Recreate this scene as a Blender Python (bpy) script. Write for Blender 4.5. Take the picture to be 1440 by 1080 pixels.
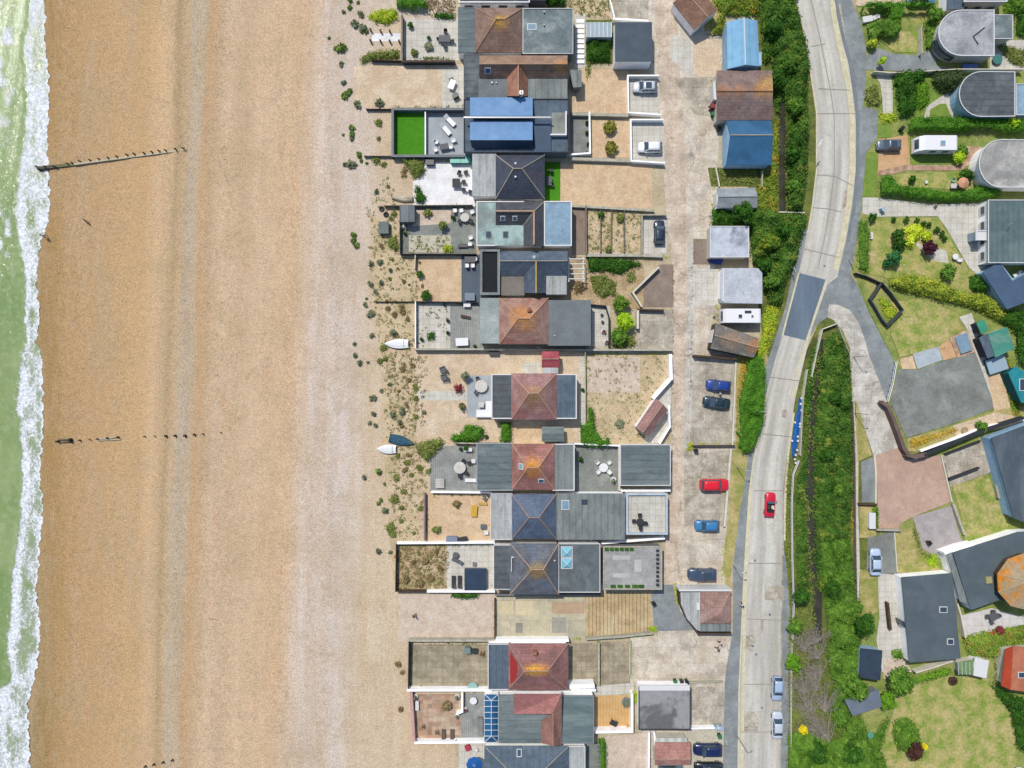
import bpy, math, random
import numpy as np
from mathutils import Vector, Matrix
random.seed(7); rng = np.random.default_rng(7)
for o in list(bpy.data.objects): bpy.data.objects.remove(o)
SC = bpy.context.scene; COL = SC.collection
# ---------------- camera, sky, sun, exposure ----------------
S = 0.12; H = 115.0                       # metres per photo pixel on the ground, drone height
cam = bpy.data.cameras.new('camera'); co = bpy.data.objects.new('camera', cam); COL.objects.link(co)
cam.sensor_width = 36; cam.lens = 36*H/(1440*S); cam.clip_end = 6000; cam.clip_start = 1
co.location = (0, 0, H); SC.camera = co
SUN_EL = math.radians(57); SUN_AZ = math.radians(-31)      # azimuth clockwise from +Y
w = bpy.data.worlds.new('World'); SC.world = w; w.use_nodes = True
nt = w.node_tree; bg = nt.nodes['Background']; sky = nt.nodes.new('ShaderNodeTexSky')
sky.sky_type = 'NISHITA'; sky.sun_disc = False; sky.sun_elevation = SUN_EL; sky.sun_rotation = SUN_AZ
nt.links.new(sky.outputs[0], bg.inputs[0]); bg.inputs[1].default_value = 0.135
sl = bpy.data.lights.new('sun', 'SUN'); sl.energy = 3.8; sl.angle = math.radians(0.55); sl.color = (1, 0.95, 0.88)
so = bpy.data.objects.new('sun', sl); COL.objects.link(so)
sd = Vector((math.sin(SUN_AZ)*math.cos(SUN_EL), math.cos(SUN_AZ)*math.cos(SUN_EL), math.sin(SUN_EL)))
so.rotation_euler = sd.to_track_quat('Z', 'Y').to_euler(); so.location = sd*200
SC.view_settings.view_transform = 'Standard'; SC.view_settings.look = 'None'
SC.view_settings.gamma = 1; SC.view_settings.exposure = 0.2
# ---------------- helpers ----------------
K = 0.66
def lin(c): return c/12.92 if c <= 0.04045 else ((c+0.055)/1.055)**2.4
def A(h, k=None):
    k = K if k is None else k
    return tuple(lin(int(h[i:i+2], 16)/255)*k for i in (0, 2, 4))+(1,)
def P(px, py, z=0.0):
    f = (H-z)/H*S
    return Vector(((px-720)*f, (540-py)*f, z))
def tagit(o, label=None, cat=None, group=None, kind=None):
    if label: o['label'] = label
    if cat: o['category'] = cat
    if group: o['group'] = group
    if kind: o['kind'] = kind
    return o
def thing(name, label, cat, loc=(0, 0, 0), rz=0, group=None):
    o = bpy.data.objects.new(name, None); COL.objects.link(o); o.empty_display_size = .3
    o.location = loc; o.rotation_euler = (0, 0, rz)
    return tagit(o, label, cat, group)
def dup(root, loc=None, rz=None, label=None, group=None, scale=None, swap=None):
    def rec(o, par):
        c = o.copy(); COL.objects.link(c); c.parent = par
        for ch in o.children: rec(ch, c)
        return c
    r = rec(root, None)
    if loc is not None: r.location = loc
    if rz is not None: r.rotation_euler = (0, 0, rz)
    if label: r['label'] = label
    if group: r['group'] = group
    if scale: r.scale = scale
    return r
class MB:
    def __init__(s): s.v = []; s.f = []; s.m = []
    def face(s, pts, mi=0):
        b = len(s.v); s.v += [tuple(p) for p in pts]; s.f.append(list(range(b, b+len(pts)))); s.m.append(mi); return s
    def mesh(s, verts, faces, mi=0):
        b = len(s.v); s.v += [tuple(p) for p in verts]
        for f in faces: s.f.append([b+i for i in f]); s.m.append(mi)
        return s
    def prism(s, pts, z0, z1, mi=0, mt=None, bottom=True):
        n = len(pts); a = sum(pts[i][0]*pts[(i+1) % n][1]-pts[(i+1) % n][0]*pts[i][1] for i in range(n))
        if a < 0: pts = pts[::-1]
        v = [(p[0], p[1], z0) for p in pts]+[(p[0], p[1], z1) for p in pts]; b = len(s.v); s.v += v
        for i in range(n): s.f.append([b+i, b+(i+1) % n, b+n+(i+1) % n, b+n+i]); s.m.append(mi)
        s.f.append([b+n+i for i in range(n)]); s.m.append(mi if mt is None else mt)
        if bottom: s.f.append([b+n-1-i for i in range(n)]); s.m.append(mi)
        return s
    def box(s, cx, cy, z0, sx, sy, z1, rz=0, mi=0, bev=0):
        c, q = math.cos(rz), math.sin(rz); hx, hy = sx/2, sy/2
        if bev: L = [(-hx+bev, -hy), (hx-bev, -hy), (hx, -hy+bev), (hx, hy-bev), (hx-bev, hy), (-hx+bev, hy), (-hx, hy-bev), (-hx, -hy+bev)]
        else: L = [(-hx, -hy), (hx, -hy), (hx, hy), (-hx, hy)]
        return s.prism([(cx+x*c-y*q, cy+x*q+y*c) for x, y in L], z0, z1, mi)
    def cyl(s, p0, p1, r0, r1=None, n=8, mi=0):
        p0 = Vector(p0); p1 = Vector(p1); r1 = r0 if r1 is None else r1
        d = (p1-p0).normalized(); u = d.orthogonal().normalized(); w_ = d.cross(u)
        b = len(s.v)
        for p, r in ((p0, r0), (p1, r1)):
            for i in range(n):
                a = 2*math.pi*i/n; s.v.append(tuple(p+(u*math.cos(a)+w_*math.sin(a))*r))
        for i in range(n): s.f.append([b+i, b+(i+1) % n, b+n+(i+1) % n, b+n+i]); s.m.append(mi)
        s.f.append([b+n-1-i for i in range(n)]); s.m.append(mi); s.f.append([b+n+i for i in range(n)]); s.m.append(mi)
        return s
    def lathe(s, c, prof, n=12, mi=0, sx=1, sy=1):
        b = len(s.v)
        for r, z in prof:
            for i in range(n):
                a = 2*math.pi*i/n; s.v.append((c[0]+r*sx*math.cos(a), c[1]+r*sy*math.sin(a), c[2]+z))
        for k in range(len(prof)-1):
            for i in range(n): s.f.append([b+k*n+i, b+k*n+(i+1) % n, b+(k+1)*n+(i+1) % n, b+(k+1)*n+i]); s.m.append(mi)
        if prof[-1][0] > 1e-3: s.f.append([b+(len(prof)-1)*n+i for i in range(n)]); s.m.append(mi)
        return s
def obj(name, mb, mats, parent=None, off=None, smooth=False, uv=True):
    me = bpy.data.meshes.new(name)
    if off is None: vv = mb.v
    else: vv = [(x-off[0], y-off[1], z-off[2]) for x, y, z in mb.v]
    me.from_pydata(vv, [], mb.f)
    if not isinstance(mats, (list, tuple)): mats = [mats]
    for m in mats: me.materials.append(m)
    if len(mats) > 1: me.polygons.foreach_set('material_index', mb.m)
    if smooth: me.polygons.foreach_set('use_smooth', [True]*len(me.polygons))
    if uv:
        ul = me.uv_layers.new(name='UVMap').data
        for p in me.polygons:
            n = p.normal
            if abs(n.z) > .995: u = Vector((1, 0, 0)); v = Vector((0, 1, 0))
            else: u = Vector((-n.y, n.x, 0)).normalized(); v = n.cross(u)
            for li in p.loop_indices:
                c = Vector(me.vertices[me.loops[li].vertex_index].co)
                ul[li].uv = (c.dot(u), c.dot(v))
    me.update()
    o = bpy.data.objects.new(name, me); COL.objects.link(o)
    if parent: o.parent = parent
    return o
# ---------------- materials ----------------
MATS = {}
def newmat(name):
    m = bpy.data.materials.new(name); m.use_nodes = True
    return m, m.node_tree, m.node_tree.nodes['Principled BSDF']
def nn(t, kind, **kw):
    n = t.nodes.new(kind)
    for k, v in kw.items():
        if k.startswith('i_'):
            key = k[2:]; key = int(key) if key.isdigit() else key.replace('_', ' ')
            n.inputs[key].default_value = v
        else: setattr(n, k, v)
    return n
def mixc(t, fac, a, b, mode='MIX'):
    n = t.nodes.new('ShaderNodeMix'); n.data_type = 'RGBA'; n.blend_type = mode
    for sock, val in ((0, fac), (6, a), (7, b)):
        if hasattr(val, 'is_output'): t.links.new(val, n.inputs[sock])
        else: n.inputs[sock].default_value = val
    return n.outputs[2]
def math_(t, op, a, b=0.0, clamp=False):
    n = t.nodes.new('ShaderNodeMath'); n.operation = op; n.use_clamp = clamp
    for i, val in ((0, a), (1, b)):
        if hasattr(val, 'is_output'): t.links.new(val, n.inputs[i])
        else: n.inputs[i].default_value = val
    return n.outputs[0]
def ramp(t, fac, stops):
    r = t.nodes.new('ShaderNodeValToRGB'); e = r.color_ramp.elements
    while len(e) < len(stops): e.new(0.5)
    for el, (p, c) in zip(e, stops):
        el.position = p; el.color = c if isinstance(c, tuple) else (c, c, c, 1)
    t.links.new(fac, r.inputs[0]); return r.outputs[0]
def noise(t, vec, scale, detail=4, rough=.55, dist=0):
    n = nn(t, 'ShaderNodeTexNoise'); n.inputs['Scale'].default_value = scale; n.inputs['Detail'].default_value = detail
    n.inputs['Roughness'].default_value = rough; n.inputs['Distortion'].default_value = dist
    t.links.new(vec, n.inputs['Vector']); return n.outputs['Fac']
def M(name, c1, c2=None, c3=None, sc=.6, fine=.18, fsc=3.0, rough=.9, pat=None, pk=(1, 1), pc=.6, bump=.0, st=None, spec=.3, metal=0, coat=0, lich=None, k=None, cont=(.38, .62), s3=.25, pmix=.0, crack=0):
    """c1/c2 mottled by noise, c3 = larger stains; pat: tile/slab/plank/corr pattern; lich = list of (px,py,z,radius,colour)"""
    if name in MATS: return MATS[name]
    m, t, bs = newmat(name); MATS[name] = m
    c1 = A(c1, k); c2 = A(c2, k) if c2 else tuple(x*.85 for x in c1[:3])+(1,)
    geo = nn(t, 'ShaderNodeNewGeometry'); pos = geo.outputs['Position']
    vec = pos
    if st:
        mp = nn(t, 'ShaderNodeMapping'); mp.inputs['Scale'].default_value = st; t.links.new(pos, mp.inputs['Vector']); vec = mp.outputs[0]
    n1 = noise(t, vec, sc, 5, .6)
    col = mixc(t, ramp(t, n1, [(cont[0], 0.), (cont[1], 1.)]), c1, c2)
    if fine >= .06:
        gr_ = ramp(t, noise(t, vec, max(1.1, sc*2), 9, .78, .3), [(.3, .74), (.5, 1.), (.7, 1.14)]); col = mixc(t, min(1, fine*7), col, mixc(t, 1.0, col, gr_, 'MULTIPLY'))
    if c3: col = mixc(t, ramp(t, noise(t, vec, s3, 5, .6, .4), [(.5, 0.), (.68, .85)]), col, A(c3, k))
    if lich:
        for (lx, ly, lz, lr, lc) in lich:
            p = P(lx, ly, lz); vd = nn(t, 'ShaderNodeVectorMath', operation='DISTANCE'); t.links.new(pos, vd.inputs[0]); vd.inputs[1].default_value = p
            d = math_(t, 'DIVIDE', vd.outputs['Value'], lr)
            d = math_(t, 'SUBTRACT', 1.15, d, True)
            nz = ramp(t, noise(t, pos, 2.2, 6, .75), [(.35, 0.), (.62, 1.)])
            f = math_(t, 'MULTIPLY', ramp(t, d, [(0.0, 0.), (.75, 1.)]), nz)
            col = mixc(t, math_(t, 'MULTIPLY', f, .95), col, A(lc, k))
    if crack:
        wn = nn(t, 'ShaderNodeTexNoise'); wn.inputs['Scale'].default_value = .5; wn.inputs['Detail'].default_value = 6; t.links.new(pos, wn.inputs['Vector'])
        s_ = nn(t, 'ShaderNodeVectorMath', operation='SCALE'); s_.inputs['Scale'].default_value = 3.0; t.links.new(wn.outputs['Color'], s_.inputs[0]); ad = nn(t, 'ShaderNodeVectorMath', operation='ADD'); t.links.new(pos, ad.inputs[0]); t.links.new(s_.outputs[0], ad.inputs[1])
        vo = nn(t, 'ShaderNodeTexVoronoi'); vo.feature = 'DISTANCE_TO_EDGE'; vo.voronoi_dimensions = '2D'; vo.inputs['Scale'].default_value = crack; t.links.new(ad.outputs[0], vo.inputs['Vector'])
        col = mixc(t, math_(t, 'MULTIPLY', ramp(t, vo.outputs['Distance'], [(.008, 1.), (.03, 0.)]), ramp(t, noise(t, pos, .3, 3), [(.44, 0.), (.6, .5)])), col, A('7c7262', k))
        col = mixc(t, ramp(t, noise(t, pos, .9, 7, .75), [(.56, 0.), (.66, .6)]), col, A('eee8dc', k))
    f2 = noise(t, pos, fsc, 3, .7)
    fv = math_(t, 'ADD', math_(t, 'MULTIPLY', math_(t, 'SUBTRACT', f2, .5), fine*4), 1.0)
    h = f2
    if pat:
        uvn = nn(t, 'ShaderNodeUVMap'); uv = uvn.outputs[0]
        if pat == 'slab' and pk[0] > 1:
            wn = nn(t, 'ShaderNodeTexNoise'); wn.inputs['Scale'].default_value = .7; wn.inputs['Detail'].default_value = 4; t.links.new(pos, wn.inputs['Vector'])
            sc_ = nn(t, 'ShaderNodeVectorMath', operation='SCALE'); sc_.inputs['Scale'].default_value = .55; t.links.new(wn.outputs['Color'], sc_.inputs[0]); ad = nn(t, 'ShaderNodeVectorMath', operation='ADD'); t.links.new(uv, ad.inputs[0]); t.links.new(sc_.outputs[0], ad.inputs[1]); uv = ad.outputs[0]
        if pat in ('tile', 'slab', 'pave'):
            b = nn(t, 'ShaderNodeTexBrick'); b.offset = 0 if pat == 'pave' else .5
            b.inputs['Scale'].default_value = 1; b.inputs['Brick Width'].default_value = pk[0]; b.inputs['Row Height'].default_value = pk[1]
            b.inputs['Mortar Size'].default_value = {'tile': .035, 'slab': .035, 'pave': .05}[pat]*min(1, pk[1])*1.2
            b.inputs['Color1'].default_value = (1, 1, 1, 1); v_ = 1-pmix; b.inputs['Color2'].default_value = (v_, v_, v_, 1)
            b.inputs['Mortar'].default_value = (pc, pc, pc, 1); b.inputs['Mortar Smooth'].default_value = .3
            t.links.new(uv, b.inputs['Vector']); col = mixc(t, 1.0, col, b.outputs['Color'], 'MULTIPLY')
        else:
            wv = nn(t, 'ShaderNodeTexWave'); wv.wave_type = 'BANDS'; wv.bands_direction = 'X' if pk[0] > 0 else 'Y'
            wv.inputs['Scale'].default_value = 1/abs(pk[0])/2*.63; wv.inputs['Distortion'].default_value = 0 if pat == 'corr' else .15
            t.links.new(uv, wv.inputs['Vector'])
            if pat == 'plank': fac = ramp(t, wv.outputs['Fac'], [(0., pc), (.18, 1.)])
            else: fac = ramp(t, wv.outputs['Fac'], [(0., pc), (1., 1.)])
            col = mixc(t, 1.0, col, fac, 'MULTIPLY')
    mul = nn(t, 'ShaderNodeVectorMath', operation='SCALE'); t.links.new(col, mul.inputs[0]); t.links.new(fv, mul.inputs['Scale'])
    t.links.new(mul.outputs[0], bs.inputs['Base Color'])
    if bump:
        bn = nn(t, 'ShaderNodeBump'); bn.inputs['Strength'].default_value = bump; bn.inputs['Distance'].default_value = .12
        t.links.new(h, bn.inputs['Height']); t.links.new(bn.outputs[0], bs.inputs['Normal'])
    bs.inputs['Roughness'].default_value = rough; bs.inputs['Specular IOR Level'].default_value = spec; bs.inputs['Metallic'].default_value = metal
    if coat: bs.inputs['Coat Weight'].default_value = coat; bs.inputs['Coat Roughness'].default_value = .08
    return m
def flatmat(name, c, rough=.5, spec=.5, metal=0, coat=0):
    return M(name, c, c, fine=.03, rough=rough, spec=spec, metal=metal, coat=coat)
LEAF_K = .96
def leafmat(name, c1, c2, c3=None, sc=.5, k=LEAF_K):
    if name in MATS: return MATS[name]
    m, t, bs = newmat(name); MATS[name] = m
    geo = nn(t, 'ShaderNodeNewGeometry'); pos = geo.outputs['Position']
    col = mixc(t, ramp(t, noise(t, pos, sc, 4, .6), [(.36, 0.), (.64, 1.)]), A(c1, k), A(c2, k))
    if c3: col = mixc(t, ramp(t, noise(t, pos, sc*2.3, 4, .6), [(.55, 0.), (.66, 1.)]), col, A(c3, k))
    f2 = noise(t, pos, 5.0, 3, .7)
    fv = math_(t, 'ADD', math_(t, 'MULTIPLY', math_(t, 'SUBTRACT', f2, .5), 1.5), 1.0)
    mul = nn(t, 'ShaderNodeVectorMath', operation='SCALE'); t.links.new(col, mul.inputs[0]); t.links.new(fv, mul.inputs['Scale'])
    t.links.new(mul.outputs[0], bs.inputs['Base Color']); bs.inputs['Roughness'].default_value = .75; bs.inputs['Specular IOR Level'].default_value = .15
    tr = nn(t, 'ShaderNodeBsdfTranslucent'); t.links.new(mul.outputs[0], tr.inputs[0])
    mx = nn(t, 'ShaderNodeMixShader'); mx.inputs[0].default_value = .25
    out = t.nodes['Material Output']; t.links.new(bs.outputs[0], mx.inputs[1]); t.links.new(tr.outputs[0], mx.inputs[2]); t.links.new(mx.outputs[0], out.inputs[0])
    return m
# ground materials
G_conc = M('pale_concrete', 'd6d1c6', 'bcb6a9', 'a39d90', crack=.16, sc=.5, fine=.18, pat='slab', pk=(4, 3), pc=.72)
G_lane = M('worn_lane_concrete', 'dfd5c4', 'c8b8a2', 'aca192', sc=.45, fine=.22, crack=.16, pat='slab', pk=(3.2, 2.6), pc=.75, bump=.3)
G_pink = M('worn_pink_concrete', 'decdb9', 'c9b49c', 'b3a391', crack=.25, sc=.5, fine=.2, pat='slab', pk=(2.8, 2.2), pc=.76, bump=.3)
G_yard = M('weathered_yard_concrete', 'c8bfad', 'aaa08e', '948c7c', crack=.2, sc=.5, fine=.22, pat='slab', pk=(4.4, 3.6), pc=.7)
G_white = M('bright_white_paving', 'efeeec', 'dddcdb', sc=.5, fine=.09, k=.72)
G_road = M('road_concrete', 'd2cec2', 'c4c0b4', 'b6b2a6', sc=.3, fine=.12, st=(1, .12, 1), s3=.25)
G_asph = M('grey_asphalt', '9aa09f', '868c8c', '7a7f7f', sc=.4, fine=.12)
G_asphb = M('dark_road_asphalt', '70808e', '657482', sc=.4, fine=.1, st=(1, .15, 1))
G_asphg = M('worn_green_grey_asphalt', '8c908a', '7c8079', 'a1a59d', sc=.28, fine=.15)
G_kerb = M('cream_kerb', 'e0d9bd', 'd0c8a8', sc=1, fine=.15)
G_shing = M('yard_shingle', 'e0ccb0', 'd2bb9c', 'ccb292', sc=.35, fine=.3, fsc=4, bump=.4)
G_shino = M('orange_shingle', 'dec3a0', 'd0b18d', 'dec49a', sc=.5, fine=.3, fsc=4, bump=.4)
G_shinp = M('pale_pink_shingle', 'dac9b6', 'ccb9a4', sc=.5, fine=.28, fsc=4, bump=.4)
G_shing2 = M('pale_gravel', 'd0cab6', 'c2baa5', sc=.6, fine=.3, fsc=4, bump=.4)
G_dry = M('dry_sandy_scrub', 'd8c4a2', 'c8b08c', 'b0a178', sc=.6, fine=.35, fsc=3.5, bump=.4)
G_dry2 = M('brown_dry_soil', 'c6ae8a', 'a48c68', 'd4c09c', sc=.6, fine=.35, fsc=3.5, bump=.4)
G_grassd = M('parched_grass', 'c0ae76', 'a09c58', '84903f', sc=.5, fine=.25, fsc=3)
G_grass = M('rough_green_grass', '7a8c42', '98a054', 'b4aa6c', sc=.5, fine=.25, fsc=3)
G_lawn = M('mown_lawn', 'b8ae6c', '83983e', 'c8b482', sc=.55, fine=.34, fsc=2.5, s3=.35, cont=(.4,.6))
G_lawng = M('green_lawn', '71903a', '84983e', sc=.5, fine=.2)
G_verge = M('verge_soil', '5d6b2c', '7f8440', '454a22', sc=.5, fine=.3)
G_turf = M('artificial_turf', '4a9010', '428609', sc=1.2, fine=.05)
G_deckg = M('grey_decking', 'a3a59f', '8f918c', sc=.5, fine=.12, pat='plank', pk=(.35,), pc=.7)
G_deckb = M('slate_blue_decking', '5f6c76', '566370', sc=.6, fine=.08, pat='plank', pk=(.35,), pc=.8)
G_deckl = M('pale_grey_decking', 'b4bbbf', 'a6adb1', sc=.6, fine=.08, pat='plank', pk=(.35,), pc=.85)
G_deckt = M('tan_decking', 'dcb67e', 'cfa56a', sc=.8, fine=.1, pat='plank', pk=(.5,), pc=.85)
G_pave = M('mottled_paving', 'b5a98f', '9a8f76', 'c8bb9e', sc=.7, fine=.25, pat='pave', pk=(.9, .9), pc=.72, pmix=.15)
G_pavep = M('pink_buff_paving', 'd6b89c', 'be9478', 'dccab0', sc=.9, fine=.15, pat='pave', pk=(.75, .75), pc=.72, pmix=.4)
G_pavel = M('pale_paving', 'dcd8cc', 'c8c3b5', sc=.6, fine=.14, pat='pave', pk=(1, 1), pc=.8)
G_block = M('pink_block_paving', 'c9ab95', 'bf9f8a', 'b3988a', sc=.3, fine=.12, pat='slab', pk=(.4, .2), pc=.8)
G_blockb = M('brown_block_paving', '9a8a7c', '8c7c6e', sc=.5, fine=.12, pat='slab', pk=(.4, .2), pc=.8)
G_blocko = M('orange_block_paving', 'd8b083', 'cda378', sc=.5, fine=.08, pat='slab', pk=(.4, .2), pc=.85)
G_boards = M('yellow_concrete_slats', 'ccb489', 'b79d74', 'd8c8a0', sc=.5, fine=.15, pat='plank', pk=(.62,), pc=.5)
G_slabs = M('old_cast_slabs', 'cdc3a4', 'bfb69b', 'aba794', sc=.25, fine=.14, pat='slab', pk=(3.3, 3.3), pc=.7)
G_soil = M('base_ground', 'c9bb9c', 'b8a988', sc=.3, fine=.2)
# building materials
W_white = M('white_render', 'f6f5f3', 'eae9e7', sc=.8, fine=.05, k=.92)
W_cream = M('cream_render', 'e2dccb', 'd2ccba', sc=.8, fine=.05)
W_brick = M('red_brick_wall', 'a8725c', '94604c', sc=1, fine=.1, pat='slab', pk=(.22, .075), pc=.8)
W_stone = M('pale_stone_wall', 'c6c1ae', 'aaa592', sc=1.5, fine=.25, pat='slab', pk=(.7, .5), pc=.7)
W_grey = M('grey_render', '8a8c8c', '7b7d7e', sc=.8, fine=.08)
W_dark = M('dark_timber', '3f4146', '34363b', sc=1, fine=.15)
W_fenceb = M('weathered_timber', '9c9484', '857d6e', sc=1.2, fine=.2, pat='plank', pk=(.2,), pc=.75)
W_brown = M('brown_timber', '5d4a3c', '4b3b30', sc=1, fine=.2)
W_blueg = M('blue_grey_timber', '66747f', '586672', sc=1, fine=.08)
W_lb = M('pale_blue_boards', 'a9cbe4', '97bcd8', sc=1, fine=.05)
PANE = flatmat('window_glass', '3c4c5a', .08, .9); PANEL = M('sky_glass', '8fa9b8', '7f9cae', sc=1, fine=.05, rough=.1, spec=.9)
FRAME = flatmat('white_frame', 'e2e2e0', .4); DMET = flatmat('dark_metal', '33363a', .45); LMET = flatmat('pale_metal', 'b4b8ba', .35, .6, .4)
RUB = flatmat('tyre_rubber', '1d1e20', .8)
def R(name, *a, **k): return M(name, *a, **{**dict(fine=.15, rough=.85), **k})
R_felt = R('grey_felt_roof', '868d8a', '757c7b', '99a09b', sc=.5, st=(1, .4, 1), pat='plank', pk=(1.05,), pc=.78)
R_feltd = R('dark_felt_roof', '5f6568', '53595c', '787f82', sc=.5, pat='plank', pk=(-1.05,), pc=.78)
R_feltg = R('green_grey_felt_roof', '6f7c7c', '616e70', '87918f', sc=.5, st=(.5, 1.5, 1), pat='plank', pk=(-1.05,), pc=.8)
R_lead = R('stained_green_roof', '7b8889', '697678', 'a2aeab', sc=.4, s3=.35)
R_blue = R('blue_grey_roof', '5c6b79', '546370', '70808c', sc=.5, pat='plank', pk=(1.05,), pc=.82)
R_slate = R('slate_roof', '58626f', '4c5664', sc=.8, pat='tile', pk=(.3, .28), pc=.82, rough=.6)
R_corrg = R('corrugated_pale_roof', 'a9b3b0', '98a3a0', 'bcc6c1', sc=.6, pat='corr', pk=(-.3,), pc=.8)
R_corrd = R('ribbed_grey_roof', '80878a', '73797b', sc=.6, pat='corr', pk=(.35,), pc=.88)
R_mint = R('pale_mint_roof', 'a9c2bd', '90a19d', '7f8683', sc=.3, cont=(.42,.56), s3=.3)
R_skyb = R('pale_blue_roof', '93b0c4', '86a2b6', '7b8f97', sc=.5, s3=.4)
R_bblue = M('bright_blue_metal_roof', '6f98c2', '648dba', '7fa4c8', sc=.8, fine=.05, rough=.5)
R_dblue = M('dark_blue_roof', '2c4a66', '25405a', sc=.8, fine=.08, rough=.5)
R_pale = R('pale_concrete_roof', 'b9bcba', 'a0a4a2', 'd0d2cf', sc=.5, st=(1.5, .5, 1), pat='plank', pk=(1.2,), pc=.82)
R_white = R('whitish_flat_roof', 'c9cdd3', 'b5bac1', sc=.5)
def tiled(name, c1, c2, c3=None, lich=None, rough=.85): return M(name, c1, c2, c3, sc=.5, fine=.14, pat='tile', pk=(.5, .5), pc=.5, rough=rough, lich=lich, pmix=.2, k=.78)
CAP_c = M('terracotta_ridge_tiles', 'c8a48a', 'b8947a', sc=1, fine=.12); CAP_g = M('pale_ridge_tiles', 'b9ae98', 'a59c88', sc=1, fine=.12)
CAP_y = M('lichen_ridge_tiles', 'c8a868', 'b89858', sc=1, fine=.15); CAP_r = M('dusky_ridge_tiles', 'b09280', 'a08270', sc=1, fine=.12)
# ---------------- ground patches ----------------
LAY = []
def patch(name, pts, mat, lift=0):
    x0 = min(p[0] for p in pts); x1 = max(p[0] for p in pts); y0 = min(p[1] for p in pts); y1 = max(p[1] for p in pts)
    l = 1+max([q[4] for q in LAY if q[0] < x1+1 and q[1] > x0-1 and q[2] < y1+1 and q[3] > y0-1] or [0])
    LAY.append((x0, x1, y0, y1, l)); z = l*.005+lift
    mb = MB(); w_ = [P(*p) for p in pts]
    n = len(w_); a = sum(w_[i].x*w_[(i+1) % n].y-w_[(i+1) % n].x*w_[i].y for i in range(n))
    if a < 0: w_ = w_[::-1]
    mb.face([(p.x, p.y, z) for p in w_])
    return tagit(obj(name, mb, mat), kind='structure')
def rect(x0, y0, x1, y1): return [(x0, y0), (x1, y0), (x1, y1), (x0, y1)]
def interp(tab, y):
    return float(np.interp(y, [t[0] for t in tab], [t[1] for t in tab]))
# ---------------- beach and sea ----------------
SHORE = [(-60, 60), (0, 61), (20, 64), (60, 63), (100, 68), (130, 69), (170, 68), (230, 68), (290, 70), (320, 66), (335, 60), (350, 55), (400, 51), (440, 56), (462, 54), (480, 50), (500, 59), (540, 60), (600, 61), (640, 58), (680, 56), (700, 60), (730, 60), (760, 56), (800, 54), (830, 50), (870, 56), (900, 56), (930, 53), (960, 47), (990, 39), (1015, 40), (1060, 42), (1150, 40)]
FOAML = [(-60, 40), (0, 40), (40, 41), (50, 33), (100, 35), (130, 37), (180, 36), (220, 28), (260, 22), (290, 17), (310, 22), (350, 28), (400, 37), (430, 34), (450, 34), (480, 39), (500, 27), (530, 27), (560, 22), (600, 24), (640, 29), (680, 32), (720, 28), (750, 24), (780, 21), (820, 16), (870, 13), (900, 9), (930, 9), (950, 13), (962, 8), (972, -6), (1060, -8), (1150, -8)]
def shore(y): return interp(SHORE, y)+1.3*math.sin(y*.31)+.8*math.sin(y*.83+1)+.7*math.sin(y*1.7)
def beachz(px, py=None):
    z = -1.3+1.3*max(0, min(1, (px-40)/420))**.9-.3*max(0, ((shore(max(-60, min(1150, py)))+4 if py is not None else 50)-px)/12)
    for c, a, wd in ((250, .22, 9), (285, .12, 12), (340, .10, 16), (462, .14, 7), (190, .08, 12), (420, .08, 14)): z += a*math.exp(-((px-c)/wd)**2)
    return z
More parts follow.
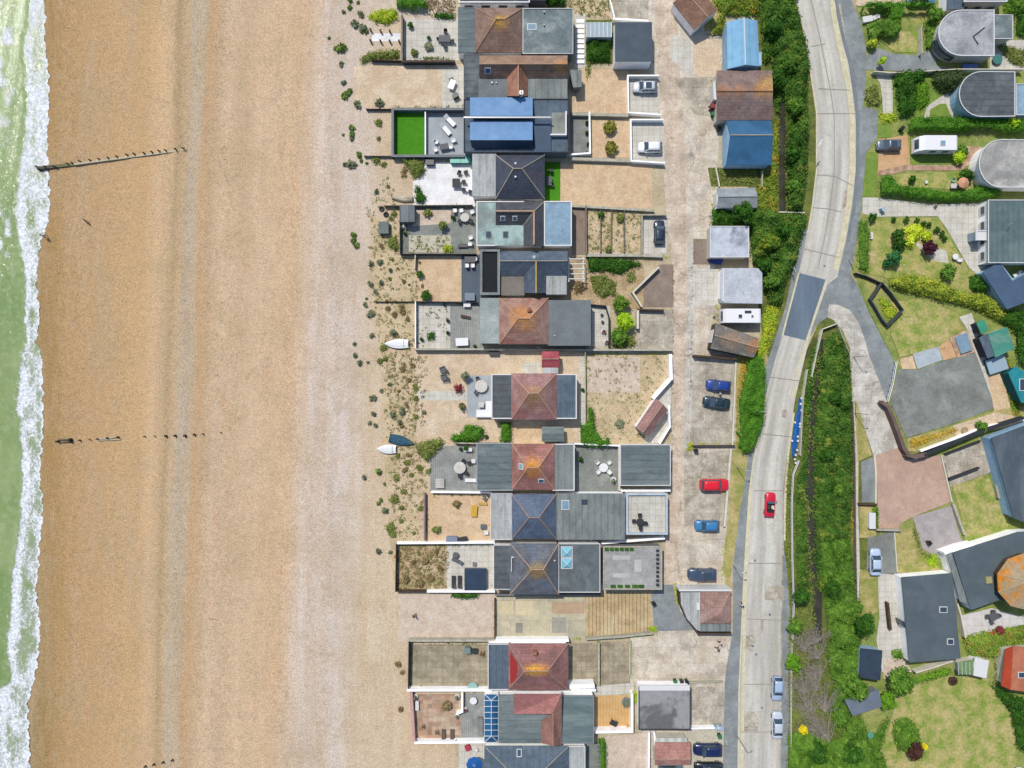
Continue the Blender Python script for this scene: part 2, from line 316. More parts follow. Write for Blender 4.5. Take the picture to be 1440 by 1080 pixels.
def build_beach():
    xs = list(range(-40, 640, 5))+[640]; ys = [-16000, -4000, -600]+list(range(-120, 1220, 12))+[1700, 5000, 16000]
    V = []; nx = len(xs)
    for y in ys:
        for x in xs:
            wob = 6*math.sin(y*.008+1)+3*math.sin(y*.021)
            z = beachz(x+wob*min(1, max(0, (x-90)/60)), y)+(.05*math.sin(x*.21+y*.013)*math.sin(y*.05+x*.1) if x < 470 else 0) if x < 520 else 0.0
            V.append(tuple(P(x, y, z)))
    F = [[j*nx+i, (j+1)*nx+i, (j+1)*nx+i+1, j*nx+i+1] for j in range(len(ys)-1) for i in range(nx-1)]
    m, t, bs = newmat('beach_shingle')
    geo = nn(t, 'ShaderNodeNewGeometry'); pos = geo.outputs['Position']
    sx = nn(t, 'ShaderNodeSeparateXYZ'); t.links.new(pos, sx.inputs[0])
    mp = nn(t, 'ShaderNodeMapping'); mp.inputs['Scale'].default_value = (1, .14, 1); t.links.new(pos, mp.inputs[0])
    d = math_(t, 'MULTIPLY', math_(t, 'SUBTRACT', noise(t, mp.outputs[0], .12, 5, .6), .5), .055)
    pxn = math_(t, 'ADD', math_(t, 'DIVIDE', sx.outputs[0], S), 720.0); pyn = math_(t, 'SUBTRACT', 540.0, math_(t, 'DIVIDE', sx.outputs[1], S)); sh_ = math_(t, 'MULTIPLY', math_(t, 'MULTIPLY', pyn, .042), math_(t, 'MULTIPLY', math_(t, 'SUBTRACT', pxn, 130.0), .01, True))
    f = math_(t, 'ADD', math_(t, 'MULTIPLY', math_(t, 'ADD', pxn, sh_), 1/640), d)
    def s(px): return px/640
    col = ramp(t, f, [(s(40), A('9c855a')), (s(64), A('a68656')), (s(74), A('ad8c5a')), (s(90), A('b8966a')), (s(150), A('c4a277')), (s(205), A('cba97b')), (s(232), A('d8b890')), (s(243), A('cdb08a')), (s(254), A('b29a76')), (s(264), A('c8ae8a')), (s(275), A('bfb29c')), (s(290), A('c4b298')), (s(298), A('c8a47c')), (s(310), A('c6aa88')), (s(325), A('d9be9f')), (s(350), A('cdb293')), (s(375), A('dabd9d')), (s(430), A('d7b895')), (s(452), A('dac6b2')), (s(462), A('dfd0c2')), (s(468), A('d5c5b6')), (s(515), A('dbcfc3')), (s(545), A('dac8ae')), (s(640), A('dac6a8'))])
    mp2 = nn(t, 'ShaderNodeMapping'); mp2.inputs['Scale'].default_value = (1, .07, 1); t.links.new(pos, mp2.inputs[0])
    n2 = noise(t, mp2.outputs[0], .55, 6, .65)
    col = mixc(t, ramp(t, n2, [(.3, 0.), (.7, .4)]), col, A('c4a680'))
    n4 = noise(t, mp.outputs[0], .35, 5, .7)
    col = mixc(t, ramp(t, n4, [(.5, 0.), (.7, .42)]), col, A('c0ac92'))
    n5 = noise(t, pos, .09, 5, .6)
    col = mixc(t, ramp(t, n5, [(.48, 0.), (.72, .5)]), col, A('b59c74'))
    col = mixc(t, ramp(t, noise(t, pos, .3, 7, .75), [(.52, 0.), (.68, .5)]), col, A('b9a184')); col = mixc(t, ramp(t, noise(t, mp.outputs[0], .8, 6, .7), [(.56, 0.), (.72, .5)]), col, A('d0a27c'))
    f2 = noise(t, pos, 4.2, 2, .85); f3 = noise(t, pos, 1.3, 6, .8)
    fv = math_(t, 'ADD', math_(t, 'ADD', math_(t, 'MULTIPLY', math_(t, 'SUBTRACT', f2, .5), 1.5), math_(t, 'MULTIPLY', math_(t, 'SUBTRACT', f3, .5), .75)), 1.0)
    mul = nn(t, 'ShaderNodeVectorMath', operation='SCALE'); t.links.new(col, mul.inputs[0]); t.links.new(fv, mul.inputs['Scale'])
    t.links.new(mul.outputs[0], bs.inputs['Base Color']); bs.inputs['Roughness'].default_value = .95; bs.inputs['Specular IOR Level'].default_value = .1
    bn = nn(t, 'ShaderNodeBump'); bn.inputs['Strength'].default_value = .7; bn.inputs['Distance'].default_value = .1; t.links.new(f2, bn.inputs['Height']); t.links.new(bn.outputs[0], bs.inputs['Normal'])
    me = bpy.data.meshes.new('beach'); me.from_pydata(V, [], F); me.materials.append(m); me.polygons.foreach_set('use_smooth', [True]*len(F))
    o = bpy.data.objects.new('beach', me); COL.objects.link(o); tagit(o, kind='structure')
def vnoise(seed):
    r = np.random.default_rng(seed); g = r.random((64, 64))
    def f(x, y):
        xi = math.floor(x); yi = math.floor(y); fx = x-xi; fy = y-yi; fx = fx*fx*(3-2*fx); fy = fy*fy*(3-2*fy)
        a = g[xi % 64, yi % 64]; b = g[(xi+1) % 64, yi % 64]; c = g[xi % 64, (yi+1) % 64]; d = g[(xi+1) % 64, (yi+1) % 64]
        return (a*(1-fx)+b*fx)*(1-fy)+(c*(1-fx)+d*fx)*fy
    return f
def build_sea():
    n1, n2, n3 = vnoise(1), vnoise(2), vnoise(3)
    zs = -1.28
    ys = [-16000, -4000, -500]+list(np.arange(-60, 1140, 3.0))+[1600, 5000, 16000]
    NU = 90; V = []; FO = []; F = []
    for y in ys:
        yy = max(-60, min(1150, y)); sh = shore(yy); fl = interp(FOAML, yy)+2.0*(n1(yy*.12, 3)-.5)*2
        for i in range(NU+1):
            u = i/NU
            px = -90+(sh+90)*u if y > -600 and y < 1700 else -90+(sh+90)*u
            foam = 0.0
            wd = max(sh-fl, 6)
            q = (px-fl)/wd
            if q > -.05:
                e = min(1, (q+.05)*6); foam = e*(.1+.62*n2(px*.09, yy*.045)+.12*n1(px*.3, yy*.2))
                foam += .3*math.exp(-((q-.96)/.04)**2)+.32*math.exp(-((q-.14-.12*n3(3, yy*.02))/.12)**2)
            elif px > -20:
                foam = .28*max(0, 1-(fl-px)/8)
                tp = max(0, 1-abs(yy-100)/150)+.9*max(0, 1-abs(yy-350)/90)+.35*max(0, 1-abs(yy-1030)/60)
                if px < 22: foam += .8*tp*max(0, n3(px*.1+3, yy*.07)-.35)*2*(1 if px < 18 else .5)
            z = max(zs+.03*math.sin(px*.3+yy*.05)+(.1*math.exp(-((px-fl)/3.5)**2)), (beachz(px, y)+.03) if px > 0 else -9)
            V.append(tuple(P(px, y, z))); FO.append(min(1, foam))
    nx = NU+1
    for j in range(len(ys)-1):
        for i in range(NU): F.append([j*nx+i, (j+1)*nx+i, (j+1)*nx+i+1, j*nx+i+1])
    # far water
    b = len(V)
    for y in ys:
        for px in (-30000, -90): V.append(tuple(P(px, y, zs))); FO.append(0)
    for j in range(len(ys)-1): F.append([b+j*2, b+(j+1)*2, b+(j+1)*2+1, b+j*2+1])
    me = bpy.data.meshes.new('sea'); me.from_pydata(V, [], F)
    at = me.attributes.new('foam', 'FLOAT', 'POINT'); at.data.foreach_set('value', FO)
    me.polygons.foreach_set('use_smooth', [True]*len(F))
    m, t, bs = newmat('sea_water')
    geo = nn(t, 'ShaderNodeNewGeometry'); pos = geo.outputs['Position']; an = nn(t, 'ShaderNodeAttribute', attribute_name='foam')
    water = mixc(t, ramp(t, noise(t, pos, .12, 4), [(.4, 0.), (.6, 1.)]), A('96a76c'), A('829a5a'))
    water = mixc(t, ramp(t, noise(t, pos, 1.2, 4), [(.45, 0.), (.7, .5)]), water, A('a9bd8c'))
    mp = nn(t, 'ShaderNodeMapping'); mp.inputs['Scale'].default_value = (1, .6, 1); t.links.new(pos, mp.inputs[0])
    ln = noise(t, mp.outputs[0], 1.6, 8, .75, 1.2)
    vo = nn(t, 'ShaderNodeTexVoronoi'); vo.feature = 'DISTANCE_TO_EDGE'; vo.inputs['Scale'].default_value = 1.6
    pd = nn(t, 'ShaderNodeVectorMath', operation='ADD'); ns = nn(t, 'ShaderNodeTexNoise'); ns.inputs['Scale'].default_value = 1.2; ns.inputs['Detail'].default_value = 4; t.links.new(pos, ns.inputs['Vector'])
    t.links.new(pos, pd.inputs[0]); t.links.new(ns.outputs['Color'], pd.inputs[1]); t.links.new(pd.outputs[0], vo.inputs['Vector'])
    lace = ramp(t, vo.outputs['Distance'], [(0., 1.), (.22, 0.)])
    thr = math_(t, 'ADD', math_(t, 'ADD', math_(t, 'MULTIPLY', an.outputs['Fac'], 1.15), math_(t, 'MULTIPLY', math_(t, 'SUBTRACT', ln, .5), 2.1)), math_(t, 'MULTIPLY', lace, .22))
    ff = ramp(t, thr, [(.45, 0.), (.8, 1.)])
    water = mixc(t, ramp(t, an.outputs['Fac'], [(.15, 0.), (.4, .7)]), water, A('aeb2a6'))
    fc = mixc(t, ramp(t, noise(t, pos, 2.2, 7, .8, .6), [(.36, 0.), (.6, 1.)]), A('a3acb0', .66), A('f2f4f6', .8))
    col = mixc(t, ff, water, fc); t.links.new(col, bs.inputs['Base Color'])
    t.links.new(ramp(t, ff, [(0., .12), (1., .8)]), bs.inputs['Roughness'])
    bn = nn(t, 'ShaderNodeBump'); bn.inputs['Strength'].default_value = .4; bn.inputs['Distance'].default_value = .2; t.links.new(ln, bn.inputs['Height']); t.links.new(bn.outputs[0], bs.inputs['Normal'])
    me.materials.append(m); o = bpy.data.objects.new('sea', me); COL.objects.link(o); tagit(o, kind='structure')
build_beach(); build_sea()
# base ground: one sheet to the horizon, inland of the beach
gb = MB(); a = P(600, -16000); b_ = P(30000, 17000); gb.face([(a.x, b_.y, -.012), (b_.x, b_.y, -.012), (b_.x, a.y, -.012), (a.x, a.y, -.012)])
tagit(obj('ground', gb, G_soil), kind='structure')
# ---------------- foliage ----------------
def leafmesh(name, C, N, sz, mat, parent=None, core=None, asp=.55):
    n = len(C); r = rng.normal(size=(n, 3)); T = np.cross(N, r); T /= np.linalg.norm(T, axis=1)[:, None]+1e-9
    B = np.cross(N, T); s_ = sz[:, None]; V = np.empty((n*4, 3))
    V[0::4] = C-T*s_; V[1::4] = C-B*s_*asp; V[2::4] = C+T*s_; V[3::4] = C+B*s_*asp
    F = [[4*i, 4*i+1, 4*i+2, 4*i+3] for i in range(n)]; V = V.tolist()
    if core:
        b = len(V); V += core[0]; F += [[b+i for i in f] for f in core[1]]
    me = bpy.data.meshes.new(name); me.from_pydata(V, [], F); me.materials.append(mat)
    o = bpy.data.objects.new(name, me); COL.objects.link(o)
    if parent: o.parent = parent
    return o
def inpoly(X, Y, poly):
    r = np.zeros(X.shape, bool); n = len(poly); j = n-1
    for i in range(n):
        xi, yi = poly[i]; xj, yj = poly[j]
        c = ((yi > Y) != (yj > Y)) & (X < (xj-xi)*(Y-yi)/(yj-yi+1e-12)+xi); r ^= c; j = i
    return r
def edged(X, Y, poly):
    d = np.full(X.shape, 1e9); n = len(poly)
    for i in range(n):
        ax, ay = poly[i]; bx, by = poly[(i+1) % n]; dx, dy = bx-ax, by-ay; L = dx*dx+dy*dy+1e-9
        t = np.clip(((X-ax)*dx+(Y-ay)*dy)/L, 0, 1); d = np.minimum(d, np.hypot(X-ax-t*dx, Y-ay-t*dy))
    return d
def mass(name, pts, h, mat, label, cat, R_=1.2, dens=26, leaf=.2, edge=.8, kind=None, group=None, flat=.5, thing_=True, wob=.5):
    """a lumpy body of foliage over a polygon (photo pixels of the ground outline)"""
    poly = [(P(*p).x, P(*p).y) for p in pts]
    xs = [p[0] for p in poly]; ys = [p[1] for p in poly]; x0, x1, y0, y1 = min(xs), max(xs), min(ys), max(ys)
    q = .32; X, Y = np.meshgrid(np.arange(x0-.3, x1+.6, q), np.arange(y0-.3, y1+.6, q), indexing='ij')
    nc = int((x1-x0+2)*(y1-y0+2)/(R_*R_)*1.1)+3
    cx = rng.uniform(x0-.5, x1+.5, nc); cy = rng.uniform(y0-.5, y1+.5, nc); cr = R_*rng.uniform(.7, 1.35, nc); ch = rng.uniform(1-wob, 1, nc)
    def hf(X, Y):
        Z = np.zeros(X.shape)
        for i in range(nc):
            d2 = ((X-cx[i])**2+(Y-cy[i])**2)/cr[i]**2
            Z = np.maximum(Z, ch[i]*np.sqrt(np.clip(1-d2, 0, 1)))
        Z = flat+(1-flat)*Z
        e = edged(X, Y, poly); ins = inpoly(X, Y, poly)
        ew = edge*(.6+.8*np.abs(np.sin(X*1.9+np.cos(Y*2.3))))
        return np.where(ins, h*Z*np.sqrt(np.clip(e/ew, 0, 1)), 0)
    Z = hf(X, Y); nx, ny = X.shape; ok = Z > .05
    idx = -np.ones(X.shape, int); cv = []; cf = []
    Zc = np.maximum(Z-.16, 0.01)
    for i in range(nx):
        for j in range(ny):
            if ok[i, j]: idx[i, j] = len(cv); cv.append([X[i, j], Y[i, j], Zc[i, j]])
    for i in range(nx-1):
        for j in range(ny-1):
            a = (idx[i, j], idx[i+1, j], idx[i+1, j+1], idx[i, j+1])
            if min(a) >= 0: cf.append(list(a))
    area = ok.sum()*q*q; n = int(area*dens)
    px = rng.uniform(x0-.2, x1+.2, n*4); py = rng.uniform(y0-.2, y1+.2, n*4); s_ = inpoly(px, py, poly); px = px[s_][:n]; py = py[s_][:n]
    z = hf(px, py); e_ = .15; gx = (hf(px+e_, py)-z)/e_; gy = (hf(px, py+e_)-z)/e_
    N = np.stack([-gx, -gy, np.ones_like(z)], 1); N = np.clip(N, -3, 3); N /= np.linalg.norm(N, axis=1)[:, None]
    off = rng.uniform(-.12, .3, len(px))*min(1, h); C = np.stack([px, py, z], 1)+N*off[:, None]
    C[:, 2] = np.maximum(C[:, 2], .03)
    N = N+rng.normal(scale=.75, size=N.shape); N /= np.linalg.norm(N, axis=1)[:, None]
    sz = leaf*rng.uniform(.6, 1.4, len(px))
    o = leafmesh(name, C, N, sz, mat, core=(cv, cf))
    c = Vector((sum(xs)/len(xs), sum(ys)/len(ys), 0)); o.data.transform(Matrix.Translation(-c)); o.location = c
    return tagit(o, label, cat, group, kind)
BARK = M('bark', '6e5f4e', '574a3c', sc=3, fine=.2)
def crownpts(lobes, n, leaf, up=-.25, nrm=.6):
    C = []; N = []
    w_ = np.array([l[3]**2 for l in lobes]); w_ = w_/w_.sum()
    for l, k in zip(lobes, w_):
        m = int(n*k)+4; v = rng.normal(size=(m, 3)); v /= np.linalg.norm(v, axis=1)[:, None]
        v = v[v[:, 2] > up]; rad = rng.uniform(.72, 1.08, len(v))[:, None]
        C.append(np.array(l[:3])+v*rad*np.array([l[3], l[3], l[4]])); N.append(v+rng.normal(scale=nrm, size=v.shape))
    C = np.concatenate(C); N = np.concatenate(N); N /= np.linalg.norm(N, axis=1)[:, None]
    return C, N, leaf*rng.uniform(.6, 1.4, len(C))
def core(lobes, f=.7):
    V = []; F = []
    for l in lobes:
        b = len(V); n = 8
        for k in range(1, 5):
            a = math.pi*k/5
            for i in range(n): t = 2*math.pi*i/n; V.append([l[0]+f*l[3]*math.sin(a)*math.cos(t), l[1]+f*l[3]*math.sin(a)*math.sin(t), l[2]+f*l[4]*math.cos(a)])
        V.append([l[0], l[1], l[2]+f*l[4]])
        for k in range(3):
            for i in range(n): F.append([b+k*n+i, b+(k+1)*n+i, b+(k+1)*n+(i+1) % n, b+k*n+(i+1) % n])
        for i in range(n): F.append([b+i, b+(i+1) % n, b+4*n])
    return V, F
def tree(px, py, r, h, mat, label, name='tree', cat='tree', leaf=.2, dens=60, sq=(1, 1), group=None, nl=8):
    """r in photo pixels at crown height, h metres"""
    zc = h*.62; p = P(px, py, zc); rm = r*S*(H-zc)/H
    t = thing(name, label, cat, (p.x, p.y, 0), 0, group)
    lobes = [(0, 0, h*.66, rm*.62, h*.34)]
    for i in range(nl):
        a = 2*math.pi*(i+random.random()*.6)/nl; d = rm*random.uniform(.42, .66)
        lobes.append((d*math.cos(a)*sq[0], d*math.sin(a)*sq[1], h*random.uniform(.38, .66), rm*random.uniform(.3, .45), h*random.uniform(.18, .3)))
    C, N, sz = crownpts(lobes, int(dens*rm*rm*3.2)+40, leaf)
    C[:, 2] = np.maximum(C[:, 2], .05)
    leafmesh('crown', C, N, sz, mat, t, core=core(lobes))
    tb = MB(); tb.cyl((0, 0, -.05), (0, 0, h*.5), max(.05, rm*.09), max(.03, rm*.05), 7)
    for i in range(4):
        a = 1.57*i+random.random(); l = lobes[1+i*2 % (nl-1)]; tb.cyl((0, 0, h*.25), (l[0]*.8, l[1]*.8, l[2]), max(.03, rm*.04), .02, 5)
    obj('trunk', tb, BARK, t, uv=False)
    return t
def plantmesh(r, h, kind, n=90):
    lobes = [(random.uniform(-.35, .35)*r, random.uniform(-.35, .35)*r, h*.3, r*random.uniform(.45, .7), h*.6) for _ in range(4)]
    C, N, sz = crownpts(lobes, n, {'kale': .17, 'dry': .1, 'grass': .2}[kind], up=-.05, nrm=.7 if kind != 'dry' else 1.2)
    C[:, 2] = np.maximum(C[:, 2], .02)
    return C, N, sz, core(lobes, .6)
L_green = leafmat('green_leaves', '668c32', '4a7224', '82a03e'); L_dark = leafmat('dark_green_leaves', '3f6a20', '2f5518', '55802c')
L_thick = leafmat('thicket_leaves', '5c8030', '385f20', '8c9640', sc=.3)
L_hedge = leafmat('clipped_hedge_leaves', '5a8c28', '477420'); L_lime = leafmat('lime_leaves', 'b6d030', '97bf28')
L_yel = leafmat('yellow_green_leaves', 'b4bf38', '8fae30', 'c9c040'); L_olive = leafmat('olive_leaves', '7f8a44', '6d7a3c', '93935a', sc=1.0)
L_purple = leafmat('purple_leaves', '5a2c3c', '482430'); L_kale = leafmat('sea_kale_leaves', '878e70', '727b5c', '989c80', sc=2); L_kaleg = leafmat('bright_clump_leaves', '7b9348', '66803c', sc=2)
L_dryb = leafmat('dry_brown_stems', '8f7f58', '776a48', '9c8a60', sc=1.5); L_red = leafmat('dark_red_leaves', '8c3d44', '7a343a')
L_brown = leafmat('copper_leaves', '5a3c30', '4a3028'); L_gold = leafmat('golden_gorse_leaves', 'cfae40', 'b99a38', '6f8a34', sc=1)
# ---------------- buildings ----------------
class Bld:
    def __init__(s, name, label, cat, px, py, group=None):
        s.o = P(px, py); s.t = thing(name, label, cat, s.o, 0, group); s.pl = []; s.last = None
    def part(s, name, mb, mat, parent=None, **k): return obj(name, mb, mat, parent or s.t, s.o, **k)
    def wr(s, x0, y0, x1, y1, h, inset=0):
        a = P(x0, y1, h); b = P(x1, y0, h); return a.x+inset, a.y+inset, b.x-inset, b.y-inset
    def walls(s, pts, h, mat, inset=0.0, z0=0):
        w_ = [P(x, y, h) for x, y in pts]; c = sum((p.xy for p in w_), Vector((0, 0)))/len(w_)
        q = []
        for p in w_:
            d = p.xy-c; q.append(tuple(c+d*(1-inset/max(d.length, .1)*1.3)))
        mb = MB(); mb.prism(q, z0, h-.02); return s.part('wall', mb, mat)
    def openings(s, r, h, sides, door=None, z0=.95, z1=2.05):
        """windows on the named walls of the block seen at r=(x0,y0,x1,y1)"""
        X0, Y0, X1, Y1 = s.wr(*r, h, .15); z1 = min(z1, h-.35)
        for sd_, n in sides.items():
            L = (Y1-Y0) if sd_ in 'WE' else (X1-X0)
            for i in range(n):
                u = (i+.5)/n*L; ww = min(1.5, L/n*.55)
                isdoor = door == sd_ and i == n//2
                za = .05 if isdoor else z0; w2 = .95 if isdoor else ww
                def bx(mb, w0, a, b, d0, d1):
                    dm = (d0+d1)/2; dt = d1-d0
                    if sd_ == 'W': mb.box(X0-dm, Y0+u, a, dt, w0, b)
                    elif sd_ == 'E': mb.box(X1+dm, Y0+u, a, dt, w0, b)
                    elif sd_ == 'N': mb.box(X0+u, Y1+dm, a, w0, dt, b)
                    else: mb.box(X0+u, Y0-dm, a, w0, dt, b)
                fr = MB(); bx(fr, w2, za, z1, -.02, .05)
                if not isdoor: bx(fr, w2+.16, za-.08, za, -.02, .1)
                f = s.part('door' if isdoor else 'window', fr, FRAME if not isdoor else W_blueg)
                pn = MB(); bx(pn, w2-.16, (1.1 if isdoor else za+.08), z1-.08, .05, .058)
                s.part('pane', pn, PANE, f)
                if isdoor: kn = MB(); bx(kn, .08, 1.0, 1.06, .058, .11); s.part('handle', kn, LMET, f)
    def flat(s, r, h, mat, wall, rim=None, rimw=.18, rimh=.12, over=.15, th=.16, win=None, door=None, slope=0, name='flat_roof'):
        x0, y0, x1, y1 = r; X0, Y0, X1, Y1 = s.wr(x0, y0, x1, y1, h)
        s.walls(rect(*r), h-th, wall, over)
        mb = MB(); mb.prism([(X0, Y0), (X1, Y0), (X1, Y1), (X0, Y1)], h-th, h); o = s.part(name, mb, mat); s.last = o
        s.pl.append([Vector((X0, Y0, h)), Vector((X1, Y0, h)), Vector((X1, Y1, h)), Vector((X0, Y1, h))])
        if rim:
            mb = MB(); w_ = rimw
            for a, b, c, d in ((X0, Y0, X1, Y0+w_), (X0, Y1-w_, X1, Y1), (X0, Y0+w_, X0+w_, Y1-w_), (X1-w_, Y0+w_, X1, Y1-w_)):
                mb.prism([(a, b), (c, b), (c, d), (a, d)], h+.003, h+rimh)
            s.part('parapet', mb, rim, o)
        if win: s.openings(r, h, win, door)
        return o
    def polyflat(s, pts, h, mat, wall, rim=None, over=.2, th=.18, rimw=.22, rimh=.12, name='flat_roof', zs=None):
        w_ = [P(x, y, h) for x, y in pts]; s.walls(pts, h-th, wall, over)
        mb = MB(); mb.prism([(p.x, p.y) for p in w_], h-th, h); o = s.part(name, mb, mat); s.pl.append(w_); s.last = o
        if rim:
            c = sum((p.xy for p in w_), Vector((0, 0)))/len(w_); mb = MB(); n = len(w_)
            ins = []
            for i in range(n):
                a, b, d = w_[i-1].xy, w_[i].xy, w_[(i+1) % n].xy
                e1 = (b-a).normalized(); e2 = (d-b).normalized(); n1 = Vector((-e1.y, e1.x)); n2 = Vector((-e2.y, e2.x)); m = (n1+n2)
                m = m.normalized()/max(.4, m.normalized().dot(n1)) if m.length > 1e-3 else n1
                if m.dot(c-b) < 0: m = -m
                ins.append(b+m*rimw)
            for i in range(n):
                j = (i+1) % n; q = [w_[i].xy, w_[j].xy, ins[j], ins[i]]; mb.prism([tuple(p) for p in q], h+.003, h+rimh)
            s.part('parapet', mb, rim, o)
        return o
    def faces(s, F, mat, name='roof', parent=None, fascia=.14):
        """F: list of faces, every vertex (px,py,z) as seen; closed below by a fascia"""
        mb = MB(); W = [[P(*v) for v in f] for f in F]; edges = {}
        for f in W:
            n = Vector((0, 0, 0))
            for i in range(len(f)): a, b = f[i], f[(i+1) % len(f)]; n += a.cross(b)
            if n.z < 0: f.reverse()
            mb.face(f); s.pl.append(f)
            for i in range(len(f)):
                a, b = f[i], f[(i+1) % len(f)]; k = tuple(sorted([tuple(round(c, 3) for c in a), tuple(round(c, 3) for c in b)])); edges[k] = edges.get(k, 0)+1
        for (a, b), c in edges.items():
            if c == 1: mb.face([a, b, (b[0], b[1], b[2]-fascia), (a[0], a[1], a[2]-fascia)])
        o = s.part(name, mb, mat, parent); s.last = o; return o
    def ridge(s, segs, mat, roof, w_=.1):
        mb = MB()
        for a, b in segs: a = P(*a)+Vector((0, 0, .02)); b = P(*b)+Vector((0, 0, .02)); mb.cyl(a, b, w_, n=6)
        return s.part('ridge_cap', mb, mat, roof)
    def hip(s, r, e, rx, ry, hr, mat, wall=None, cap=None, win=None, door=None, capw=.08, mat2=None):
        x0, y0, x1, y1 = r
        if wall: s.walls(rect(*r), e-.1, wall, .3)
        A_, B_, C_, D_ = (x0, y0, e), (x1, y0, e), (x1, y1, e), (x0, y1, e); E_, F_ = (rx[0], ry, hr), (rx[1], ry, hr)
        o = s.faces([[A_, B_, F_, E_], [B_, C_, F_], [C_, D_, E_, F_], [D_, A_, E_]], mat)
        if cap: s.ridge([(A_, E_), (B_, F_), (C_, F_), (D_, E_), (E_, F_)], cap, o, capw)
        if win: s.openings(r, e, win, door)
        return o
    def gable(s, r, e, ax, rp, hr, mat, wall=None, cap=None, win=None, door=None, capw=.1, name='roof', rr=None):
        x0, y0, x1, y1 = r; q = rr or ((x0, x1) if ax == 'x' else (y0, y1))
        if wall: s.walls(rect(*r), e-.02, wall, .2)
        if ax == 'x':
            E_, F_ = (q[0], rp, hr), (q[1], rp, hr)
            o = s.faces([[(x0, y0, e), (x1, y0, e), F_, E_], [(x0, y1, e), (x1, y1, e), F_, E_]], mat, name)
            tris = [[(x0, y0, e), (x0, y1, e), E_], [(x1, y0, e), (x1, y1, e), F_]]
        else:
            E_, F_ = (rp, q[0], hr), (rp, q[1], hr)
            o = s.faces([[(x0, y0, e), (x0, y1, e), F_, E_], [(x1, y0, e), (x1, y1, e), F_, E_]], mat, name)
            tris = [[(x0, y0, e), (x1, y0, e), E_], [(x0, y1, e), (x1, y1, e), F_]]
        if wall:
            c = Vector(P((x0+x1)/2, (y0+y1)/2, e))
            for t_ in tris:
                w_ = [P(*v) for v in t_]; mid = sum(w_, Vector())/3; d = (c-mid); d.z = 0; d = d.normalized()*.12
                s.part('gable_end', MB().face([v+d-Vector((0, 0, .06)) for v in w_]), wall)
        if cap: s.ridge([(E_, F_)], cap, o, capw)
        if win: s.openings(r, e, win, door)
        return o
    def hit(s, px, py):
        d = P(px, py, 0)-Vector((0, 0, H)); best = None
        for f in s.pl:
            n = Vector((0, 0, 0))
            for i in range(len(f)): n += f[i].cross(f[(i+1) % len(f)])
            n.normalize()
            if abs(n.dot(d)) < 1e-6: continue
            t_ = n.dot(f[0]-Vector((0, 0, H)))/n.dot(d); p = Vector((0, 0, H))+d*t_
            if inpoly(np.array([p.x]), np.array([p.y]), [(v.x, v.y) for v in f])[0] and (best is None or p.z > best[0].z): best = (p, n if n.z > 0 else -n)
        return best or (P(px, py, 3), Vector((0, 0, 1)))
    def skylight(s, px, py, w_=.8, l_=1.1, parent=None, frame=None, pane=None, hgt=.1, name='skylight', bars=0):
        p, n = s.hit(px, py)
        u = Vector((1, 0, 0)); u = (u-n*u.dot(n)).normalized(); v = n.cross(u)
        def slab(a, b, z0, z1):
            mb = MB(); q = [p+u*x+v*y for x, y in ((-a/2, -b/2), (a/2, -b/2), (a/2, b/2), (-a/2, b/2))]
            mb.mesh([x+n*z0 for x in q]+[x+n*z1 for x in q], [[3, 2, 1, 0], [4, 5, 6, 7], [0, 1, 5, 4], [1, 2, 6, 5], [2, 3, 7, 6], [3, 0, 4, 7]]); return mb
        f = s.part(name, slab(w_, l_, -.02, hgt), frame or FRAME, parent or s.last)
        s.part('pane', slab(w_-.2, l_-.2, hgt, hgt+.015), pane or PANE, f if parent is None and s.last is None else f); return f
    def chimney(s, px, py, w_=.6, d_=.6, h=.9, mat=None, pots=2):
        p, n = s.hit(px, py); mb = MB(); mb.box(p.x, p.y, p.z-.6, w_, d_, p.z+h); mb.box(p.x, p.y, p.z+h, w_+.12, d_+.12, p.z+h+.1)
        c = s.part('chimney', mb, mat or W_brick, s.last)
        for i in range(pots): m2 = MB(); m2.cyl((p.x+(i-.5*(pots-1))*.28, p.y, p.z+h+.1), (p.x+(i-.5*(pots-1))*.28, p.y, p.z+h+.4), .1, .08, 8); s.part('chimney_pot', m2, CAP_c, c)
    def vent(s, px, py, r=.16, h=.3, mat=None):
        p, n = s.hit(px, py); mb = MB(); mb.cyl(p-n*.02, p+Vector((0, 0, h)), r*.6, n=8); mb.cyl(p+Vector((0, 0, h)), p+Vector((0, 0, h+.1)), r, r*.7, n=8); s.part('roof_vent', mb, mat or LMET, s.last)
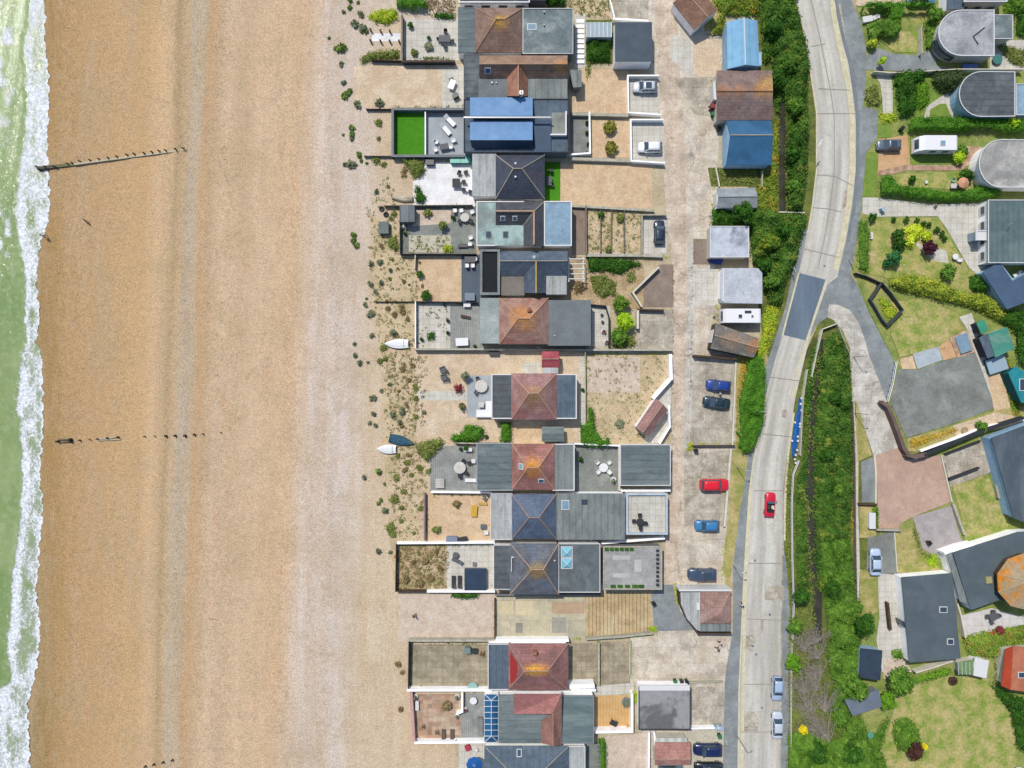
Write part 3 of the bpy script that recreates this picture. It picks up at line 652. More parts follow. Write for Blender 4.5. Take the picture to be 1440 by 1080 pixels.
# ---------------- small prefabs (local metres, facing +x) ----------------
PROTO = {}
def put(key, fn, px, py, rz, label, group=None, z=0, sc=None, direct=False):
    """rz in degrees; px,py on the ground (photo pixels)"""
    p = P(px, py, z)
    if key not in PROTO: PROTO[key] = fn(label); r = PROTO[key]; r.location = p; r.rotation_euler = (0, 0, math.radians(rz)); 
    else: r = dup(PROTO[key], p, math.radians(rz), label)
    if sc: r.scale = sc if isinstance(sc, tuple) else (sc,)*3
    elif key in PROTO and r is not PROTO[key]: r.scale = (1, 1, 1)
    r['label'] = label
    if group: r['group'] = group
    elif 'group' in r.keys(): del r['group']
    return r
def car_fn(paint, kind='hatch', name='parked_car', cat='car', roofmat=None, seats=None):
    def fn(label):
        t = thing(name, label, cat); L, W_ = {'hatch': (4.1, 1.78), 'saloon': (4.5, 1.8), 'suv': (4.8, 1.95), 'convertible': (4.1, 1.72)}[kind]
        hh = {'hatch': 1.48, 'saloon': 1.43, 'suv': 1.7, 'convertible': 1.2}[kind]; belt = {'hatch': .95, 'saloon': .93, 'suv': 1.08, 'convertible': .86}[kind]
        fx = [-.5, -.485, -.44, -.34, -.2, 0, .16, .28, .40, .465, .492, .5]
        fw = [.34, .42, .475, .495, .5, .5, .5, .495, .48, .44, .38, .30]
        ft = [.62, .84, .96, 1.0, 1.0, 1.0, 1.0, .98, .9, .82, .7, .55] if kind != 'saloon' else [.7, .95, 1.0, 1.0, 1.0, 1.0, 1.0, .98, .9, .82, .7, .55]
        mb = MB(); rings = []
        for a, b, c in zip(fx, fw, ft):
            x = a*L; w_ = b*W_; z = c*belt
            rings.append([(x, -w_*.93, .2), (x, -w_, .42), (x, -w_*.99, z-.14), (x, -w_*.9, z-.03), (x, -w_*.5, z+.015), (x, 0, z+.03), (x, w_*.5, z+.015), (x, w_*.9, z-.03), (x, w_*.99, z-.14), (x, w_, .42), (x, w_*.93, .2)])
        v = [p for r_ in rings for p in r_]; n = 11; F = []
        for i in range(len(rings)-1):
            for j in range(n-1): F.append([i*n+j, i*n+j+1, (i+1)*n+j+1, (i+1)*n+j])
            F.append([i*n+n-1, i*n, (i+1)*n, (i+1)*n+n-1])
        F.append(list(range(n))); F.append([(len(rings)-1)*n+n-1-i for i in range(n)]); F = [f[::-1] for f in F]
        mb.mesh(v, F); obj('body', mb, paint, t, smooth=True)
        wb = W_*.45; zb = belt-.03
        if kind != 'convertible':
            if kind == 'saloon': xr0, xr1, xf1, xf0 = -.38, -.22, .1, .27
            elif kind == 'suv': xr0, xr1, xf1, xf0 = -.47, -.40, .1, .24
            else: xr0, xr1, xf1, xf0 = -.47, -.36, .08, .26
            xr0 *= L; xr1 *= L; xf1 *= L; xf0 *= L; wt = W_*.37; zt = hh-.05
            B = [(xr0, -wb, zb), (xf0, -wb, zb), (xf0, wb, zb), (xr0, wb, zb)]; T = [(xr1, -wt, zt), (xf1, -wt, zt), (xf1, wt, zt), (xr1, wt, zt)]
            g = MB(); g.face([B[1], B[2], T[2], T[1]]); obj('windscreen', g, PANE, t)
            g = MB(); g.face([B[3], B[0], T[0], T[3]]); obj('rear_window', g, PANE, t)
            g = MB(); g.face([B[0], B[1], T[1], T[0]]); obj('side_window', g, PANE, t)
            g = MB(); g.face([B[2], B[3], T[3], T[2]]); obj('side_window', g, PANE, t)
            rm = MB(); q = []; nx, ny = 6, 5
            for i in range(nx):
                for j in range(ny):
                    u = i/(nx-1); s_ = j/(ny-1)*2-1; x = xr1-.06+(xf1-xr1+.12)*u; q.append((x, s_*(wt+.03), zt+.07-.05*s_*s_-.04*(2*u-1)**2))
            b = len(q); q += [(x, y, z-.08) for x, y, z in q[:]]
            F = [[i*ny+j, (i+1)*ny+j, (i+1)*ny+j+1, i*ny+j+1] for i in range(nx-1) for j in range(ny-1)]
            for i in range(nx-1): F.append([i*ny, b+i*ny, b+(i+1)*ny, (i+1)*ny]); F.append([i*ny+ny-1, (i+1)*ny+ny-1, b+(i+1)*ny+ny-1, b+i*ny+ny-1])
            for j in range(ny-1): F.append([j, j+1, b+j+1, b+j]); k_ = (nx-1)*ny; F.append([k_+j, b+k_+j, b+k_+j+1, k_+j+1])
            rm.mesh(q, F); rf = obj('roof', rm, roofmat or paint, t, smooth=True)
            if seats == 'sunroof': g = MB(); g.box((xr1+xf1)/2+.1, 0, zt+.02, (xf1-xr1)*.55, wt*1.5, zt+.09, bev=.08); obj('sunroof', g, PANE, rf)
            pl = MB()
            for y in (-1, 1):
                for a, c in ((0, 0), (1, 1)):
                    ia = 0 if a == 0 else 1
                    pb = B[ia] if y < 0 else B[3-ia]; pt = T[ia] if y < 0 else T[3-ia]; pl.cyl(pb, pt, .05, .045, 5)
                xm = (xr0+xf0)/2-.1; pl.cyl((xm, y*wb, zb), (xm, y*wt, zt), .04, n=4)
            obj('pillar', pl, paint, t)
        else:
            c = MB(); c.box(-.25, 0, belt-.02, 1.75, W_*.74, belt+.04, bev=.2); obj('cockpit', c, RUB, t)
            g = MB(); g.face([(.62, -wb*.9, belt), (.62, wb*.9, belt), (.28, wb*.75, hh), (.28, -wb*.75, hh)]); g.face([(.6, wb*.9, belt), (.6, -wb*.9, belt), (.26, -wb*.75, hh), (.26, wb*.75, hh)]); obj('windscreen', g, PANE, t)
            for y in (-.36, .36): c = MB(); c.box(-.3, y, belt, .5, .46, belt+.12, bev=.08); c.box(-.55, y, belt+.1, .16, .44, belt+.42, bev=.05); obj('seat', c, W_cream if y < 0 else W_brown, t)
            c = MB(); c.box(-1.05, 0, belt+.02, .4, W_*.66, belt+.14, bev=.12); obj('folded_hood', c, RUB, t)
        for x in (-.31, .32):
            for y in (-1, 1):
                wl = MB(); wl.cyl((x*L, y*(W_/2-.2), .31), (x*L, y*(W_/2+.01), .31), .31, n=14); o = obj('wheel', wl, RUB, t, uv=False)
                rm = MB(); rm.cyl((x*L, y*(W_/2+.005), .31), (x*L, y*(W_/2+.02), .31), .19, n=10); obj('rim', rm, LMET, o, uv=False)
        for y in (-1, 1):
            g = MB(); g.box(L*.455, y*W_*.36, belt*.62, .22, .3, belt*.78, bev=.04); obj('headlight', g, LMET, t)
            g = MB(); g.box(-L*.475, y*W_*.37, belt*.66, .16, .26, belt*.84, bev=.03); obj('tail_light', g, MATS['tail'] if 'tail' in MATS else flatmat('tail', 'a01818', .3), t)
            g = MB(); g.box(L*.17, y*(W_/2+.1), belt-.05, .14, .2, belt+.1, bev=.03); obj('wing_mirror', g, paint, t)
        return t
    return fn
PAINT = {}
def paint(h):
    if h not in PAINT: PAINT[h] = M('car_paint_'+{'f': 'a', '1': 'b', 'c': 'c', '2': 'd'}.get(h[0], 'e')+h, h, h, fine=.02, rough=.32, spec=.5, coat=.6, k=.72)
    return PAINT[h]
def car(px, py, deg, col, kind, label, seats=None, L=None, group=None):
    return put(('car', col, kind, seats), car_fn(paint(col), kind, seats=seats), px, py, deg, label, group, sc=L)
def caravan_fn(label, motor=False, L=6.2, W_=2.25):
    t = thing('caravan' if not motor else 'motorhome', label, 'caravan' if not motor else 'motorhome'); wp = flatmat('caravan_white', 'f2f2f2', .4)
    prof = [(-L/2, .4), (-L/2-.02, 1.6), (-L/2+.12, 2.35), (-L/2+.4, 2.55), (L/2-1.0 if motor else L/2-.5, 2.6), (L/2-.35 if motor else L/2-.12, 2.1), (L/2, 1.3), (L/2, .4)]
    mb = MB(); n = len(prof); v = [(x, -W_/2, z) for x, z in prof]+[(x, W_/2, z) for x, z in prof]
    F = [[i, n+i, n+(i+1) % n, (i+1) % n] for i in range(n)]+[list(range(n)), [2*n-1-i for i in range(n)]]; mb.mesh(v, F); obj('body', mb, wp, t)
    for x, w_, l_ in ((.4, .7, .7), (-1.6, .45, .45)) if not motor else ((-.6, .9, .9),): g = MB(); g.box(x, .1, 2.56, l_, w_, 2.68, bev=.06); h_ = obj('roof_hatch', g, FRAME, t); g = MB(); g.box(x, .1, 2.68, l_-.15, w_-.15, 2.7, bev=.05); obj('pane', g, PANEL if motor else DMET, h_)
    if not motor: g = MB(); g.box(-.9, -.6, 2.57, 1.1, .45, 2.62); obj('solar_panel', g, DMET, t)
    for y in (-1, 1):
        for x in (-1.6, .5): g = MB(); g.box(x, y*(W_/2+.015), 1.3, 1.0, .03, 1.95); obj('window', g, PANE, t)
    g = MB(); dx = .33/.8; 
    g.mesh([(L/2-.32 if motor else L/2-.11, -.8, 2.05), (L/2-.32 if motor else L/2-.11, .8, 2.05), (L/2+.02, .8, 1.35), (L/2+.02, -.8, 1.35)], [[3, 2, 1, 0]]); obj('windscreen' if motor else 'window', g, PANE, t)
    for x in ((-1.7, 1.9) if motor else (-.2,)):
        for y in (-1, 1): g = MB(); g.cyl((x, y*(W_/2-.22), .34), (x, y*(W_/2+.01), .34), .34, n=14); o = obj('wheel', g, RUB, t); g = MB(); g.cyl((x, y*(W_/2), .34), (x, y*(W_/2+.02), .34), .18, n=10); obj('rim', g, LMET, o)
    if not motor: g = MB(); g.cyl((L/2, -.5, .45), (L/2+1.1, 0, .45), .05); g.cyl((L/2, .5, .45), (L/2+1.1, 0, .45), .05); g.cyl((L/2+.9, 0, .1), (L/2+.9, 0, .6), .04); obj('drawbar', g, DMET, t)
    return t
WOODT = M('teak', '8f6f4c', '7d5f40', sc=2, fine=.15); WHT = flatmat('white_plastic', 'ececec', .5); GRYP = flatmat('grey_rattan', '5a5d60', .7); BLK = flatmat('black_rattan', '2b2c2f', .7)
PALET = M('pale_stone_top', 'd8d5cc', 'c9c6bd', sc=2, fine=.08)
def table_fn(w_=1.4, l_=.9, mat=None, rnd=False, h=.74, name='garden_table'):
    mat = mat or WOODT
    def fn(label):
        t = thing(name, label, 'table'); g = MB()
        if rnd: g.lathe((0, 0, 0), [(w_*.48, h-.05), (w_/2, h-.04), (w_/2, h-.01), (w_*.48, h)], 20)
        else: g.box(0, 0, h-.05, w_, l_, h, bev=.04)
        obj('tabletop', g, mat, t)
        for x in (-1, 1):
            for y in (-1, 1):
                g = MB(); k_ = .3 if rnd else .42; g.cyl((x*w_*k_, y*(w_ if rnd else l_)*k_, 0), (x*w_*k_*.9, y*(w_ if rnd else l_)*k_*.9, h-.05), .03, n=5); obj('leg', g, mat, t)
        return t
    return fn
def chair_fn(mat, w_=.5):
    def fn(label):
        t = thing('garden_chair', label, 'chair'); g = MB(); g.box(0, 0, .4, w_, w_, .47, bev=.05); obj('seat', g, mat, t)
        g = MB(); g.mesh([(-w_*.5, -w_*.47, .47), (-w_*.5, w_*.47, .47), (-w_*.68, w_*.42, .9), (-w_*.68, -w_*.42, .9), (-w_*.42, -w_*.47, .47), (-w_*.42, w_*.47, .47), (-w_*.6, w_*.42, .92), (-w_*.6, -w_*.42, .92)], [[0, 1, 2, 3], [7, 6, 5, 4], [0, 4, 5, 1], [1, 5, 6, 2], [2, 6, 7, 3], [3, 7, 4, 0]]); obj('backrest', g, mat, t)
        for y in (-1, 1): g = MB(); g.box(-.02, y*w_*.5, .62, w_*.9, .05, .66); g.cyl((w_*.35, y*w_*.5, .45), (w_*.35, y*w_*.5, .63), .02, n=4); obj('armrest', g, mat, t)
        for x in (-1, 1):
            for y in (-1, 1): g = MB(); g.cyl((x*w_*.45, y*w_*.45, 0), (x*w_*.4, y*w_*.4, .42), .022, n=5); obj('leg', g, mat, t)
        return t
    return fn
def lounger_fn(mat, fr=None):
    def fn(label):
        t = thing('sun_lounger', label, 'sun lounger'); g = MB(); g.box(.25, 0, .3, 1.4, .62, .4, bev=.05); obj('mattress', g, mat, t)
        g = MB(); g.mesh([(-.45, -.31, .3), (-.45, .31, .3), (-.98, .31, .62), (-.98, -.31, .62), (-.42, -.31, .4), (-.42, .31, .4), (-.93, .31, .72), (-.93, -.31, .72)], [[0, 1, 2, 3], [7, 6, 5, 4], [0, 4, 5, 1], [1, 5, 6, 2], [2, 6, 7, 3], [3, 7, 4, 0]]); obj('backrest', g, mat, t)
        for x in (-.4, .85):
            for y in (-.27, .27): g = MB(); g.cyl((x, y, 0), (x, y, .3), .025, n=5); obj('leg', g, fr or LMET, t)
        return t
    return fn
def bin_fn(mat, lid):
    def fn(label):
        t = thing('wheelie_bin', label, 'bin'); g = MB(); g.mesh([(-.24, -.22, .05), (.24, -.22, .05), (.24, .22, .05), (-.24, .22, .05), (-.3, -.27, .98), (.3, -.27, .98), (.3, .27, .98), (-.3, .27, .98)], [[3, 2, 1, 0], [4, 5, 6, 7], [0, 1, 5, 4], [1, 2, 6, 5], [2, 3, 7, 6], [3, 0, 4, 7]]); obj('body', g, mat, t)
        g = MB(); g.box(.02, 0, .99, .66, .58, 1.05, bev=.06); obj('lid', g, lid, t)
        for y in (-.22, .22): g = MB(); g.cyl((-.26, y-.03, .1), (-.26, y+.03, .1), .1, n=8); obj('wheel', g, RUB, t)
        return t
    return fn
def box_fn(w_, l_, h, mat, lidm, name='storage_box', cat='box', lidn='lid', legs=False):
    def fn(label):
        t = thing(name, label, cat); g = MB(); g.box(0, 0, 0, w_, l_, h*.85, bev=.03); obj('body', g, mat, t); g = MB(); g.box(0, 0, h*.85, w_+.08, l_+.08, h, bev=.05); obj(lidn, g, lidm, t); return t
    return fn
def pot_fn(r, mat, leaf, tall=.35, n=70, name='potted_plant', cat='potted plant'):
    def fn(label):
        t = thing(name, label, cat); g = MB(); g.lathe((0, 0, 0), [(r*.55, 0), (r*.85, r*.9), (r*.95, r*.95), (r*.8, r*.97), (.01, r*.8)], 12); obj('pot', g, mat, t)
        C, N, sz, c_ = plantmesh(r*1.0, tall*2, 'kale', n); C[:, 2] += r*.8; leafmesh('leaves', C, N, sz*.8, leaf, t); return t
    return fn
def parasol_fn(r, mat, h=2.3, name='parasol', n=8):
    def fn(label):
        t = thing(name, label, 'parasol'); g = MB(); v = [(0, 0, h)]+[(r*math.cos(2*math.pi*i/n), r*math.sin(2*math.pi*i/n), h-.45) for i in range(n)]+[(r*.55*math.cos(2*math.pi*(i+.5)/n), r*.55*math.sin(2*math.pi*(i+.5)/n), h-.22) for i in range(n)]
        F = []
        for i in range(n): j = (i+1) % n; F += [[0, 1+i, 1+n+i], [0, 1+n+i, 1+j], [1+i, 1+j, 1+n+i]]
        g.mesh(v, F); v2 = [(x, y, z-.02) for x, y, z in v]; g.mesh(v2, [f[::-1] for f in F])
        cp = obj('canopy', g, mat, t); g = MB()
        for i in range(n): g.cyl((0, 0, h-.01), (v[1+i][0]*.98, v[1+i][1]*.98, h-.47), .02, n=4)
        obj('ribs', g, LMET, cp)
        g = MB(); g.cyl((0, 0, 0), (0, 0, h), .03); obj('pole', g, LMET, t); g = MB(); g.lathe((0, 0, 0), [(.3, 0), (.3, .08), (.05, .1)], 12); obj('base', g, DMET, t); return t
    return fn
def boat_fn(L, W_, hull, inner, upturned=False, name='boat', open_=True, seats=2):
    def fn(label):
        t = thing(name, label, 'boat'); n = 12; R0 = []; R1 = []
        for i in range(n+1):
            u = i/n; w_ = W_/2*min(1, (1-(max(0, u-.35)/.65)**2.2))*(.86+.14*min(1, u/.3)); w_ = max(w_, .02); x = -L/2+L*u; sh = .5+.12*u*u
            R0.append((x, w_, sh)); R1.append((x*.97, w_*.55, .06+.2*max(0, u-.8)))
        v = []; F = []
        for (x, w_, z), (x2, w2, z2) in zip(R0, R1): v += [(x, -w_, z), (x*.985, -w_*.9, z*.45), (x2, -w2, z2), (x2, 0, z2-.06), (x2, w2, z2), (x*.985, w_*.9, z*.45), (x, w_, z)]
        for i in range(n):
            for j in range(6): F.append([i*7+j, i*7+j+1, (i+1)*7+j+1, (i+1)*7+j][::-1])
        F.append([0, 1, 2, 3, 4, 5, 6])
        fl = (lambda p: (p[0], p[1], .62-p[2])) if upturned else (lambda p: p)
        g = MB(); g.mesh([fl(p) for p in v], [f[::-1] for f in F] if upturned else F); hl = obj('hull', g, hull, t, smooth=False)
        if not upturned:
            g = MB(); k_ = .86; vv = []; FF = []
            for (x, w_, z), (x2, w2, z2) in zip(R0, R1): vv += [(x, -w_*k_, z+.02), (x*.97, -w_*.4, z+.1), (x*.97, w_*.4, z+.1), (x, w_*k_, z+.02)]
            for i in range(n):
                for j in range(3): FF.append([i*4+j, (i+1)*4+j, (i+1)*4+j+1, i*4+j+1])
            g.mesh(vv, FF); obj('cover', g, inner, t)
            g = MB()
            for i in range(n):
                for s_ in (-1, 1): a, b = R0[i], R0[i+1]; g.face([(a[0], s_*a[1]*1.02, a[2]+.02), (b[0], s_*b[1]*1.02, b[2]+.02), (b[0], s_*b[1]*.84, b[2]+.02), (a[0], s_*a[1]*.84, a[2]+.02)])
            obj('gunwale', g, hull, t)
            g = MB(); g.cyl((-L*.3, -W_*.38, .66), (-L*.3, W_*.38, .66), .04, n=5); obj('strap', g, LMET, t)
        else: g = MB(); g.cyl(fl((-L*.47, 0, -.02)), fl((L*.42, 0, .1)), .035, n=5); obj('keel', g, hull, t)
        return t
    return fn
# people
SKIN = flatmat('skin', 'c99a7c', .6, .3)
def skinmesh(name, verts, edges, radii, mat, parent, sub=1):
    me = bpy.data.meshes.new(name); me.from_pydata(verts, edges, []); o = bpy.data.objects.new(name, me); COL.objects.link(o)
    o.modifiers.new('s', 'SKIN'); m = o.modifiers.new('u', 'SUBSURF'); m.levels = sub; m.render_levels = sub
    for v, r in zip(me.skin_vertices[0].data, radii): v.radius = (r, r)
    me.skin_vertices[0].data[0].use_root = True
    dg = bpy.context.evaluated_depsgraph_get(); ne = bpy.data.meshes.new_from_object(o.evaluated_get(dg)); o.modifiers.clear(); o.data = ne; ne.materials.clear(); ne.materials.append(mat)
    for p in ne.polygons: p.use_smooth = True
    o.parent = parent; return o
def person_fn(top, legs, hair):
    def fn(label):
        t = thing('person', label, 'person')
        # mid-stride, facing +x
        J = {'pel': (0, 0, .95), 'ch': (.02, 0, 1.25), 'nk': (.04, 0, 1.47), 'hd': (.06, 0, 1.6), 'ht': (.06, 0, 1.7)}
        v = [J['pel'], J['ch'], J['nk'], J['hd'], J['ht']]; r = [.12, .13, .055, .09, .06]; e = [(0, 1), (1, 2), (2, 3), (3, 4)]
        for s_, k_, ar in ((-1, .28, -.25), (1, -.25, .25)):
            b = len(v); v += [(0, s_*.1, .9), (k_*.6, s_*.1, .5), (k_, s_*.1, .08), (k_+.16, s_*.1, .04)]; r += [.09, .06, .04, .035]; e += [(0, b), (b, b+1), (b+1, b+2), (b+2, b+3)]
            b = len(v); v += [(.02, s_*.2, 1.4), (ar*.45, s_*.24, 1.14), (ar+.03, s_*.25, .92), (ar+.07, s_*.25, .86)]; r += [.055, .042, .03, .03]; e += [(1, b), (b, b+1), (b+1, b+2), (b+2, b+3)]
            h = len(v)-1
            for q in range(4): b = len(v); v += [(ar+.075+q*.016, s_*(.25), .83), (ar+.085+q*.02, s_*.25, .775-.008*abs(q-1))]; r += [.008, .007]; e += [(h, b), (b, b+1)]
            b = len(v); v += [(ar+.11, s_*.225, .85), (ar+.14, s_*.215, .81)]; r += [.009, .008]; e += [(h, b), (b, b+1)]
        skinmesh('body', v, e, r, SKIN, t)
        skinmesh('jacket', [(0, 0, .98), (.02, 0, 1.25), (.03, 0, 1.4), (.02, -.2, 1.41), (-.11, -.245, 1.14), (-.22, -.255, .95), (.02, .2, 1.41), (.11, .245, 1.14), (.26, .255, .95)], [(0, 1), (1, 2), (2, 3), (3, 4), (4, 5), (2, 6), (6, 7), (7, 8)], [.15, .16, .12, .075, .06, .048, .075, .06, .048], top, t)
        skinmesh('trousers', [(0, 0, .98), (0, -.1, .88), (.17, -.1, .5), (.28, -.1, .1), (0, .1, .88), (-.15, .1, .5), (-.25, .1, .1)], [(0, 1), (1, 2), (2, 3), (0, 4), (4, 5), (5, 6)], [.14, .11, .08, .06, .11, .08, .06], legs, t)
        g = MB(); g.lathe((.045, 0, 1.6), [(.1, 0), (.112, .06), (.1, .12), (.06, .155), (.001, .17)], 12); obj('hair', g, hair, t, smooth=True)
        return t
    return fn
# walls and fences
def wall(pts, h, mat, label, th=.2, name='garden_wall', cat='wall', coping=None, group=None, z0=0, posts=0, atground=False, closed=False):
    """pts: line of the top as seen"""
    w_ = [P(x, y, 0 if atground else h) for x, y in pts]; o = P(*pts[0]); t = thing(name, label, cat, (o.x, o.y, 0), 0, group); mb = MB(); cp = MB(); pm = []
    if closed: w_.append(w_[0])
    for i in range(len(w_)-1):
        a, b = w_[i].xy, w_[i+1].xy; d = (b-a)
        if d.length < .01: continue
        d.normalize(); n = Vector((-d.y, d.x))*th/2; e = d*(th/2-.004*(i % 2)) if len(w_) > 2 else d*0
        mb.prism([tuple(a-n-e), tuple(b-n+e), tuple(b+n+e), tuple(a+n-e)], z0, h-(.0 if not coping else .06)-.003*(i % 2))
        if coping: n2 = n*1.35; cp.prism([tuple(a-n2-e), tuple(b-n2+e), tuple(b+n2+e), tuple(a+n2-e)], h-.06-.003*(i % 2), h-.003*(i % 2))
        if posts:
            L = (b-a).length; k_ = max(1, int(L/posts))
            for j in range(k_+1): p = a+d*L*j/k_; pm.append(p)
    off = (o.x, o.y, 0)
    obj('panel' if posts else 'wall', mb, mat, t, off)
    if coping: obj('coping', cp, coping, t, off)
    if posts:
        done = []
        for p in pm[:90]:
            if any((p-q).length < .3 for q in done): continue
            done.append(p); m2 = MB(); m2.box(p.x, p.y, 0, .12, .12, h+.08); obj('post', m2, mat, t, off)
    return t
def fence(pts, label, h=1.2, mat=None, posts=2.0, th=.06, group=None): return wall(pts, h, mat or W_fenceb, label, th=th, name='fence', cat='fence', posts=posts, group=group)
# beach and scrub plants
PV = {}
def plants(kind, mat, items, look, name='beach_plant', cat='plant', group='plants growing on the shingle'):
    for it in items:
        px, py, r = it; k_ = (kind, mat.name); rm = r*S
        if k_ not in PV:
            PV[k_] = []
            for i in range(4):
                C, N, sz, c_ = plantmesh(.5, {'kale': .45, 'dry': .35, 'grass': .7}[kind], kind, {'kale': 120, 'dry': 150, 'grass': 200}[kind])
                me = leafmesh(name, C, N, sz, mat, core=c_); PV[k_].append(me.data); bpy.data.objects.remove(me)
        o = bpy.data.objects.new(name, random.choice(PV[k_])); COL.objects.link(o); o.location = P(px, py); o.rotation_euler = (0, 0, random.random()*6.28)
        f = rm/.5*.9; o.scale = (f*random.uniform(.9, 1.15), f*random.uniform(.85, 1.1), f**.7); tagit(o, '@'+('large ' if r >= 8 else 'small ' if r <= 3.5 else '')+look, cat, group)
# landmarks used to make the labels of repeats point at one thing
MARKS = []
def relabel():
    tops = [o for o in COL.objects if o.parent is None and o.get('label', '').startswith('@')]
    def pxy(o): z = 0; return (o.location.x/S+720, 540-o.location.y/S)
    buckets = {}
    for o in tops:
        x, y = pxy(o); best = min(MARKS, key=lambda m: math.hypot(m[1]-x, (m[2]-y))); dx, dy = x-best[1], y-best[2]
        d = ('left of' if dx < 0 else 'right of') if abs(dx) > abs(dy) else ('above' if dy < 0 else 'below')
        buckets.setdefault((o['label'][1:], d, best[0]), []).append(o)
    for (l, d, m), os_ in buckets.items():
        os_.sort(key=lambda o: -o.location.y); n = len(os_)
        for i, o in enumerate(os_):
            q = '' if n == 1 else {0: 'topmost ', n-1: 'lowest '}.get(i, ['', 'second ', 'third ', 'fourth ', 'fifth ', 'sixth ', 'seventh ', 'eighth ', 'ninth ', 'tenth ', 'eleventh ', 'twelfth '][i] if i < 12 else '')
            o['label'] = f"{q}{l} {d} {m}"
            if n == 1 and False: pass
# ================= ground surfaces (photo pixel outlines) =================
G = patch
# beach gardens side
G('gravel_yard', rect(588, 90, 652, 160), G_shing)
G('scrub_ground', [(520, 300), (583, 345), (584, 470), (586, 600), (600, 690), (556, 830), (548, 760), (540, 640), (535, 500), (525, 420)], G_dry)
G('patio', rect(566, 26, 645, 85), G_pavel); G('boardwalk', rect(523, 47, 563, 58), G_white)
G('gravel_yard', [(520, 0), (640, 0), (640, 27), (600, 27), (560, 27), (520, 20)], G_shinp)
G('gravel_yard', rect(498, 92, 622, 151), G_shing); G('patio', rect(622, 94, 653, 152), G_pavel)
G('artificial_lawn', rect(554, 157, 598, 219), G_turf); G('deck', rect(600, 160, 654, 220), G_deckl)
G('patio', [(593, 228), (664, 228), (668, 292), (581, 291), (581, 255), (590, 250)], G_white)
G('gravel_yard', rect(563, 290, 670, 356), G_asphg); G('gravel_bed', rect(575, 331, 634, 355), G_shing2); G('gravel_bed', [(585, 295), (634, 295), (634, 314), (580, 318)], G_shinp)
G('gravel_yard', rect(584, 360, 650, 424), G_shino); G('deck', rect(649, 358, 680, 431), G_deckb)
G('patio', rect(586, 426, 634, 491), G_pavel); G('deck', rect(633, 430, 682, 490), G_deckg)
G('gravel_yard', [(583, 492), (700, 492), (822, 496), (824, 622), (586, 622)], G_shino if False else G_shing)
G('path', rect(588, 550, 658, 563), G_pavel); G('deck', rect(657, 528, 695, 587), G_deckl)
G('patio', rect(735, 510, 760, 526), G_pavel); G('gravel_yard', rect(720, 598, 766, 624), G_shino)
G('deck', [(605, 627), (675, 627), (675, 692), (605, 692)], G_deckg)
G('gravel_yard', rect(600, 694, 693, 762), G_shino); G('scrub_ground', rect(558, 765, 630, 832), G_dry2); G('patio', rect(628, 765, 697, 832), G_pavel)
G('patio', rect(576, 906, 688, 969), G_pave); G('patio', rect(583, 976, 650, 1041), G_pavep); G('deck', rect(648, 975, 684, 1041), G_deckg); G('patio', rect(645, 1046, 684, 1084), G_pavel)
G('gravel_yard', rect(560, 836, 697, 902), G_shinp)
# gap between houses
G('yard', rect(696, 840, 826, 898), G_slabs); G('yard', [(823, 834), (914, 832), (916, 892), (824, 899)], G_boards)
for r_, m_ in ((rect(702, 845, 722, 864), ('d9cba6', 'cfc09a')), (rect(725, 845, 750, 865), ('ddd0ac', 'd2c5a0')), (rect(776, 846, 822, 863), ('c4a98a', 'b59b7c')), (rect(776, 868, 796, 890), ('a9a798', '9c9a8c')), (rect(725, 876, 735, 890), ('98968a', '8c8a7e'))): G('yard_slab', r_, M('cast_slab_'+m_[0], *m_, fine=.16, sc=1))
# lane side: worn concrete and the bays
G('lane', [(903, -80), (1010, -80), (1008, 30), (1012, 60), (1010, 235), (1003, 330), (1010, 480), (1045, 496), (1040, 560), (1034, 640), (1028, 730), (1018, 825), (1030, 890), (1022, 965), (1018, 1160), (896, 1160), (898, 900), (925, 895), (930, 835), (938, 745), (945, 620), (946, 372), (937, 300), (928, 160), (903, 60)], G_lane)
G('lane', [(913, -80), (948, -80), (956, 100), (960, 160), (966, 300), (969, 480), (966, 600), (962, 660), (958, 760), (940, 826), (931, 826), (937, 740), (945, 600), (947, 400), (940, 260), (928, 120)], G_pink)
G('lane', [(966, 340), (976, 340), (975, 500), (968, 640), (961, 640), (965, 500)], G_conc)
G('asphalt_apron', [(932, 822), (946, 822), (957, 860), (984, 886), (920, 888), (916, 836)], G_asph)
G('forecourt', [(886, 895), (1030, 890), (1022, 963), (886, 963)], G_lane); G('yard', rect(972, 966, 1018, 1022), G_yard)
G('driveway', [(945, 50), (975, 55), (975, 112), (940, 80)], G_pavel); G('yard', [(975, 55), (1020, 55), (1012, 110), (975, 108)], G_grassd if False else G_shing)
G('yard', [(948, 110), (1003, 108), (1003, 165), (975, 160)], G_yard)
G('parking_bay', rect(884, 106, 926, 160), G_pavel); G('parking_bay', rect(888, 168, 934, 232), G_pavel); G('parking_bay', rect(903, 303, 938, 357), G_pavel)
G('parking_bay', [(976, 506), (1034, 508), (1030, 626), (970, 624)], G_yard)
G('parking_bay', [(975, 378), (1010, 378), (1010, 430), (975, 430)], G_pavel)
G('parking_bay', [(975, 336), (998, 336), (998, 372), (975, 372)], G_blockb)
G('parking_bay', [(962, 640), (1030, 632), (1024, 740), (962, 740)], G_yard)
G('yard', rect(862, -5, 912, 28), G_yard)
G('driveway', [(927, 372), (947, 372), (947, 432), (905, 432), (890, 414)], G_blockb); G('yard', rect(897, 436, 947, 492), G_yard)
G('verge', [(1030, 632), (1052, 636), (1046, 700), (1036, 760), (1024, 832), (1016, 800), (1024, 720)], G_grassd)
G('verge', [(1035, 500), (1082, 500), (1070, 560), (1056, 640), (1034, 636)], G_grassd)
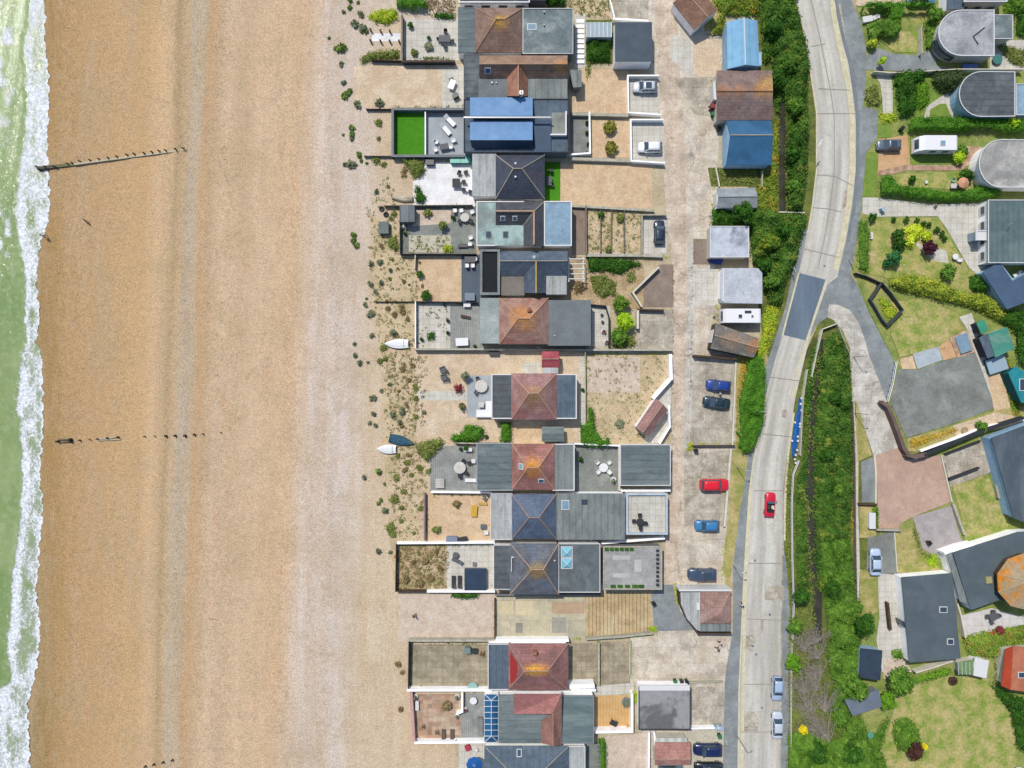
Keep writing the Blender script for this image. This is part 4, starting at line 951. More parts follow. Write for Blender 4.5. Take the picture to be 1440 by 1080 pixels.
# yards between houses and lane
G('gravel_yard', [(765, -40), (862, -40), (862, 28), (765, 14)], G_dry); G('path', rect(808, 20, 823, 96), G_pavel)
G('gravel_yard', [(818, 96), (884, 100), (886, 160), (804, 158)], G_shino); G('flower_bed', rect(824, 28, 862, 90), G_verge)
G('gravel_yard', rect(830, 166, 888, 222), G_shino); G('terrace', rect(802, 158, 830, 218), G_asphg)
G('gravel_yard', rect(788, 230, 917, 294), G_shino); G('artificial_lawn', rect(766, 228, 788, 282), G_turf)
G('yard', rect(804, 290, 826, 358), G_blockb)
G('dry_garden', rect(826, 293, 903, 356), G_dry); G('path', rect(826, 356, 930, 362), G_pavel)
G('dry_garden', rect(800, 362, 905, 434), G_dry2); G('yard', rect(832, 430, 858, 486), G_pavel); G('yard', rect(822, 486, 946, 497), G_yard)
G('gravel_yard', [(824, 499), (944, 499), (944, 535), (920, 560), (892, 600), (912, 624), (824, 624)], G_dry); G('gravel_yard', rect(826, 502, 900, 552), G_shinp); G('yard', rect(814, 500, 824, 624), G_pavel)
G('yard', [(918, 560), (944, 532), (943, 600), (926, 624), (905, 622)], G_pavel)
G('courtyard', rect(806, 627, 874, 692), G_asphg); G('courtyard', rect(845, 763, 856, 832), G_shing)
G('courtyard', rect(800, 904, 842, 966), G_pave); G('courtyard', rect(842, 902, 886, 964), G_pave)
G('deck', rect(838, 978, 888, 1026), G_deckt); G('gravel_yard', [(850, 1036), (914, 1030), (914, 1100), (850, 1100)], G_shinp); G('yard', rect(824, 1044, 852, 1090), G_asphg)
G('path', [(800, 968), (890, 960), (892, 974), (840, 978), (834, 974)], G_pavel)
G('yard', rect(920, 1028, 1016, 1084), G_shing2)
# ---- main road
RL = [(1118, -60), (1118, 0), (1128, 40), (1135, 80), (1142, 125), (1147, 160), (1147, 240), (1141, 290), (1134, 330), (1123, 384), (1100, 472), (1088, 512), (1077, 555), (1068, 610), (1059, 650), (1053, 700), (1049, 760), (1045, 830), (1042, 900), (1039, 970), (1037, 1150)]
RR = [(1160, -60), (1172, 0), (1182, 50), (1193, 90), (1199, 130), (1203, 165), (1203, 240), (1198, 290), (1189, 340), (1176, 394), (1163, 400), (1142, 460), (1131, 505), (1118, 560), (1112, 600), (1105, 650), (1102, 700), (1102, 760), (1100, 830), (1099, 900), (1099, 960), (1096, 1150)]
def far(a, k): return a
G('east_gardens_ground', [(1160, -3000), (6000, -3000), (6000, 6000), (1210, 6000), (1205, 650), (1232, 640), (1218, 520), (1150, 450), (1200, 300), (1205, 100)], G_grass)
G('verge', [(1060, -60), (1118, -60)]+RL[1:11]+[(1080, 505), (1070, 460), (1050, 300), (1060, 100)], G_verge)
G('verge', [(1131, 500), (1150, 455), (1165, 445), (1172, 450), (1195, 490), (1197, 530), (1215, 600), (1232, 641), (1238, 760), (1212, 860), (1210, 1150), (1092, 1150), (1099, 900), (1102, 760), (1105, 650), (1118, 560)], G_verge)
G('pavement', [(1172, -60), (1190, -60), (1197, 0), (1210, 30), (1218, 70), (1217, 130), (1213, 150), (1234, 155), (1234, 192), (1218, 215), (1212, 280), (1208, 320), (1200, 365), (1196, 385), (1205, 400), (1222, 440), (1240, 475), (1260, 512), (1250, 566), (1243, 566), (1236, 545), (1225, 515), (1218, 490), (1205, 450), (1190, 432), (1168, 428), (1165, 445), (1150, 455), (1140, 472), (1125, 470), (1160, 390), (1190, 240), (1190, 165), (1180, 90)], G_asph)
G('pavement', [(1128, 318), (1136, 325), (1125, 384), (1102, 472), (1090, 512), (1080, 556), (1073, 556), (1071, 540), (1078, 510), (1092, 470), (1105, 430), (1115, 380), (1120, 340)], G_asph)
G('pavement', [(1052, 640), (1063, 630), (1055, 700), (1049, 780), (1045, 900), (1042, 960), (1040, 1150), (1015, 1150), (1019, 960), (1022, 935), (1030, 890), (1031, 830), (1030, 800), (1040, 720), (1047, 680)], G_asph)
G('pavement', [(1100, 760), (1107, 800), (1111, 860), (1110, 960), (1106, 1150), (1094, 1150), (1097, 960), (1098, 830)], G_asph)
LAY.append((1030, 1210, -60, 1150, 1+max(l[4] for l in LAY if l[1] > 1100 and l[0] < 1205)))
def build_road():
    def xa(tab, y):
        t_ = sorted([(p[1], p[0]) for p in tab]); return float(np.interp(y, [a for a, b in t_], [b for a, b in t_]))
    z = LAY[-1][4]*.005; ys = [-60+10*i for i in range(122)]; mb = MB(); n = 9
    for y in ys:
        xl, xr = xa(RL, y), xa(RR, y)
        for i in range(n): mb.v.append(tuple(P(xl+(xr-xl)*i/(n-1), y, 0).xy)+(z,))
    for j in range(len(ys)-1):
        for i in range(n-1): mb.f.append([j*n+i, (j+1)*n+i, (j+1)*n+i+1, j*n+i+1]); mb.m.append(0)
    m, t, bs = newmat('worn_road_concrete'); uv = nn(t, 'ShaderNodeUVMap').outputs[0]; pos = nn(t, 'ShaderNodeNewGeometry').outputs['Position']
    mp = nn(t, 'ShaderNodeMapping'); mp.inputs['Scale'].default_value = (1, .035, 1); t.links.new(uv, mp.inputs[0])
    st = noise(t, mp.outputs[0], 1.1, 4, .6); col = mixc(t, ramp(t, st, [(.38, 0.), (.62, 1.)]), A('d6d2c6'), A('b4afa4'))
    col = mixc(t, ramp(t, noise(t, pos, .35, 6, .7), [(.52, 0.), (.7, .7)]), col, A('b0ab9c'))
    f = math_(t, 'ADD', math_(t, 'MULTIPLY', math_(t, 'SUBTRACT', noise(t, pos, 2.2, 8, .75), .5), .7), 1.0)
    mu = nn(t, 'ShaderNodeVectorMath', operation='SCALE'); t.links.new(col, mu.inputs[0]); t.links.new(f, mu.inputs['Scale']); t.links.new(mu.outputs[0], bs.inputs['Base Color']); bs.inputs['Roughness'].default_value = .9
    o = obj('road', mb, m, uv=False); ul = o.data.uv_layers.new(name='UVMap').data
    for p in o.data.polygons:
        for li in p.loop_indices: vi = o.data.loops[li].vertex_index; ul[li].uv = ((vi % n)/(n-1)*3.6, (vi//n)*1.2)
    tagit(o, kind='structure')
build_road()
G('road_patch', [(1124, 384), (1163, 394), (1134, 479), (1101, 471)], G_asphb)
G('road_patch', rect(1075, 824, 1102, 844), G_yard)
G('road_patch', [(1044, 894), (1062, 892), (1061, 916), (1043, 916)], G_yard)
G('road_patch', [(1043, 1000), (1060, 1000), (1066, 1010), (1066, 1028), (1041, 1028)], G_yard)
SZN = [0]
def strip(name, line, w_, mat, off=0, lift=.01, h=None):
    """ribbon (or kerb when h) along a line of ground pixels"""
    SZN[0] += 1; SZ = .09+.0015*SZN[0]
    W = [P(*p).xy for p in line]; L = []; Rr = []
    for i in range(len(W)):
        a = W[max(0, i-1)]; b = W[min(len(W)-1, i+1)]; d = (b-a).normalized(); n = Vector((-d.y, d.x)); c = W[i]+n*off; L.append(c+n*w_/2); Rr.append(c-n*w_/2)
    mb = MB()
    for i in range(len(W)-1):
        z = h or SZ
        mb.face([(L[i].x, L[i].y, z), (L[i+1].x, L[i+1].y, z), (Rr[i+1].x, Rr[i+1].y, z), (Rr[i].x, Rr[i].y, z)][::-1])
        if h:
            for q in (L, Rr): mb.face([(q[i].x, q[i].y, 0), (q[i+1].x, q[i+1].y, 0), (q[i+1].x, q[i+1].y, z), (q[i].x, q[i].y, z)])
    return tagit(obj(name, mb, mat), kind='structure')
G_joint = M('tarred_joint', 'a5a196', '969288', sc=2, fine=.2); G_cream = M('faded_cream_line', 'ded6b4', 'cfc7a4', sc=1, fine=.2)
mid = [((a[0]*.52+b[0]*.48), a[1]) for a, b in zip(RL[1:9], RR[1:9])]
strip('road_joint', [(1140, 0), (1152, 50), (1160, 90), (1168, 130), (1173, 165), (1173, 240), (1167, 290), (1160, 330), (1150, 378)], .14, G_joint, h=None)
strip('road_edge_line', [(1169, -40), (1172, 20), (1182, 70), (1193, 120), (1198, 165), (1198, 240), (1193, 290), (1184, 340), (1175, 380)], .9, G_cream)
strip('road_edge_line', [(1123, 384), (1100, 472)], .3, G_cream); strip('road_edge_line', [(1162, 394), (1134, 479), (1124, 510), (1113, 560)], .35, G_cream)
strip('road_edge_line', [(1056, 680), (1050, 780), (1047, 860), (1045, 960), (1042, 1150)], .5, G_cream)
strip('road_edge_line', RL[12:16], .3, G_cream); strip('road_edge_line', [(1116, 580), (1108, 640), (1104, 700), (1103, 760)], .35, G_cream)
for j, ln in enumerate([[(1140, 66), (1160, 62)], [(1144, 160), (1203, 160)], [(1146, 246), (1174, 248), (1200, 262)], [(1142, 292), (1165, 294), (1182, 298)], [(1130, 350), (1180, 362)], [(1150, 125), (1196, 127)], [(1060, 690), (1102, 690)], [(1053, 792), (1100, 792)], [(1050, 870), (1100, 872)], [(1045, 962), (1098, 962)], [(1042, 1029), (1096, 1029)], [(1082, 530), (1126, 536)], [(1072, 610), (1112, 614)]]): strip('road_joint', ln, .12, G_joint)
strip('kerb', [(1172, -60)]+[(x+3, y) for x, y in RR[1:9]], .5, M('grey_kerb', '858c90', '7a8185', fine=.1), h=.12)
strip('kerb', [(x-1, y) for x, y in RR[15:]], .22, G_yard, h=.12); strip('kerb', [(x+1, y) for x, y in RL[1:9]], .22, G_kerb, h=.12); strip('kerb', [(x, y) for x, y in RL[13:]], .22, G_kerb, h=.12)
# manhole box
G('manhole', [(1100, 576), (1107, 576), (1106, 588), (1099, 587)], G_yard)
for x, y in ((1061, 788), (1082, 864), (1058, 908), (1063, 920), (1071, 995), (1159, 374), (1116, 388), (1203, 447), (1208, 438)): G('manhole', [(x-1.5, y-1.5), (x+1.5, y-1.5), (x+2, y+1.5), (x-1, y+2)], MATS['grey_kerb'] if x % 2 else G_asphb)
for pts in ([(1178, 6), (1182, 6), (1190, 60), (1186, 60)], [(1070, 870), (1074, 870), (1073, 890), (1069, 890)], [(1188, 268), (1196, 268), (1192, 296), (1184, 294)]): G('road_patch', pts, G_yard)
# ---- east side drives
G('driveway', [(1166, 428), (1180, 429), (1195, 436), (1207, 453), (1216, 478), (1222, 500), (1234, 530), (1245, 560), (1256, 600), (1265, 629), (1228, 641), (1215, 600), (1200, 560), (1197, 530), (1195, 490), (1185, 465), (1172, 450), (1163, 446)], G_conc)
G('block_paved_yard', [(1228, 641), (1264, 629), (1275, 645), (1290, 646), (1324, 639), (1331, 668), (1339, 705), (1300, 720), (1283, 727), (1268, 735), (1262, 743), (1234, 743), (1233, 680), (1230, 660)], G_block)
G('driveway', [(1283, 727), (1337, 711), (1350, 755), (1360, 776), (1330, 790), (1297, 772)], G_asphg if False else M('lilac_block_paving', 'b7b0ac', 'a9a29e', sc=.5, fine=.1, pat='slab', pk=(.4, .2), pc=.85))
G('driveway', [(1325, 640), (1383, 618), (1397, 662), (1336, 685)], G_yard)
G('asphalt_yard', [(1262, 519), (1290, 520), (1325, 508), (1371, 496), (1400, 573), (1345, 594), (1274, 616), (1252, 566)], G_asphg)
G('path', [(1210, 650), (1226, 643), (1232, 660), (1232, 706), (1212, 706)], G_asph)
G('gravel_bed', [(1265, 505), (1283, 500), (1288, 519), (1268, 519)], G_shino); G('patio', [(1283, 497), (1319, 487), (1325, 506), (1290, 519)], M('pale_blue_patio', 'bcc5cb', 'b0b9bf', sc=.5, fine=.08))
G('gravel_bed', [(1319, 487), (1334, 476), (1345, 502), (1326, 507)], G_blocko); G('patio', [(1334, 474), (1360, 464), (1372, 495), (1346, 503)], G_pavep)
G('path', [(1348, 446), (1366, 440), (1372, 460), (1385, 500), (1402, 560), (1424, 590), (1400, 598), (1398, 570), (1371, 496), (1360, 464)], G_pavel)
G('gravel_bed', [(1388, 530), (1408, 520), (1424, 590), (1402, 600)], G_shino)
G('lawn', [(1253, 425), (1290, 420), (1345, 440), (1352, 462), (1320, 487), (1265, 503), (1252, 470)], G_lawn)
G('verge', [(1275, 617), (1345, 597), (1400, 577), (1440, 570), (1440, 598), (1385, 606), (1290, 636), (1276, 634)], G_grassd)
G('gravel_bed', [(1340, 598), (1400, 580), (1436, 586), (1438, 596), (1385, 606), (1345, 620)], G_shing)
G('lawn', [(1338, 682), (1390, 672), (1412, 720), (1425, 746), (1380, 756), (1360, 776), (1350, 720)], G_lawn)
G('verge', [(1203, 560), (1226, 640), (1208, 648), (1204, 800), (1212, 870), (1203, 870)], G_grassd)
G('lawn', rect(1208, 712, 1232, 756), G_grassd); G('driveway', [(1220, 756), (1258, 746), (1262, 806), (1236, 808), (1218, 800)], G_asphg); G('lawn', [(1258, 746), (1282, 742), (1296, 775), (1316, 790), (1322, 803), (1262, 806)], G_grassd)
G('verge', [(1208, 800), (1234, 806), (1234, 860), (1210, 870)], G_grassd); G('yard', [(1234, 806), (1258, 808), (1270, 930), (1240, 945), (1232, 900), (1236, 870)], G_pavel)
G('patio', [(1350, 866), (1395, 855), (1440, 868), (1440, 878), (1358, 898)], M('white_patio_slabs', 'dedad4', 'd2cec8', sc=.5, fine=.1, pat='pave', pk=(1.2, 1.2), pc=.85))
G('lawn', [(1260, 990), (1290, 960), (1335, 950), (1395, 955), (1425, 990), (1430, 1100), (1250, 1100), (1240, 1060)], G_lawn)
G('yard', [(1241, 925), (1272, 926), (1282, 944), (1242, 954)], G_shinp)
# upper east gardens
G('driveway', [(1216, 80), (1235, 68), (1258, 76), (1284, 78), (1298, 74), (1316, 62), (1316, 92), (1336, 96), (1310, 104), (1260, 100), (1214, 98)], G_asph)
G('driveway', [(1205, -40), (1268, -40), (1268, 8), (1214, 9), (1203, 8)], G_shing); G('lawn', [(1242, 50), (1262, 44), (1290, 45), (1288, 74), (1258, 74), (1246, 64)], G_lawn)
G('yard', [(1230, 104), (1253, 104), (1257, 150), (1258, 162), (1242, 160), (1238, 120)], G_pavel); G('lawn', rect(1255, 104, 1356, 165), G_lawng)
G('path', [(1299, 166), (1303, 150), (1320, 138), (1332, 130), (1342, 140), (1344, 166), (1338, 166), (1330, 146), (1322, 146), (1308, 154), (1306, 166)], G_pavel)
G('driveway', [(1236, 196), (1276, 190), (1280, 234), (1234, 246)], G_blocko); G('path', [(1234, 246), (1236, 240), (1275, 232), (1342, 232), (1362, 214), (1350, 206), (1380, 206), (1378, 222), (1350, 240), (1275, 240), (1250, 246)], G_pavep)
G('lawn', [(1280, 192), (1338, 192), (1340, 232), (1280, 232)], G_lawng); G('lawn', [(1218, 214), (1234, 214), (1232, 276), (1213, 276)], G_lawng); G('lawn', rect(1234, 174, 1254, 194), G_lawng)
G('lawn', [(1252, 246), (1350, 241), (1372, 240), (1372, 268), (1252, 262)], G_lawn)
G('driveway', [(1213, 278), (1232, 278), (1310, 288), (1372, 286), (1392, 280), (1390, 340), (1400, 375), (1376, 388), (1362, 376), (1330, 320), (1318, 304), (1230, 305), (1212, 300)], G_pavel)
G('lawn', [(1213, 308), (1318, 306), (1332, 330), (1362, 380), (1366, 412), (1340, 412), (1280, 398), (1216, 384), (1202, 380), (1212, 330)], G_lawn)
G('patio', [(1283, 340), (1300, 345), (1330, 352), (1334, 370), (1316, 368), (1296, 352)], G_pavel)
G('yard', rect(1392, 56, 1440, 98), G_pavel); G('yard', rect(1270, 372, 1272, 374), G_pavel)
G('verge', [(1205, 390), (1232, 398), (1226, 420), (1246, 458), (1262, 500), (1258, 510), (1240, 473), (1222, 438)], G_grass)
# garage side verge
G('verge', [(990, 44), (1020, 44), (1020, -60), (990, -60)], G_grassd); G('verge', [(995, 236), (1072, 238), (1072, 262), (1000, 262)], G_verge)
G('verge', [(1066, 100), (1072, 60), (1120, 40), (1140, 200), (1130, 320), (1072, 320)], G_verge)
# water channels
W_water = M('dark_stream_water', '4b4638', '3a382c', sc=.4, fine=.05, rough=.12, spec=.6)
strip('stream', [(1160, 478), (1152, 510), (1147, 550), (1142, 600), (1139, 650), (1140, 700), (1141, 760), (1143, 800), (1149, 830), (1148, 870), (1149, 905)], 1.7, W_water, h=None)
strip('stream', [(1098, 130), (1100, 180), (1099, 240), (1100, 300)], 1.1, W_water)
strip('path', [(1198, 560), (1203, 640), (1204, 720), (1206, 790), (1205, 850)], .6, G_pavel)
# ================= beachfront bungalows, top to bottom =================
BR = ('987e70', '866c5e', '7a6256'); RD = ('b0716a', 'a06058', '8a544c')
def hh(*a): return Bld('bungalow', *a)
# 0 partial at the top edge
b = hh('dark roofed bungalow cut by the top edge, behind the pink yard', 'house', 690, -20)
b.flat((645, -50, 745, 4), 3.0, R_feltd, W_white, FRAME, win={'W': 2, 'S': 4}); b.flat((745, -50, 768, 0), 2.8, R_felt, W_grey)
# 1
b = hh('bungalow with brown hipped roof, yellow ridge and stained green flat roof', 'house', 725, 42)
b.flat((644, 10, 671, 74), 2.9, R_feltg, W_white, None, win={'W': 3}, door='W'); b.flat((735, 12, 806, 76), 3.1, R_lead, W_grey, LMET, rimw=.1, win={'E': 2})
b.skylight(748, 38, 1.5, 1.1, pane=PANEL, name='roof_lantern'); b.vent(765, 18); b.vent(765, 36)
b.hip((668, 11, 736, 74), 3.05, (698, 710), 27, 5.6, tiled('brown_tiles_a', *BR, lich=[(704, 28, 5.5, 1.7, 'd0a030')]), W_white, CAP_r)
# 2
b = hh('bungalow with long orange ridge and small cross gable', 'house', 726, 107)
b.flat((652, 76, 674, 137), 2.9, R_feltd, W_white, None, win={'W': 2}, door='W'); b.flat((673, 108, 716, 137), 3.0, R_corrd, W_white); b.flat((742, 110, 798, 139), 3.0, R_felt, W_white, win={'E': 2}); b.vent(692, 117, .2, .2, FRAME); b.vent(698, 117, .14, .2, FRAME)
T2 = tiled('brown_tiles_b', 'a88c78', '957864', '8a6e5c', lich=[(790, 92, 4.8, 1.6, 'c98a38'), (735, 92, 4.8, .8, 'b98048')])
o = b.gable((674, 78, 798, 110), 3.1, 'x', 90, 5.2, T2, W_white, CAP_c, capw=.08); b.skylight(686, 99, 1.0, 1.0, pane=flatmat('blue_pane', '1f4a80', .2))
b.faces([[(729, 90, 5.1), (729, 135, 5.1), (713, 135, 3.15), (713, 110, 3.15)], [(729, 90, 5.1), (729, 135, 5.1), (742, 135, 3.15), (742, 110, 3.15)]], tiled('clay_tiles_c', 'b08068', '9a6c58'), 'cross_gable'); b.ridge([((729, 91, 5.1), (729, 135, 5.1))], CAP_c, b.last)
b.part('gable_end', MB().face([P(729, 134.5, 5.0), P(714, 134.5, 3.1), P(741, 134.5, 3.1)]), W_white); b.chimney(733, 132, .5, .5, .5, W_white, 1)
b = Bld('outbuilding', 'small pale roofed lean-to at the end of the orange ridged bungalow', 'outbuilding', 810, 110); b.polyflat([(801, 98), (818, 98), (818, 122), (806, 123)], 2.5, R_felt, W_grey)
# 3 blue house
b = hh('modern house with bright blue metal roof panels', 'house', 725, 175)
b.flat((652, 139, 800, 215), 3.0, R_blue, W_blueg, W_dark, win={'W': 3, 'E': 2}, door='W')
def shed_roof(b, r, e0, e1, mat, wallm):
    x0, y0, x1, y1 = r; b.faces([[(x0, y0, e0), (x1, y0, e0), (x1, y1, e1), (x0, y1, e1)]], mat, 'roof_panel')
    b.walls([(x0, y0), (x1, y0), (x1, y1), (x0, y1)], min(e0, e1)-.1, wallm, .1, z0=2.9)
shed_roof(b, (661, 137, 749, 163), 3.6, 4.6, R_bblue, W_blueg); shed_roof(b, (661, 170, 749, 197), 3.9, 4.9, R_bblue, W_blueg)
b.faces([[(661, 197, 4.9), (749, 197, 4.9), (746, 208, 3.4), (664, 208, 3.4)]], R_dblue, 'roof_slope'); b.part('ridge_cap', MB().prism([tuple(P(x, y, 4.6).xy) for x, y in ((652, 164), (775, 164), (775, 166), (652, 166))], 4.5, 4.66), LMET)
b.flat((751, 168, 775, 214), 3.3, R_dblue, W_dark)
b.part('balcony_wall', MB().prism([tuple(P(x, y, 3.8).xy) for x, y in ((774, 188), (797, 188), (797, 190), (774, 190))], 3.02, 3.8).prism([tuple(P(x, y, 3.8).xy) for x, y in ((795, 156), (797, 156), (797, 188), (795, 188))], 3.02, 3.8), FRAME)
b.part('balcony_floor', MB().prism([tuple(P(x, y, 3.1).xy) for x, y in ((776, 158), (795, 158), (795, 188), (776, 188))], 3.0, 3.06), G_asphg)
# 4
b = hh('bungalow with black slate pyramid roof and pale hip lines beside white patio', 'house', 715, 247)
b.flat((664, 215, 698, 276), 2.9, R_pale, W_white, win={'W': 2}, door='W')
b.hip((697, 218, 766, 280), 3.05, (722, 734), 237, 6.0, tiled('black_slate_a', '4c5260', '424956', '5a5360', rough=.6), W_white, CAP_g, win={'E': 2}, capw=.08); b.vent(725, 230, .2, .15, FRAME); b.vent(725, 249, .2, .15, FRAME)
# 5
b = hh('bungalow with pale mint flat roof and L shaped slate ridge in orange', 'house', 736, 314)
b.flat((670, 283, 737, 346), 2.9, R_mint, W_white, FRAME, win={'W': 3}, door='W'); b.skylight(687, 330, .9, 1.1, frame=W_grey)
b.flat((765, 283, 804, 346), 3.0, R_skyb, W_white, FRAME, win={'E': 2})
SL = tiled('slate_b', '585b60', '4c4f55', '66625f', rough=.6)
b.faces([[(697, 284, 3.1), (765, 284, 3.1), (751, 297, 5.0), (697, 297, 5.0)], [(697, 297, 5.0), (751, 297, 5.0), (736, 317, 3.1), (697, 317, 3.1)], [(751, 297, 5.0), (751, 346, 5.0), (736, 346, 3.1), (736, 317, 3.1)], [(765, 284, 3.1), (751, 297, 5.0), (751, 346, 5.0), (765, 346, 3.1)]], SL)
b.walls(rect(697, 284, 765, 346), 3.05, W_white, .3); b.ridge([((697, 297, 5), (751, 297, 5)), ((751, 297, 5), (751, 344, 5))], CAP_c, b.last, .16); b.ridge([((765, 284, 3.1), (751, 297, 5)), ((751, 297, 5), (736, 317, 3.1))], CAP_g, b.last, .08)
b.part('gable_end', MB().face([P(751, 345, 4.9), P(737, 345, 3.05), P(764, 345, 3.05)]), W_white); b.skylight(707, 307, .8, .9); b.skylight(724, 307, .8, .9); b.flat((696, 316.5, 737, 345.5), 3.12, R_mint, W_white, None, over=.3); b.skylight(711, 330, .9, 1.1, frame=W_grey)
# 6
b = hh('bungalow with black sunken roof terrace and blue slate cross gable', 'house', 736, 384)
b.flat((675, 351, 703, 415), 3.3, M('black_glass_roof', '171d20', '12171a', fine=.03, rough=.6, spec=.15), W_grey, R_felt, rimw=.4, rimh=.35, win={'W': 2}, door='W')
b.flat((704, 386, 738, 415), 3.0, M('brown_ribbed_roof', '8b857b', '7d776e', sc=.5, fine=.1, pat='corr', pk=(.35,), pc=.88), W_white); b.flat((768, 384, 797, 414), 3.1, R_pale, W_white)
b.gable((703, 353, 798, 388), 3.1, 'x', 367, 5.1, tiled('blue_slate_c', '637080', '55626f', '76828e', rough=.5), W_white, CAP_g, capw=.08, win={'E': 2})
b.faces([[(754, 367, 5.0), (754, 412, 5.0), (737, 412, 3.15), (737, 388, 3.15)], [(754, 367, 5.0), (754, 412, 5.0), (768, 412, 3.15), (768, 388, 3.15)]], tiled('blue_slate_d', '5f6c7c', '4c5866', rough=.5), 'cross_gable'); b.ridge([((754, 367, 5), (754, 412, 5))], CAP_y, b.last, .14)
b.part('gable_end', MB().face([P(754, 411.5, 4.9), P(738, 411.5, 3.1), P(767, 411.5, 3.1)]), W_white); b.vent(751, 362, .35, .25)
# 7
b = hh('bungalow with rust orange pyramid roof between two grey flat roofs', 'house', 752, 452)
b.flat((675, 419, 704, 483), 2.9, R_corrg, W_white, None, win={'W': 3}, door='W'); b.flat((770, 422, 831, 486), 3.0, R_corrd, W_grey, None, win={'E': 2, 'S': 2}); b.vent(780, 472, .12, .1, FRAME)
b.hip((702, 419, 771, 484), 3.05, (729, 745), 448, 5.7, tiled('rust_tiles', 'b08c7e', '9c776a', 'a0685e', lich=[(737, 448, 5.4, 2.5, 'd49440'), (728, 440, 4.8, 1.8, 'c08a50')]), W_white, CAP_c); b.chimney(744, 436, .55, .55, .7, W_brick, 1)
# 8
b = hh('bungalow with dusky red pyramid roof framed by white gutters', 'house', 751, 558)
b.flat((691, 526, 721, 589), 2.9, R_feltd, W_white, FRAME, win={'W': 3}, door='W'); b.flat((781, 526, 811, 589), 2.95, R_blue, W_white, FRAME, win={'E': 2})
b.hip((719, 525, 783, 590), 3.05, (744, 757), 553, 5.6, tiled('dusky_tiles', 'a88480', '947069', '9a6462', lich=[(750, 551, 5.4, 1.6, 'c8a078'), (750, 562, 5, 2.2, '8a6a40')]), W_white, CAP_c)
b = Bld('shed', 'small shed with bright red tiled gable roof', 'shed', 774, 505); b.gable((762, 494, 786, 517), 2.2, 'x', 505, 2.9, tiled('red_shed_tiles', 'b45a62', '9c4a52'), W_cream, CAP_r); b.flat((763, 517, 785, 525), 2.3, R_pale, W_cream)
b = Bld('shed', 'green panelled shed between two bungalows', 'shed', 779, 610); b.gable((762, 600, 793, 621), 2.0, 'x', 610, 2.5, R_feltg, W_blueg)
# 9
b = hh('bungalow with orange lichen star on its red hip roof', 'house', 740, 657)
b.flat((670, 623, 722, 690), 2.9, R_feltg, W_white, LMET, win={'W': 3}, door='W'); b.flat((777, 624, 808, 690), 2.95, R_felt, W_white, FRAME, win={'E': 2})
b.hip((720, 624, 780, 689), 3.05, (742, 757), 658, 5.6, tiled('lichened_tiles', 'b27e78', '9a6a60', '8a6054', lich=[(750, 654, 5.5, 1.9, 'e4a020'), (750, 666, 5, 1.4, 'c07830')]), W_white, CAP_c); b.skylight(733, 656, 1.0, 1.0, pane=PANEL); b.skylight(761, 676, 1.0, .8)
b = Bld('garage', 'flat green grey garage beside round white courtyard table', 'garage', 907, 654); b.flat((872, 625, 943, 683), 2.7, R_feltg, W_white, FRAME, rimw=.12, win={'E': 1})
# 10
b = hh('bungalow with slate pyramid roof and very long grey flat extension', 'house', 790, 727)
b.flat((690, 694, 721, 759), 2.9, R_pale, W_white, FRAME, rimw=.1, win={'W': 3}, door='W'); b.flat((781, 694, 879, 759), 3.0, R_blue if False else R_felt, W_white, None, win={'E': 1}); b.skylight(795, 710, 1.3, 1.6, pane=PANEL, hgt=.2); b.skylight(822, 706, .9, .8, frame=W_dark)
b.hip((720, 695, 782, 758), 3.05, (744, 758), 728, 5.7, tiled('slate_blue_tiles', '627084', '566479', '6c7a90', rough=.55), W_white, CAP_r, capw=.08)
b = Bld('roof_terrace', 'white framed terrace at lane end with dark round table', 'terrace', 909, 721); b.flat((880, 693, 938, 751), 2.5, G_pavel, W_white, M('pale_blue_rim', 'c3d0d8', 'b0bec8', fine=.05), rimw=.32, rimh=.5, name='terrace_floor')
# 11
b = hh('bungalow with slate pyramid roof, gold ridge and two pyramid skylights', 'house', 770, 800)
b.flat((694, 766, 720, 829), 2.9, R_feltd, W_white, FRAME, rimw=.1, win={'W': 3}, door='W'); b.flat((785, 764, 844, 833), 3.0, M('dark_patched_roof', '6c7476', '5b6365', '848c8c', sc=.4, fine=.1), W_white, FRAME, rimw=.12, win={'E': 1})
for y in (776, 792):
    f = b.skylight(797, y, 1.9, 1.8, hgt=.12, pane=PANEL, name='roof_lantern')
    c, n = b.hit(797, y); g = MB(); q = [(c.x+x, c.y+yy, c.z+.14) for x, yy in ((-.8, -.75), (.8, -.75), (.8, .75), (-.8, .75))]; g.mesh(q+[(c.x, c.y, c.z+.75)], [[0, 1, 4], [1, 2, 4], [2, 3, 4], [3, 0, 4]]); b.part('lantern_glass', g, flatmat('turquoise_glass', '7cc4d6', .1, .8), f)
    g = MB(); [g.cyl(a, (c.x, c.y, c.z+.76), .05, n=4) for a in q]; b.part('glazing_bar', g, FRAME, f)
b.hip((717, 764, 786, 836), 3.05, (748, 764), 801, 5.7, tiled('charcoal_tiles', '72767c', '5f636a', '66748a', lich=[(756, 805, 5.4, 1.8, 'a98420')]), W_white, CAP_c, capw=.08); b.vent(780, 788, .15, .2, FRAME)
b.part('vent_flashing', MB().prism([tuple(P(x, y, 3.6).xy) for x, y in ((719, 783), (723, 783), (723, 784), (720, 784), (720, 803), (719, 803))], 3.3, 3.9), FRAME)
b = Bld('garage', 'flat grey roofed garage edged with dark planted tubs', 'garage', 889, 798); b.flat((848, 768, 931, 829), 2.7, M('dusty_grey_roof', 'a9a9a5', '9a9a96', 'bcbcb8', sc=.5, fine=.14), W_grey, W_stone, rimw=.2)
for i in range(9): g = MB(); p, n = b.hit(924.5, 774+i*6); g.box(p.x, p.y, p.z+.005, .45, .35, p.z+.3); b.part('planter', g, W_dark)
